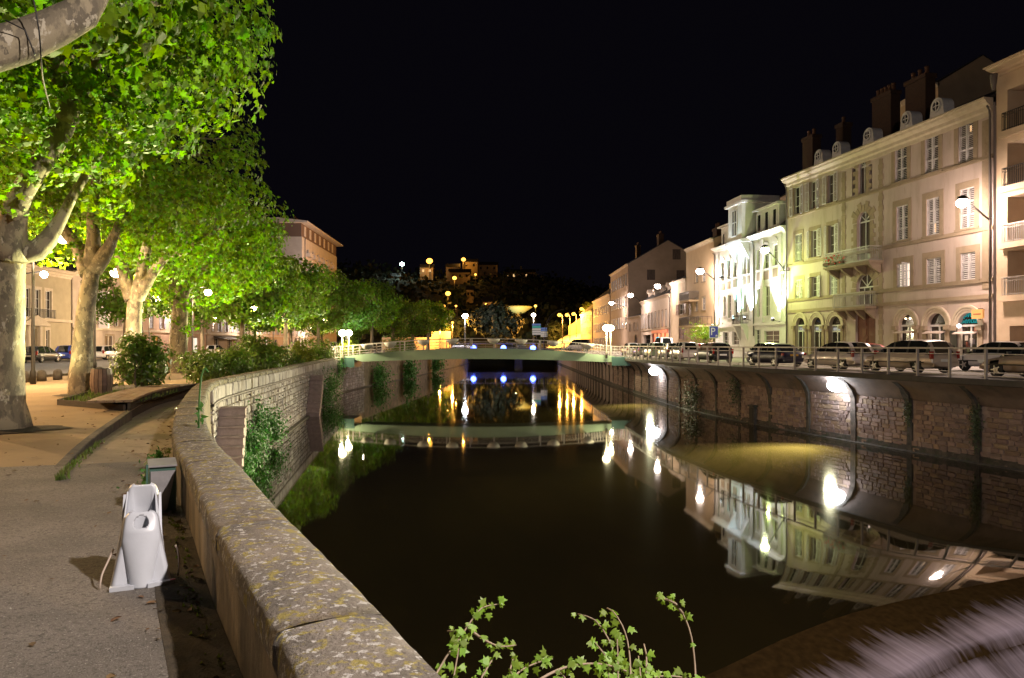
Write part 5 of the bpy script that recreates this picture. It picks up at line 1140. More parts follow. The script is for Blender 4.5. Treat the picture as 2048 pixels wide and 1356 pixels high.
sapling('low tangle of leafy twigs along the bottom of the frame', [[(1040, 1640, 2.3), (1010, 1420, 2.5), (1030, 1352, 2.6), (1075, 1325, 2.7), (1105, 1318, 2.75)], [(1010, 1420, 2.5), (1060, 1372, 2.55), (1130, 1335, 2.65), (1200, 1328, 2.75), (1260, 1345, 2.8), (1320, 1372, 2.85)],
        [(1010, 1420, 2.5), (960, 1375, 2.6), (975, 1335, 2.65), (985, 1318, 2.7)], [(1040, 1500, 2.4), (1100, 1390, 2.55), (1130, 1355, 2.6), (1120, 1345, 2.6)], [(1060, 1400, 2.5), (1020, 1340, 2.62), (1026, 1318, 2.66)], [(1130, 1400, 2.5), (1230, 1370, 2.7), (1330, 1352, 2.8), (1400, 1362, 2.85)]], .032, [55, 55, 55, 75, 65, 45], 2.65)
sapling('upright sapling with two bare tipped stems over the dark water', [[(1230, 1640, 2.4), (1225, 1400, 2.7), (1228, 1312, 2.85), (1215, 1275, 2.9), (1190, 1240, 2.95), (1156, 1228, 3)], [(1262, 1640, 2.4), (1262, 1400, 2.7), (1258, 1300, 2.85), (1244, 1250, 2.9), (1225, 1222, 2.95), (1214, 1216, 3)],
        [(1235, 1600, 2.5), (1236, 1350, 2.75), (1234, 1270, 2.85)], [(1225, 1400, 2.7), (1210, 1310, 2.82), (1190, 1285, 2.85)], [(1284, 1600, 2.5), (1282, 1380, 2.75), (1277, 1312, 2.85)], [(1290, 1420, 2.7), (1293, 1310, 2.85), (1288, 1288, 2.9)]], .034, [26, 20, 55, 55, 36, 18], 2.9)
sapling('single tall arching twig with leaves only at its drooping tip', [[(1370, 1640, 2.4), (1388, 1420, 2.7), (1391, 1350, 2.8), (1383, 1275, 2.88), (1366, 1228, 2.93), (1345, 1204, 2.96), (1312, 1196, 3)], [(1366, 1228, 2.93), (1352, 1208, 2.95), (1318, 1192, 3)]], .030, [5, 130], 2.9)
for nm_ in ('thin green weed stalk leaning over the coping at the corner of the river wall',):
    p0 = Vector(P(398, 860, 9.6)); p0.z = .45; r_ = thing('weed_stalk', nm_, 'plant', p0); b = MB(); b.tube(catmull([(0, 0, 0), (.0, 0, .35), (.03, 0, .75), (.08, 0, .86), (.12, 0, .80)], .05), .012, 6); b.obj('stem', m_leafw, r_)
    C = np.array([(random.gauss(0, .03), random.gauss(0, .03), random.random() * .38) for k in range(26)]); cloud('foliage', C, rng.normal(size=(26, 3)) + [0, -1, .4], rng.uniform(.05, .12, 26), OVAL_LEAF, m_leafw, r_)
# ------------------------------------------------------------------ railing on the right quay
m_rail = M('painted_steel', (.36, .33, .32), (.30, .27, .26), 4, .45, metal=.2)
rl = thing('quay_railing', 'pale steel railing with posts and thin rails along the right quay', 'railing', (0, 0, 0))
tE = RW.ty(68); tS = RW.ty(17)
pm = MB(); pm.box(-.045, .045, -.03, .03, -.02, 1.03); pm.box(-.08, .08, -.06, .06, -.02, .015); pm = pm.mesh('post', m_rail)
t = tS
while t < tE: q = RW.at(t, .72); d = RW.dir(t); inst('post', pm, rl, (q.x, q.y, RZ), (0, 0, math.atan2(d.y, d.x) + math.pi / 2)); t += 1.45
for z, w in ((1.04, .075), (.84, .035), (.22, .035), (.10, .035)):
    b = MB(); pts = []
    for k in range(int((tE - tS) / .7) + 1): q = RW.at(tS + k * .7, .72); pts.append((q.x, q.y, RZ + z))
    for a, c in zip(pts, pts[1:]): b.bar(a, c, w, w * .8)
    b.obj('rail', m_rail, rl)

# ------------------------------------------------------------------ footbridge
m_grn = M('pale_green_steel', (.27, .37, .26), (.24, .33, .235), .6, .5, bump=.03); m_grd = M('dark_green_steel', (.05, .11, .10), rough=.5)
fb = thing('footbridge', 'pale green steel footbridge arching gently across the river', 'bridge', (0, 67, 0))
xa, xb = -14.75, 9.0
def bz(x): u = (x - xa) / (xb - xa); return .62 + .70 * math.sin(math.pi * u) ** .9 if 0 < u < 1 else .62
N_ = 28; X = [xa + (xb - xa) * k / N_ for k in range(N_ + 1)]
def botz(x): u = (x - xa) / (xb - xa); return .08 + .30 * math.sin(math.pi * u)
for y0, y1, nm in ((-1.5, -1.32, 'girder'), (1.32, 1.5, 'girder')):
    b = MB(); vs = []
    for x in X:
        zb = botz(x)
        if x - xa < 1.6: zb = bz(x) - .12 - (bz(x) - .12 - zb) * max(0, (x - xa) / 1.6)
        vs += [(x, y0, zb), (x, y1, zb), (x, y1, bz(x)), (x, y0, bz(x))]
    b.add(vs, [(i * 4 + k, i * 4 + (k + 1) % 4, (i + 1) * 4 + (k + 1) % 4, (i + 1) * 4 + k) for i in range(N_) for k in range(4)] + [(0, 1, 2, 3), (N_ * 4, N_ * 4 + 1, N_ * 4 + 2, N_ * 4 + 3)]); b.obj(nm, m_grn, fb)
b = MB(); vs = []
for x in X: vs += [(x, -1.31, bz(x) - .22), (x, 1.31, bz(x) - .22), (x, 1.31, bz(x) - .08), (x, -1.31, bz(x) - .08)]
b.add(vs, [(i * 4 + k, i * 4 + (k + 1) % 4, (i + 1) * 4 + (k + 1) % 4, (i + 1) * 4 + k) for i in range(N_) for k in range(4)]); b.obj('deck', m_conc, fb)
b = MB(); b.box(xa - .6, xa + 1., -1.6, 1.6, -.35, .5); b.box(xb - .3, xb + 1.6, -1.6, 1.6, -.2, .55); b.obj('abutment', m_grd, fb)
pm = MB(); pm.box(-.05, .05, -.035, .035, 0, .86); pm = pm.mesh('post', m_rail)
for y in (-1.42, 1.42):
    x = xa - 1.2
    while x < xb + .5: inst('post', pm, fb, (x, y, bz(x) - .02)); x += 2.05
    for z in (.86, .58, .34, .12):
        b = MB(); xs = [xa - 1.2] + X + [xb + .6]
        for a, c in zip(xs, xs[1:]): b.bar((a, y, bz(a) + z), (c, y, bz(c) + z), .07 if z > .8 else .03, .05 if z > .8 else .03)
        b.obj('rail', m_rail, fb)
    b = MB()
    for k in range(16): b.box(xb - 3.2 + k * .24, xb - 3.16 + k * .24, y - .02, y + .02, bz(min(xb - .1, xb - 3.2 + k * .24)) + .1, bz(min(xb - .1, xb - 3.2 + k * .24)) + .82)
    for k in range(7): b.box(xa - 1.7 + k * .24, xa - 1.64 + k * .24, y - .02, y + .02, .5, 1.45)
    b.obj('baluster', m_rail, fb)
m_plant = M('pale_planter', (.60, .56, .52), rough=.6)
pb = MB(); pb.lathe(0, 0, [(.16, 0), (.34, .08), (.52, .30), (.56, .42), (.50, .44), (.46, .36)], 14)
pmesh = pb.mesh('flower_planter', m_plant)
for k, x in enumerate((-12.6, -10.6, -7.7, -5.2, -1.6, .8, 3.6, 6.6)):
    tag(inst('flower_planter', pmesh, None, (x, 67 - 1.72, bz(x) + .38)), 'pale bowl planter hooked on the footbridge railing', 'planter', 'planters on the footbridge railing')

# ------------------------------------------------------------------ lamps
m_pole = M('lamp_pole', (.022, .02, .018), rough=.6); m_pole2 = M('pale_lamp_pole', (.25, .22, .18), rough=.5)
def bulb(root, loc, r, col, s, sz=1.): b = MB(); b.sphere((0, 0, 0), r, 12, 8, 0, sz); return b.obj('lamp_globe', EM(col, s), root, loc)
def globe_lamp(label, x, y, z0, h, r, col, s, pw, group, double=None, arm=0., prad=.06):
    root = thing('street_lamp', label, 'street lamp', (x, y, z0), 0, group); b = MB(); b.lathe(0, 0, [(prad * 1.9, 0), (prad * 1.9, .5), (prad * 1.2, .6), (prad, h * .6), (prad * .8, h - r)], 10)
    if arm: b.tube([(0, 0, h - r - .05), (arm * .4, 0, h + r + .15), (arm, 0, h + r + .1)], [prad * .6] * 3, 8)
    b.obj('pole', m_pole2 if 'globe lamp of' in label else m_pole, root); bulb(root, (arm, 0, h), r, col, s, .85)
    b = MB(); b.lathe(arm, 0, [(r * .5, h + r * .78), (r * .35, h + r * .9), (.03, h + r * 1.0)], 12); b.obj('lamp_cap', m_dark, root)
    if pw: lamp_light((x + arm, y - r - .1, z0 + h - r - .12), pw, col, .14)
    return root
GL = 'street lamps under the left trees'
LL = [(130, 475, 30.5, 'warm lamp shining between the first two tree crowns', 4200, .25), (232, 546, 46, 'warm lamp right of the second trunk, lower than the first', 4200, .25), (312, 598, 72, 'upper of the two close lamps left of the fourth trunk', 5000, .3),
      (320, 616, 90, 'lower of the two close lamps left of the fourth trunk', 5000, .36), (416, 585, 63, 'lamp just under the crown right of the fourth trunk', 5500, .24), (508, 615, 88, 'lamp between the two thin trunks right of the dark bush', 6500, .3),
      (565, 630, 105, 'small lamp left of the golden bush', 5500, .3), (652, 638, 127, 'lamp above the twin globe lamps by the footbridge', 5500, .36), (704, 645, 150, 'faint pair of lamps right of the twin globes', 3500, .36), (427, 636, 132, 'faint lamp in front of the grey house', 2000, .4)]
for px, py, d, lb, pw, r in LL:
    x, y, z = P(px, py, d); globe_lamp(lb, x - 1.3, y, 0, z, r * 1.3, (1, .72, .42), 34, pw, GL, arm=1.3)
x, y, z = P(88, 549, 66); root = thing('wall_lamp', 'white wall lamp on a bracket in front of the pale bank building', 'street lamp', (x, y, z)); bulb(root, (0, 0, 0), .3, (1, .95, .88), 40); b = MB(); b.tube([(0, 0, .3), (-1.5, .5, .2), (-4.4, 1, -.3)], .05, 6); b.obj('bracket', m_dark, root)
lamp_light((x, y - .4, z - .45), 1500, (1, .93, .80), .15)
for Fq, s, z, pw, lb in ((LF[1], 8, 6.6, 1500, 'lamp on a bracket of the pink house'), (LF[2], 14, 6.2, 1800, 'lamp on a bracket of the grey house'), (LF[3], 6, 6.4, 3200, 'bright lamp on a bracket of the ochre house'), (LF[4], 14, 6., 3200, 'bright lamp on a bracket of the pink arcade building')):
    x, y, z = Fq.w(s, -2.2, z); root = thing('wall_lamp', lb, 'street lamp', (x, y, z), 0, 'bracket lamps on the left facades'); bulb(root, (0, 0, 0), .26, (1, .82, .58), 30); b = MB(); b.tube([(0, 0, .3), (-1.2, 0, .25), (-2.4, .2, -.2)], .05, 6); b.obj('bracket', m_dark, root); lamp_light((x, y, z - .45), pw, (1, .80, .60), .15)
x, y, z = P(62, 575, 72); lamp_light((-48.1, 66, 7.0), 500, (1, .9, .7), .15)
# twin globe lamps at the bridge ends
for k, (px, lb) in enumerate(((685, 'left globe lamp of the pair at the left end of the footbridge'), (697.5, 'right globe lamp of the pair at the left end of the footbridge'), (1213, 'left globe lamp of the pair at the right end of the footbridge'), (1221, 'right globe lamp of the pair at the right end of the footbridge'))):
    y = 64.9 if k % 2 == 0 else 69.6; x = (px - CXP) / FPX * y; z0 = .45 if k > 1 else .1; z = EYE - ((666 if k < 2 else 656) - YHP) * y / FPX
    globe_lamp(lb, x, y, z0, z - z0, .34, (1, .86, .48), 22, 1200, 'globe lamps at the footbridge ends', prad=.055)
# bracket lamps on the right facades
RL = [(1925, 405, 42.0, 'nearest bracket lamp shining on the big stone house', 2400, B2, 21.3, (1, .76, .62)), (1530, 500, 58.5, 'yellowish bracket lamp between the white house and the big stone house', 650, B3, 15.6, (.88, 1, .45)), (1400, 542, 78.7, 'bracket lamp at the left corner of the white house', 2600, B3, .1, STREET),
      (1315, 572, 96, 'bracket lamp above the right end of the cafe house', 2300, F6, 20.6, STREET), (1261, 590, 114, 'bracket lamp above the left end of the cafe house', 2300, F6, .4, STREET), (1223, 606, 136, 'farthest bracket lamp on the gabled house', 2300, F7, 19, STREET)]
for px, py, d, lb, pw, F, s, col in RL:
    x, y, z = P(px, py, d); root = thing('bracket_lamp', lb, 'street lamp', (x, y, z), 0, 'street lamps on brackets along the right facades')
    w_ = Vector(F.w(s, 0, z - F.z0 - .9)) - Vector((x, y, z)); b = MB(); b.tube([w_, w_ * .5 + Vector((0, 0, .15)), (0, 0, .2)], [.06, .05, .04], 8); b.bar(w_ + Vector((0, 0, -1)), w_ + Vector((0, 0, .3)), .12); b.obj('bracket', m_dark, root)
    b = MB(); b.lathe(0, 0, [(.04, .42), (.22, .34), (.30, .20), (.30, .17)][::-1], 14); b.obj('lamp_shade', m_dark, root); bulb(root, (0, 0, -.02), .33 if d < 60 else .40, col, 70, .8)  # globe oversized so its size stands in for lamp bloom
    lamp_light((x, y, z - .42), pw * .8, col, .15); lamp_light((x - .1, y, z - .5), pw * 3.2, col, .15, 125, (x - 4.5, y, RZ), .7)
# lamps under the right slab, lighting the water
for px, py, lb, aim, pw in ((1672, 770, 'large cool lamp under the slab of the right quay wall', (1545, 906), 62000), (1309, 742, 'smaller cool lamp far along the right quay wall', (1225, 822), 62000)):
    t = RW.tpx(px, .5); q = RW.at(t, .5); z = EYE - (py - YHP) * q.y / FPX; root = thing('quay_lamp', lb, 'lamp', (q.x, q.y, z), 0, 'lamps on the right quay wall')
    d = RW.dir(t); nv = Vector((-d.y, d.x, 0)); b = MB(); b.obox((0, 0, .16), (.5, .5, .1), math.atan2(d.y, d.x)); b.bar((0, 0, .2), -nv * .5 + Vector((0, 0, .2)), .08); b.obj('housing', m_dark, root); bulb(root, (0, 0, 0), .40 if px > 1500 else .42, (.92, .97, 1), 60, .75)  # globe enlarged to carry the glare around the lamp
    am = Vector(PG(*aim, WZ)); lamp_light((q.x + nv.x * .35, q.y + nv.y * .35, z - .3), pw * 1.3, (1, .96, .55), .2, 44, am, 1.); lamp_light((q.x + nv.x * .35, q.y + nv.y * .35, z - .32), pw * .8, (1, .96, .6), .2, 76, am, 1.); lamp_light((q.x + nv.x * .1, q.y - .1, z - .32), 90, (.9, .95, 1), .1)
# ground floodlights for the trees
for k, (x, y, tgt, pw, col) in enumerate(((-15.9, 31.6, (-16.8, 33.4, 3.0), 700, (1, .9, .6)), (-14.6, 21.6, (-13, 25, 7), 600, (1, .92, .45)), (-15.2, 35.4, (-15.5, 33.5, 8), 5500, (1, .97, .45)), (-17.2, 47, (-17.5, 43.5, 8), 5000, (1, 1, .5)), (-18.5, 60, (-20, 57, 8), 4200, (1, 1, .6)), (-18.5, 74, (-20, 70, 8), 3000, (.85, 1, .8)), (-18.5, 90, (-20.5, 95, 8), 3000, (.8, 1, .85)), (-17.6, 118, (-20, 112, 8), 3000, (.9, 1, .7)), (-7.6, 17.2, (-8.0, 13.4, 8), 6500, (1, 1, .45)))):
    root = thing('ground_spotlight', ['spotlight behind the nearest round bush aimed at the third trunk', 'spotlight at the foot of the second plane tree', 'spotlight in the near bush group aimed at the third crown', 'spotlight under the fourth plane tree', 'spotlight under the fifth plane tree', 'spotlight under the sixth plane tree', 'spotlight under the eighth plane tree', 'spotlight under the ninth plane tree', 'spotlight under the nearest plane tree'][k], 'spotlight', (x, y, 0), 0, 'ground spotlights lighting the trees')
    b = MB(); b.lathe(0, 0, [(.13, .01), (.13, .14), (.11, .15)], 12); b.obj('housing', m_dark, root); b = MB(); b.lathe(0, 0, [(.1, .152), (.1, .156)], 12); b.obj('lens', EM(col, 8), root)
    lamp_light((x, y, .3), pw, col, .1, 110, tgt, .6)
# general street light filtering along the promenade from lamps left of the frame
for x, y, pw in ((-19.5, 15, 4200), (-21, 24, 5500), (-34, 40, 6500)):
    globe_lamp('boulevard lamp outside the left frame edge, level with the nearest trunk' if y < 20 else 'boulevard lamp outside the left frame edge, level with the second trunk' if y < 30 else 'boulevard lamp hidden behind the nearest trunk', x, y, 0, 6, .25, (1, .62, .28), 26, pw, GL)

# ------------------------------------------------------------------ street furniture
m_bol = M('bollard_stone', (.10, .085, .075), (.07, .06, .05), 5, .85, bump=.3)
bm_ = MB(); bm_.lathe(0, 0, [(.19, 0), (.19, .32), (.175, .40), (.12, .47), (.03, .50)], 14); bme = bm_.mesh('bollard', m_bol)
for k in range(16):
    y = 27 + k * 1.25; tag(inst('bollard', bme, None, (-20.6 - .04 * (y - 27), y, 0)), 'low dark dome topped stone bollard between promenade and road', 'bollard', 'stone bollards along the road')
lb = thing('litter_bin', 'slatted brown litter bin beside the second plane tree', 'bin', (-12.75, 23.3, 0)); m_bin = M('bin_slat', (.20, .13, .095), (.14, .09, .07), 6, .6, rnd=.2)
for k in range(16):
    a = 2 * math.pi * k / 16; b = MB(); pr = [(.24, .05), (.30, .35), (.30, .6), (.27, .86)]
    vs = [((r + e) * math.cos(a + s), (r + e) * math.sin(a + s), z) for r, z in pr for e in (0, .02) for s in (-.17, .17)]
    b.add(vs, [f for i in range(3) for f in ((i * 4 + 2, i * 4 + 3, i * 4 + 7, i * 4 + 6), (i * 4, i * 4 + 4, i * 4 + 5, i * 4 + 1), (i * 4, i * 4 + 2, i * 4 + 6, i * 4 + 4), (i * 4 + 1, i * 4 + 5, i * 4 + 7, i * 4 + 3))]); b.obj('slat', m_bin, lb)
b = MB(); b.lathe(0, 0, [(.2, 0), (.23, .04), (.26, .5), (.24, .84)], 16); b.lathe(0, 0, [(.285, .84), (.29, .88), (.24, .88), (.2, .84)], 16); b.obj('liner', m_dark, lb)
# metal box by the parapet
q = LW.at(LW.ty(7.5), .545); d = LW.dir(LW.ty(7.6)); bx = thing('metal_cabinet', 'grey and green metal box standing against the inner side of the parapet', 'box', (q.x - .03, q.y, 0), math.atan2(d.y, d.x) - math.pi / 2)
m_galv = M('galvanised_sheet', (.40, .38, .39), (.30, .285, .29), 5, .45, metal=.25, bump=.1); m_gcab = M('green_sheet', (.075, .16, .125), (.055, .12, .095), 4, .5)
b = MB(); b.box(-.12, .11, -.13, .13, 0, .44); b.obj('body', m_gcab, bx); b = MB(); b.extr([(-.11, -.145, .02), (.03, -.145, .02), (.105, -.145, .40), (-.11, -.145, .40)], (0, .012, 0)); b.obj('front_panel', m_galv, bx)
b = MB(); b.extr([(-.13, -.155, .44), (.12, -.155, .44), (.12, .15, .47), (-.13, .15, .47)], (0, 0, .015)); b.obj('lid', m_galv, bx); b = MB(); b.box(-.15, -.13, -.155, -.13, 0, .47); b.obj('hinge_rod', m_gcab, bx)
# white moulded plastic piece (two nested shells with flared feet)
m_pl = M('white_plastic', (.60, .62, .68), (.55, .57, .62), 3, .35, bump=.04, c3=(.50, .48, .5), s3=5, t3=(.62, .8)); m_pe = M('worn_plastic_edge', (.5, .40, .33), rough=.6)
wt = thing('plastic_shell', 'white moulded plastic shell with flared feet and a round hole left on the pavement', 'plastic piece', (-2.44, 4.93, .016), math.radians(24)); wt.scale = (.94, .94, .93)
def shell(wf, hbf, h, y, name, lean, cut=True, pr=.06, n0=0):
    """front plate with a belly: wf = half width by height, hbf = half width of the bulging belly"""
    b = MB(); nu, nv = 44, 48; vs = []
    for j in range(nv + 1):
        v = j / nv; z = h * v; w = float(np.interp(v, *wf)); hb = float(np.interp(v, *hbf))
        if v > .9: w *= .52 + .48 * math.sqrt(max(0., 1 - ((v - .9) / .101) ** 2))
        for i in range(nu + 1):
            u = -1 + 2 * i / nu; x = u * w; c = max(0., 1 - (x / hb) ** 2); rim = max(0., (abs(u) - .93) / .07)
            vs.append((x, y + lean * v - pr * c ** .55 * min(1, (1 - v) * 4) * (1 - .35 * v) + .03 * rim, z))
    hole = lambda i, j: cut and ((-1 + 2 * (i + .5) / nu) * .1 / .047) ** 2 + ((h * (j + .5) / nv - h * .868) / .043) ** 2 < 1
    fs = [(j * (nu + 1) + i, j * (nu + 1) + i + 1, (j + 1) * (nu + 1) + i + 1, (j + 1) * (nu + 1) + i) for j in range(nv) for i in range(nu) if not hole(i, j)]
    b.add(vs, fs, 0, True); o = b.obj(name, m_pl, wt); m = o.modifiers.new('thick', 'SOLIDIFY'); m.thickness = .012; m.offset = 1; return o
shell(((0, .60, .88, 1), (.185, .122, .102, .09)), ((0, .62, 1), (.062, .116, .10)), .50, 0, 'front_shell', .10)
shell(((0, .6, 1), (.15, .112, .088)), ((0, 1), (.05, .07)), .665, .27, 'rear_shell', .03, False, -.035)
b = MB(); b.obox((-.115, -.045, .014), (.15, .05, .028), .0); b.obj('foot', m_pl, wt); b = MB(); b.obox((.125, -.035, .014), (.17, .045, .028), .2); b.obj('foot', m_pl, wt)
b = MB()
for s in (-1, 1): b.add([(s * .176, .03, .02), (s * .15, .29, .02), (s * .092, .30, .62), (s * .104, .125, .45)], [(0, 1, 2, 3)]); b.bar((s * .125, .12, .26), (s * .115, .29, .6), .018)
o = b.obj('side_wall', m_pl, wt); m = o.modifiers.new('thick', 'SOLIDIFY'); m.thickness = .01
b = MB(); b.tube(catmull([(-.255, .02, .012), (-.245, .06, .09), (-.215, .12, .16), (-.18, .16, .24)], .03), .007, 6); b.obj('strap', m_pe, wt); b = MB(); b.tube(catmull([(.235, .10, .012), (.245, .12, .10), (.235, .15, .20), (.22, .16, .225)], .03), .008, 6); b.obj('strap', m_pe, wt)
b = MB(); b.obox((.205, -.035, .031), (.035, .02, .004), .22); b.obj('red_mark', M('red_smear', (.55, .12, .15), rough=.5), wt)
b = MB(); b.lathe(0, 0, [(.008, 0), (.008, .004)], 8); o = b.obj('bolt', m_pipe, wt, (.0, .035, .375)); o.rotation_euler = (math.pi / 2, 0, 0)
# black cable on the limb, parking sign
b = MB(); b.tube(catmull([P(55, -60, 7.7), P(78, 60, 7.72), P(85, 150, 8.2), P(100, 215, 10)], .2), .008, 5); b.tube(catmull([P(10, 40, 7.6), P(50, 60, 7.72), P(70, 110, 7.75)], .2), .008, 5); tag(b.obj('cable', m_dark), 'thin black cable tied over the mottled plane limb', 'cable')
x, y, z = P(1427, 664, 74); sg = thing('parking_sign', 'square blue parking sign with a white P above the parked cars', 'sign', (x, y, RZ), math.radians(12)); b = MB(); b.lathe(0, 0, [(.04, 0), (.04, z - RZ)], 8); b.obj('pole', m_pole, sg)
m_blue = M('sign_blue', (.05, .06, .35), rough=.4, emit=(.1, .1, .6), estr=.1); m_sw = M('sign_face_white', (.75, .75, .75), rough=.4)
b = MB(); b.box(-.5, .5, -.07, -.05, z - RZ - .6, z - RZ + .6); b.obj('border', m_sw, sg); b = MB(); b.box(-.44, .44, -.08, -.071, z - RZ - .54, z - RZ + .54); b.obj('panel', m_blue, sg); text('letter', 'P', m_sw, sg, (-.1, -.085, z - RZ - .3), 1.05, ext=.004)
b = MB(); b.lathe(0, 0, [(.09, 0), (.09, .004)], 10); b.box(-.11, .11, -.1, .0, 0, .004); o = b.obj('symbol', m_sw, sg, (.27, -.082, z - RZ - .35)); o.rotation_euler = (math.pi / 2, 0, 0)
s_ = B2.s_(1966); zz = B2.fz(1966, 628)[1]; hs = thing('hanging_sign', 'small orange lit sign hanging beside the third right arch', 'sign', B2.w(s_, -.12, zz), B2.rz); b = MB(); b.box(-.40, .40, -.28, -.16, -.27, .27); b.obj('panel', M('orange_sign', (.5, .26, .08), rough=.5, emit=(1, .45, .15), estr=.22), hs)
b = MB(); b.box(-.28, .28, -.29, -.281, -.05, .03); b.obj('lettering', M('sign_brown', (.3, .1, .04)), hs); b = MB(); b.bar((0, .12, .3), (0, -.2, .3), .04); b.bar((0, .12, -.3), (0, -.2, -.3), .04); b.obj('bracket', m_dark, hs)
pt = thing('street_palm', 'bushy green plant in a tub in front of the narrow ochre house', 'plant', (20.0, 77.6, RZ)); b = MB(); b.lathe(0, 0, [(.4, 0), (.5, .7), (.45, .7)], 12); b.obj('tub', m_pot, pt); b = MB()
for k in range(5): b.tube([(0, 0, .6), (random.uniform(-.3, .3), random.uniform(-.3, .3), 1.6), (random.uniform(-.8, .8), random.uniform(-.5, .5), 2.4)], [.05, .04, .02], 6)
b.obj('stem', m_bark2, pt); C = rng.normal(size=(1100, 3)) * [.75, .5, .45] + [0, 0, 2.4]; cloud('foliage', C, rng.normal(size=(1100, 3)), rng.uniform(.12, .26, 1100), OVAL_LEAF, m_leaf, pt)
# ------------------------------------------------------------------ cars
m_tyre = M('tyre', (.015, .015, .015), rough=.8); m_rim = M('alloy_rim', (.45, .44, .43), rough=.3, metal=.8); m_cgl = M('car_glass', (.012, .014, .014), rough=.04, spec=.9)
m_tail = M('tail_light', (.26, .012, .010), rough=.25, coat=.5); m_head = M('head_light', (.6, .6, .6), rough=.15, coat=.5); m_plw = M('plate_white', (.65, .65, .6), rough=.4); m_ply = M('plate_amber', (.55, .33, .04), rough=.4); m_trim = M('black_trim', (.02, .02, .02), rough=.6)
def paint(name, c, metal=.35): return M(name, c, None, rough=.32, metal=metal, coat=.7)
CARP = dict(  # x from rear (0) to front (L): belt profile, cabin profile
    hatch=dict(L=4.0, W=1.70, belt=[(0, .62), (.05, .84), (.5, .92), (1.5, .93), (2.75, .92), (3.2, .84), (3.75, .72), (3.95, .58), (4.0, .42)], cab=[(.06, .90), (.42, 1.40), (.75, 1.46), (1.7, 1.48), (2.25, 1.38), (3.05, .90)], wx=(.72, 3.2)),
    wagon=dict(L=4.3, W=1.74, belt=[(0, .60), (.04, .86), (.5, .95), (1.5, .96), (3.0, .94), (3.45, .86), (4.05, .74), (4.25, .58), (4.3, .42)], cab=[(.05, .92), (.34, 1.46), (.7, 1.53), (1.9, 1.55), (2.5, 1.44), (3.35, .92)], wx=(.8, 3.45)),
    sedan=dict(L=4.4, W=1.72, belt=[(0, .60), (.04, .86), (.45, .92), (1.1, .94), (3.0, .90), (3.5, .82), (4.1, .70), (4.35, .56), (4.4, .42)], cab=[(.55, .92), (1.15, 1.34), (1.6, 1.41), (2.2, 1.40), (2.6, 1.32), (3.4, .88)], wx=(.85, 3.55)),
    van=dict(L=4.9, W=1.95, belt=[(0, .7), (.03, 1.1), (.4, 1.2), (3.4, 1.2), (4.0, 1.05), (4.6, .86), (4.86, .7), (4.9, .5)], cab=[(.03, 1.16), (.12, 2.1), (.5, 2.25), (3.0, 2.25), (3.5, 2.05), (4.2, 1.12)], wx=(.95, 3.95)))
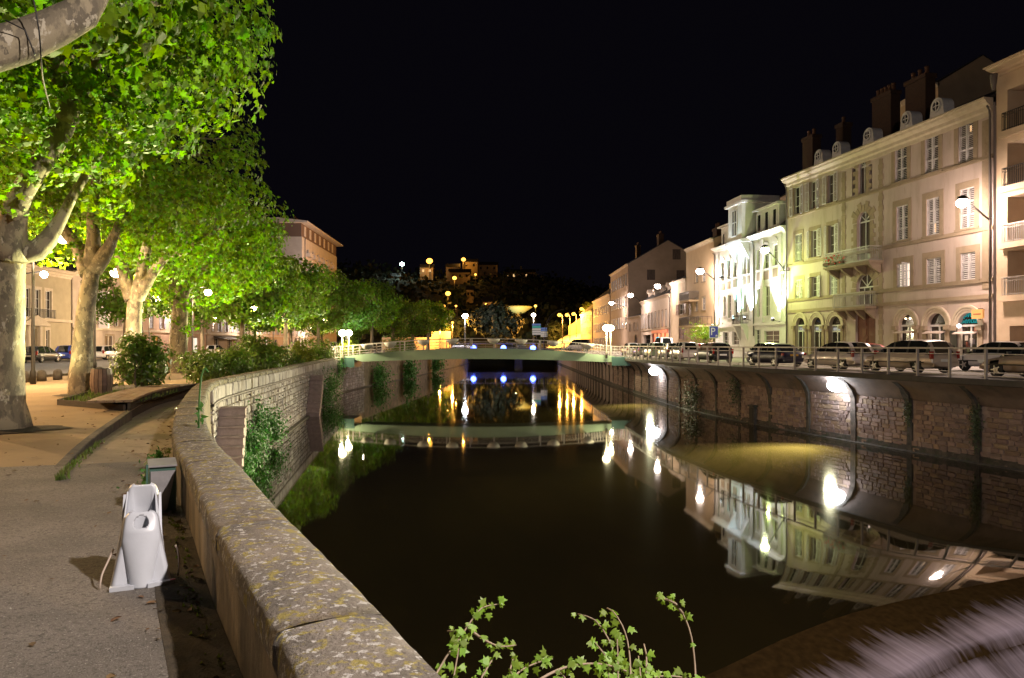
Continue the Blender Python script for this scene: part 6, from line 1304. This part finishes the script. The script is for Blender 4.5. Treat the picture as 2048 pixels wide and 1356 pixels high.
def car_proto(kind):
    c = CARP[kind]; L, Wd = c['L'], c['W']; bx, bz_ = zip(*c['belt']); cx_, cz_ = zip(*c['cab']); wheel_r = .31 if kind != 'van' else .34
    xs = sorted(set(list(np.linspace(0, L, 23)) + list(bx))); b = MB(); vs = []
    for x in xs:
        zt = float(np.interp(x, bx, bz_)); e = min(x, L - x); w = Wd / 2 * (1 - .16 * max(0, 1 - e / .55) ** 2); zb = .22 + .10 * max(0, 1 - e / .4)
        for y, z in ((0, zb), (.82 * w, zb), (w * .97, zb + .12), (w, zb + (zt - zb) * .5), (w * .975, zb + (zt - zb) * .82), (w * .90, zt), (w * .5, zt + .02), (0, zt + .03)): vs.append((x, -y, z))
    k = 8; n = len(xs); half = [(i * k + j, (i + 1) * k + j, (i + 1) * k + j + 1, i * k + j + 1) for i in range(n - 1) for j in range(k - 1)]
    arch = [f for f in half if not any((sum(vs[q][0] for q in f) / 4 - wx) ** 2 + (sum(vs[q][2] for q in f) / 4 - wheel_r) ** 2 < (wheel_r + .02) ** 2 and abs(vs[f[0]][1]) > .55 for wx in c['wx'])]
    b.add(vs, arch + [tuple(range(k)), ], 0, True); b.add([(x, -y, z) for x, y, z in vs], [f[::-1] for f in arch] + [tuple(range(k))[::-1]], 0, True)
    b.add(vs[-k:] + [(x, -y, z) for x, y, z in vs[-k:]], [tuple(range(k)), tuple(range(k, 2 * k))], 0)
    # roof skin and pillars
    xr = list(np.linspace(cx_[0], cx_[-1], 21)); ws = Wd / 2
    def rw_(x): z = float(np.interp(x, cx_, cz_)); f = (z - cz_[0]) / (max(cz_) - cz_[0]); return ws * (.90 - .20 * f), z
    vs = []
    for x in xr:
        w, z = rw_(x)
        for j in range(7): y = -w + 2 * w * j / 6; vs.append((x, y, z + .05 * (1 - (y / w) ** 2)))
    roof_f = []; glass_f = []
    for i in range(20):
        zm = (rw_(xr[i])[1] + rw_(xr[i + 1])[1]) / 2; flat = zm > max(cz_) - .10
        for j in range(6):
            f = (i * 7 + j, (i + 1) * 7 + j, (i + 1) * 7 + j + 1, i * 7 + j + 1); (roof_f if flat or j in (0, 5) else glass_f).append(f)
    b.add(vs, roof_f, 0, True)
    root = bpy.data.objects.new(kind, None); body = b.mesh('body', m_trim)
    g = MB(); g.add(vs, glass_f, 0, True)
    for s in (-1, 1):
        sv = []; 
        for x in xr: w, z = rw_(x); zbelt = float(np.interp(x, bx, bz_)); sv += [(x, s * ws * .895, zbelt - .01), (x, s * (w + (ws * .9 - w) * .02), z - .0)]
        g.add(sv, [(2 * i, 2 * i + 2, 2 * i + 3, 2 * i + 1) for i in range(20)], 0, True)
    p = MB()
    for s in (-1, 1):
        for u0, u1 in ((.0, .05), (.36, .39), (.62, .65)):
            xa_, xb_ = cx_[0] + (cx_[-1] - cx_[0]) * u0 + .12, cx_[0] + (cx_[-1] - cx_[0]) * u1 + .14
            wz_ = rw_((xa_ + xb_) / 2); zbelt = float(np.interp(xa_, bx, bz_)); p.add([(xa_, s * (ws * .895 + .008), zbelt), (xb_, s * (ws * .895 + .008), zbelt), (xb_, s * (wz_[0] + .008), wz_[1]), (xa_, s * (wz_[0] + .008), wz_[1])], [(0, 1, 2, 3)])
        p.bar((cx_[-1] - .55, s * (ws + .06), float(np.interp(2.7, bx, bz_)) + .1), (cx_[-1] - .45, s * (ws + .02), float(np.interp(2.7, bx, bz_)) + .1), .14, .12)
        p.box(.35, L - .4, min(s * (ws * 1.0), s * (ws + .012)), max(s * ws, s * (ws + .012)), .50, .55)
    wl = MB(); wl.lathe(0, 0, [(wheel_r - .12, -.1), (wheel_r - .02, -.1), (wheel_r, -.06), (wheel_r, .06), (wheel_r - .02, .1), (wheel_r - .12, .1)], 20)
    rm = MB(); rm.lathe(0, 0, [(.06, -.105), (wheel_r - .10, -.09), (wheel_r - .10, .09), (.06, .105)], 14)
    for k_ in range(5): a = 2 * math.pi * k_ / 5; rm.obox((math.cos(a) * .1, math.sin(a) * .1, 0), (.2, .05, .235), a)
    tl = MB(); s_h = .34 if kind in ('hatch', 'wagon', 'van') else .15
    zt0 = .70 if kind != 'van' else .9
    tl.obox((.05, 0, zt0 + s_h / 2), (.12, .13, s_h))
    hl = MB(); hl.obox((L - .14, 0, .66), (.30, .34, .15))
    pt_ = MB(); pt_.obox((-.012, 0, .62 if kind != 'sedan' else .72), (.02, .52, .12))
    bm = MB(); bm.obox((.0, 0, .42), (.14, Wd * .80, .16)); bm2 = MB(); bm2.obox((L - .02, 0, .40), (.14, Wd * .76, .16))
    return dict(body=body, glass=g.mesh('window_glass', m_cgl), pillar=p.mesh('trim', m_trim), tyre=wl.mesh('tyre', m_tyre), rim=rm.mesh('rim', m_rim), tail=tl.mesh('tail_light', m_tail), head=hl.mesh('head_light', m_head), plate=pt_.mesh('number_plate', m_plw), bumper=bm.mesh('bumper', m_trim), bumper2=bm2.mesh('bumper', m_trim), L=L, W=Wd, wx=c['wx'], wr=wheel_r)
CP = {k: car_proto(k) for k in CARP}
def car(kind, pm_, label, loc, rz, group, plate=None, lights=0):
    c = CP[kind]; root = thing('parked_car', label, 'car', loc, rz, group); root.scale = (.88, .88, .86) if 'right quay' in group or 'parked row' in group else (1, 1, 1)     # x forward, origin under the rear
    def part(nm, me, l=(0, 0, 0), r=(0, 0, 0), mt=None, par=None):
        o = inst(nm, me, par or root, l, r)
        if mt: o.material_slots[0].link = 'OBJECT'; o.material_slots[0].material = mt
        return o
    part('body', c['body'], mt=pm_); part('window_glass', c['glass']); part('trim', c['pillar']); part('bumper', c['bumper'], mt=pm_); part('bumper', c['bumper2'], mt=pm_)
    for x in c['wx']:
        for s in (-1, 1): w = part('wheel', c['tyre'], (x, s * (c['W'] / 2 - .12), c['wr']), (math.pi / 2, 0, 0)); part('rim', c['rim'], par=w)
    for s in (-1, 1): part('tail_light', c['tail'], (0, s * (c['W'] / 2 - .14), 0)); part('head_light', c['head'], (0, s * (c['W'] / 2 - .24), 0))
    part('number_plate', c['plate'], mt=plate); return root
pt = dict(taupe=paint('taupe_metallic', (.30, .23, .18), .2), beige=paint('champagne_metallic', (.48, .40, .33), .2), silver=paint('silver_metallic', (.60, .55, .53), .2), white=paint('white_enamel', (.66, .62, .62), 0), navy=paint('navy_enamel', (.02, .02, .045), .2), black=paint('black_enamel', (.012, .012, .013), .1), blue=paint('blue_enamel', (.04, .06, .28), .2), grey=paint('grey_metallic', (.10, .095, .09)), red=paint('red_enamel', (.28, .02, .02), .1), green=paint('pale_green_metallic', (.24, .28, .22)))
GR = 'cars parked behind the right quay railing'
def park(px, kind, col, label, off=-1.55, plate=None, flip=False, dpx=None, group=GR):
    """rear bumper placed where the street's parking line crosses that column of the photograph"""
    t = RW.tpx(px, off); q = RW.at(t, off); d = RW.dir(t + 2); rz = math.atan2(d.y, d.x)
    if flip: q = RW.at(t + CP[kind]['L'], off); rz += math.pi
    return car(kind, pt[col], label, (q.x, q.y, RZ + .006), rz, group, plate)
# (the column is where the rear of the car shows)
park(2200, 'sedan', 'taupe', 'dark taupe car cut off by the right frame edge, nose pointing away', off=-1.5)
park(1888, 'wagon', 'beige', 'champagne tall wagon with tall red tail lights, nearest whole car', off=-1.6)
park(1728, 'hatch', 'silver', 'silver hatchback with a bright white tailgate, second whole car from the right', off=-1.6)
park(1588, 'sedan', 'navy', 'dark navy saloon with an amber number plate', off=-1.6, plate=m_ply)
park(1446, 'hatch', 'black', 'black hatchback with a glint on its roof left of the navy saloon', off=-1.6)
park(1382, 'wagon', 'silver', 'silver estate left of the black hatchback', off=-1.7)
park(1352, 'hatch', 'grey', 'grey hatchback parked in front of the cafe house', off=-1.7)
park(1319, 'wagon', 'green', 'pale green estate with an amber plate in front of the cafe house', off=-1.7, plate=m_ply)
park(1291, 'hatch', 'grey', 'small grey car right of the twin globe lamps', off=-1.8)
park(1268, 'wagon', 'white', 'white car just right of the footbridge end', off=-1.8)
GR2 = 'cars on the street behind the parked row'
park(2070, 'hatch', 'white', 'white hatchback seen between the champagne wagon and the taupe car', off=-6.3, group=GR2)
park(1552, 'hatch', 'silver', 'pale car half hidden behind the navy saloon', off=-5.4, group=GR2)
park(1770, 'sedan', 'red', 'dark red car roof showing behind the silver hatchback', off=-6.5, group=GR2)
park(1412, 'hatch', 'red', 'dark red car behind the black hatchback', off=-5.6, group=GR2)
park(1334, 'van', 'white', 'white van standing on the street in front of the stone annex', off=-6.2, group=GR2)
GL2 = 'cars along the left boulevard'
for x, y, kind, col, lbl in ((-42.6, 66, 'hatch', 'black', 'black car in front of the pedimented doorway'), (-43.2, 72, 'wagon', 'blue', 'blue car beside the black one in front of the bank building'), (-43.8, 79, 'hatch', 'white', 'white hatchback seen left of the second trunk'), (-44, 88, 'sedan', 'grey', 'grey car seen right of the second trunk'),
                             (-44.5, 98, 'hatch', 'silver', 'silver car behind the nearest round bush'), (-45, 112, 'wagon', 'white', 'white estate seen between the bushes'), (-45.5, 128, 'hatch', 'black', 'dark car seen past the tall dark bush'), (-45.8, 150, 'wagon', 'silver', 'silver estate on the boulevard in front of the ochre house'), (-40.5, 170, 'van', 'white', 'white van far along the boulevard')):
    car(kind, pt[col], lbl, (x, y, .012), math.pi / 2 + .04, GL2)

# ------------------------------------------------------------------ road bridge far behind the footbridge
rb = thing('road_bridge', 'low dark road bridge crossing the river behind the footbridge', 'bridge', (0, 175, 0)); m_rb = M('dark_bridge_concrete', (.10, .09, .10), (.07, .065, .07), 2, .85)
b = MB(); b.box(-16, 16, 171, 184, -.6, .55); b.obj('deck', m_rb, rb).location = (0, -175, 0)
b = MB(); b.box(-16, 16, 170.6, 170.95, -.55, .9); b.obj('parapet', m_rb, rb).location = (0, -175, 0)
for x in (-13.0, 1.5):
    b = MB(); b.box(x - .9, x + .9, 171.5, 183, -3.4, -.61); b.obj('pier', m_rb, rb).location = (0, -175, 0)
b = MB(); b.box(-16, 16, 170.4, 170.46, 1.9, 2.0)
for k in range(17): b.box(-16 + k * 2, -15.94 + k * 2, 170.4, 170.46, .9, 1.9)
b.obj('railing', m_rail, rb).location = (0, -175, 0)
for px, w in ((947, 'left'), (1007, 'middle'), (1066, 'right')):
    x = (px - CXP) / FPX * 169.6; z = EYE - (696 - YHP) * 169.6 / FPX; o = thing('blue_lamp', w + ' one of the three blue lamps on the road bridge', 'lamp', (x, 169.6, z), 0, 'blue lamps on the road bridge'); bulb(o, (0, 0, 0), .64, (.08, .14, 1), 14); b = MB(); b.bar((0, .2, 0), (0, 1.0, 0), .12); b.obj('bracket', m_dark, o)
    b = MB(); b.lathe(0, 0, [(.55, 0), (.6, .12), (.3, .2)], 12); q = b.obj('housing', m_dark, o, (0, .45, 0)); q.rotation_euler = (-math.pi / 2, 0, 0); lamp_light((x, 168.9, z), 90, (.08, .14, 1), .2)
for px, py, d, lbl, h, col, s, pw, r in ((930, 632, 172, 'bright white lamp on a tall mast above the road bridge', 6.5, (.97, .95, 1), 70, 3500, .66), (1067, 630, 176, 'warm white lamp above the direction signs', 6.5, (1, .85, .68), 45, 2200, .5)):
    x, y, z = P(px, py, d); globe_lamp(lbl, x, y, .5, z - .5, r, col, s, pw, 'tall lamps on the road bridge', prad=.14)
m_dirb = M('direction_blue', (.10, .16, .5), rough=.4, emit=(.25, .45, 1), estr=.2); m_dirg = M('direction_green', (.05, .35, .3), rough=.4, emit=(.1, .8, .7), estr=.2); m_dirw = M('direction_white', (.7, .68, .66), rough=.4, emit=(1, .95, .92), estr=.2)
for px, y0, y1, w_, lbl in ((1073, 647, 670, 17, 'taller blue and white direction sign board'), (1088, 655, 674, 13, 'lower direction sign board right of the taller one')):
    d = 164 if px < 1080 else 168; x, y, zt = P(px, y0, d); zb = P(px, y1, d)[2]; w2 = w_ / 2 * d / FPX; o = thing('direction_sign', lbl, 'sign', (x, y, .5), 0, 'direction signs by the road bridge'); b = MB(); b.lathe(0, .1, [(.12, 0), (.12, zt - .6)], 8); b.obj('pole', m_pole, o)
    h = (zt - zb) / 5
    for k, m in enumerate((m_dirb, m_dirg if px < 1080 else m_dirb, m_dirw, m_dirw, m_dirw)): b = MB(); b.box(-w2, w2, -.06, .0, zt - .5 - h * (k + 1) + .04, zt - .5 - h * k - .04); b.obj('panel', m, o)
for k, (x, kind, col) in enumerate(((-14, 'hatch', 'white'), (-9.5, 'sedan', 'silver'), (-2.5, 'hatch', 'black'), (3.5, 'sedan', 'grey'))):
    car(kind, pt[col], ['white', 'silver', 'black', 'grey'][k] + ' car crossing the road bridge', (x, 174.5 + (k % 2) * 3, .56), math.pi * (k % 2), 'cars on the road bridge')
car('van', pt['white'], 'white van right of the direction signs', (15.6, 150, RZ), math.pi * .92, 'vehicles at the right end of the road bridge'); car('van', pt['silver'], 'silver van facing away beside the white van', (15.0, 158, RZ), math.pi * .6, 'vehicles at the right end of the road bridge')
# far right street climbing in orange light
b = MB(); b.add([(8, 190, .5), (26, 190, .5), (34, 250, 9), (20, 250, 6)], [(0, 1, 2, 3)]); b.add([(18, 205, .3), (20, 250, 6), (34, 250, 9), (26, 205, .3)], [(0, 1, 2, 3)], 0); b.obj('hill_road', m_street)['kind'] = 'structure'
rwl = thing('retaining_wall', 'retaining wall glowing orange beside the climbing street', 'wall', (14, 232, 0)); b = MB(); b.add([(3.5, 0, 0), (13, 6, 0), (13, 6, 11.5), (8, 3, 10.4), (3.5, 0, 7.5)], [(0, 1, 2, 3, 4)]); b.add([(3.5, .8, 0), (13, 6.8, 0), (13, 6.8, 11.5), (8, 3.8, 10.4), (3.5, .8, 7.5)], [(4, 3, 2, 1, 0)]); b.add([(3.5, 0, 7.5), (8, 3, 10.4), (8, 3.8, 10.4), (3.5, .8, 7.5), (13, 6, 11.5), (13, 6.8, 11.5)], [(0, 1, 2, 3), (1, 4, 5, 2)]); b.obj('wall_face', m_b4, rwl)
OL = [(1119, 630, 200, 'leftmost orange lamp of the right hand climbing street', 1.), (1134, 630, 207, 'second orange lamp of the climbing street from the left', 1.), (1147, 628, 214, 'third orange lamp of the climbing street from the left', 1.), (1163, 618, 221, 'highest orange lamp of the climbing street, on a curved mast', 1.), (1184, 622, 226, 'orange lamp next to the last quay house', 1.)]
for px, py, d, lbl, k in OL:
    x, y, z = P(px, py, d); globe_lamp(lbl, x + .8, y, .5, z - .5, .55, SODIUM, 5, 30000, 'orange lamps of the climbing street', arm=-.8, prad=.1)
x, y, z = P(1095, 640, 168); o = thing('curved_mast', 'tall double curved lamp mast beside the direction signs', 'mast', (x - .6, y, .4)); b = MB()
for s in (0, .35): b.tube(catmull([(s, 0, 0), (s + .1, 0, 4.5), (s + .8, 0, 7), (s + 2.2, 0, 8.6), (s + 4.2, 0, 9.3)], .4), .09, 6)
b.obj('pole', m_pole, o)
# far left slope street
b = MB(); b.box(-21, -16, 196, 196.4, .3, 5.2); b.box(-34, -21.01, 196, 196.4, .3, 3.6); o = thing('lit_wall', 'pale wall glowing orange at the far end of the left quay', 'wall', (0, 0, 0)); b.obj('wall_face', m_b5, o)
for px, py, d, lbl in ((880, 657, 192, 'orange lamp low behind the last plane trees'), (905, 645, 196, 'orange lamp left of the tall white mast lamp')):
    x, y, z = P(px, py, d); globe_lamp(lbl, x, y, .3, z - .3, .35, SODIUM, 5, 18000, 'orange lamps at the far left bank', prad=.1)
# canopy like pale green roof and the dark round tree
gc = thing('pale_canopy', 'pale green saucer shaped canopy lit from below behind the dark round tree', 'canopy', (1.9, 252, 3.)); b = MB(); b.lathe(0, 0, [(.3, 9.0), (2.2, 9.4), (4.9, 11.2), (4.9, 11.5), (1, 11.9)], 28); b.obj('roof', M('pale_green_roof', (.42, .50, .32), rough=.6), gc); b = MB(); b.lathe(0, 0, [(.25, 0), (.25, 9.1)], 10); b.obj('column', m_dark, gc); lamp_light((1.5, 244, 8.5), 1500, (.85, 1, .6), .3)
def dark_tree(label, px, py0, py1, d, wpx, n, sz, z0, mat=None, name='dark_tree'):
    x, y, zt = P(px, py0, d); r = wpx / 2 * d / FPX; h = zt - z0; root = thing(name, label, 'tree', (x, y, z0), 0, 'dark trees beyond the road bridge'); cl = clumps((0, 0, h * .58), (r * .72, r * .72, h * .32), 26, r * .36)
    pts, nn = crown_pts(cl, n, (0, 0, h * .5), .9); cloud('crown', pts, nn, rng.uniform(.6, 1.3, n) * sz, FAR_LEAF, mat or m_darkleaf, root); b = MB(); b.tube([(0, 0, -.5), (.1, 0, h * .3), (0, .1, h * .6)], [.35, .28, .15], 8); b.obj('trunk', m_bark2, root); return root
dark_tree('big dark rounded tree between the two tall road bridge lamps', 992, 606, 690, 192, 120, 3600, 1.0, .2)
dark_tree('dark tree right of the direction signs', 1108, 640, 690, 240, 60, 1200, 1.0, .3)
dark_tree('dark tree left of the tall white mast lamp', 905, 628, 690, 205, 60, 1400, .9, .2)
m_ol = M('street_lit_leaf', (.08, .10, .015), (.05, .07, .01), 1, .6, isl=.4, trans=.3)
dark_tree('tree lit yellow by the lamp on the hillside path', 914, 562, 600, 330, 26, 700, 1.0, 13., m_ol); dark_tree('tree lit orange left of the far left lamp', 893, 640, 690, 200, 30, 800, .7, .2, m_ol); dark_tree('tree lit orange above the climbing street', 1176, 600, 650, 236, 36, 900, .9, 8, m_ol)

# ------------------------------------------------------------------ hill with its houses and lamps
m_hill = M('wooded_hill', (.018, .022, .012), (.010, .013, .008), .05, .95, bump=1., bscale=.6)
nx, ny = 90, 44; b = MB(); vs = []
def hz(x, y):
    u = min(1, max(0, (y - 235) / 270)); h = 46 * (u * u * (3 - 2 * u)) * (.62 + .38 * math.exp(-((x + 70) / 130) ** 2)) + 3 * math.sin(x * .06 + 1) * u + 2.2 * math.sin(x * .15 + y * .1) * u
    return max(-3, h + (2 if u > 0 else -1))
for j in range(ny):
    for i in range(nx):
        x = -520 + 1040 * i / (nx - 1); y = 232 + 470 * (j / (ny - 1)) ** 1.3; vs.append((x, y, hz(x, y)))
b.add(vs, [(j * nx + i, j * nx + i + 1, (j + 1) * nx + i + 1, (j + 1) * nx + i) for j in range(ny - 1) for i in range(nx - 1)], 0, True); b.obj('hill', m_hill)['kind'] = 'structure'
C = []; 
for k in range(9000):
    x = random.uniform(-170, 170); y = random.uniform(250, 500); r = random.uniform(1.2, 3.2); C.append((x + random.gauss(0, 1), y, hz(x, y) + abs(random.gauss(0, 2.6))))
o = cloud('hill_woods', C, rng.normal(size=(len(C), 3)) + [0, -.6, .6], rng.uniform(1.5, 3.4, len(C)), FAR_LEAF, m_darkleaf); o['kind'] = 'stuff'
m_hh = M('hill_house_wall', (.25, .19, .13), (.20, .15, .10), .5, .9)
for px, py0, py1, w_, d, lbl, lit in ((853, 535, 546, 26, 440, 'hill house with two lit windows below the big orange lamp', 2), (940, 524, 545, 30, 450, 'tall pale house at the top of the hill under the orange lamp', 0), (905, 534, 549, 26, 440, 'house left of the tall hilltop house', 0), (975, 530, 548, 40, 460, 'long dark house right of the tall hilltop house', 0), (920, 545, 556, 40, 425, 'terrace house with a glowing wall below the hilltop house', 0), (975, 604, 618, 18, 300, 'small orange lit house above the dark round tree', 0), (940, 580, 590, 14, 360, 'little house on the dark slope', 0), (1040, 545, 550, 60, 470, 'row of tiny lit houses on the right shoulder of the hill', 4), (790, 553, 560, 20, 430, 'faint house on the left slope of the hill', 1)):
    x, y, zt = P(px, py0, d); zb = P(px, py1, d)[2] - 4; w2 = w_ / 2 * d / FPX; o = thing('hill_house', lbl, 'house', (x, y, zb), 0, 'houses on the dark hill'); h = zt - zb; b = MB(); b.box(-w2, w2, 0, 8, 0, h); b.obj('wall', m_hh, o); b = MB(); b.extr([(-w2 - .4, -.5, h), (-w2 - .4, 4, h + 2.4), (-w2 - .4, 8.5, h)], (2 * w2 + .8, 0, 0)); b.obj('roof', m_slate, o)
    n = max(2, int(w2 / 1.6))
    for k in range(n):
        xx = -w2 + 2 * w2 * (k + .5) / n; b = MB(); b.box(xx - .55, xx + .55, -.06, -.02, h - 2.6, h - 1.1); b.obj('window', EM((1, .6, .25), 1.2) if k < lit else m_glass, o)
for px, py, d, lbl, col, pw, r, s in ((804, 528, 430, 'greenish white lamp on the left slope of the hill', (.72, 1, .85), 6000, .75, 40), (859, 522, 435, 'brightest orange lamp at the top left of the hill', SODIUM, 9000, 1.15, 34), (927, 519, 444, 'orange lamp above the tall hilltop house', SODIUM, 9000, .8, 30), (909, 556, 400, 'orange lamp on the hillside path, upper one', SODIUM, 6000, .7, 30), (896, 587, 350, 'orange lamp on the hillside path, lower one', SODIUM, 6000, .75, 30), (951, 549, 420, 'glowing orange doorway lamp on the hill', SODIUM, 1800, .4, 20), (1071, 612, 290, 'small yellow lamp above the warm white road bridge lamp', (1, .6, .08), 700, .35, 16), (888, 612, 300, 'small orange lamp halfway down behind the trees', SODIUM, 900, .35, 16), (912, 612, 300, 'tiny orange lamp left of the mast lamp', SODIUM, 500, .28, 14), (972, 608, 297, 'orange lamp beside the small house above the dark tree', SODIUM, 1500, .25, 12)):
    x, y, z = P(px, py, d); z0 = min(z - 3, hz(x, y) - 1); globe_lamp(lbl, x, y, z0, z - z0, r * 1.6, col, 5 if col[2] < .2 else s, pw * .45, 'lamps on the hill', prad=.12)
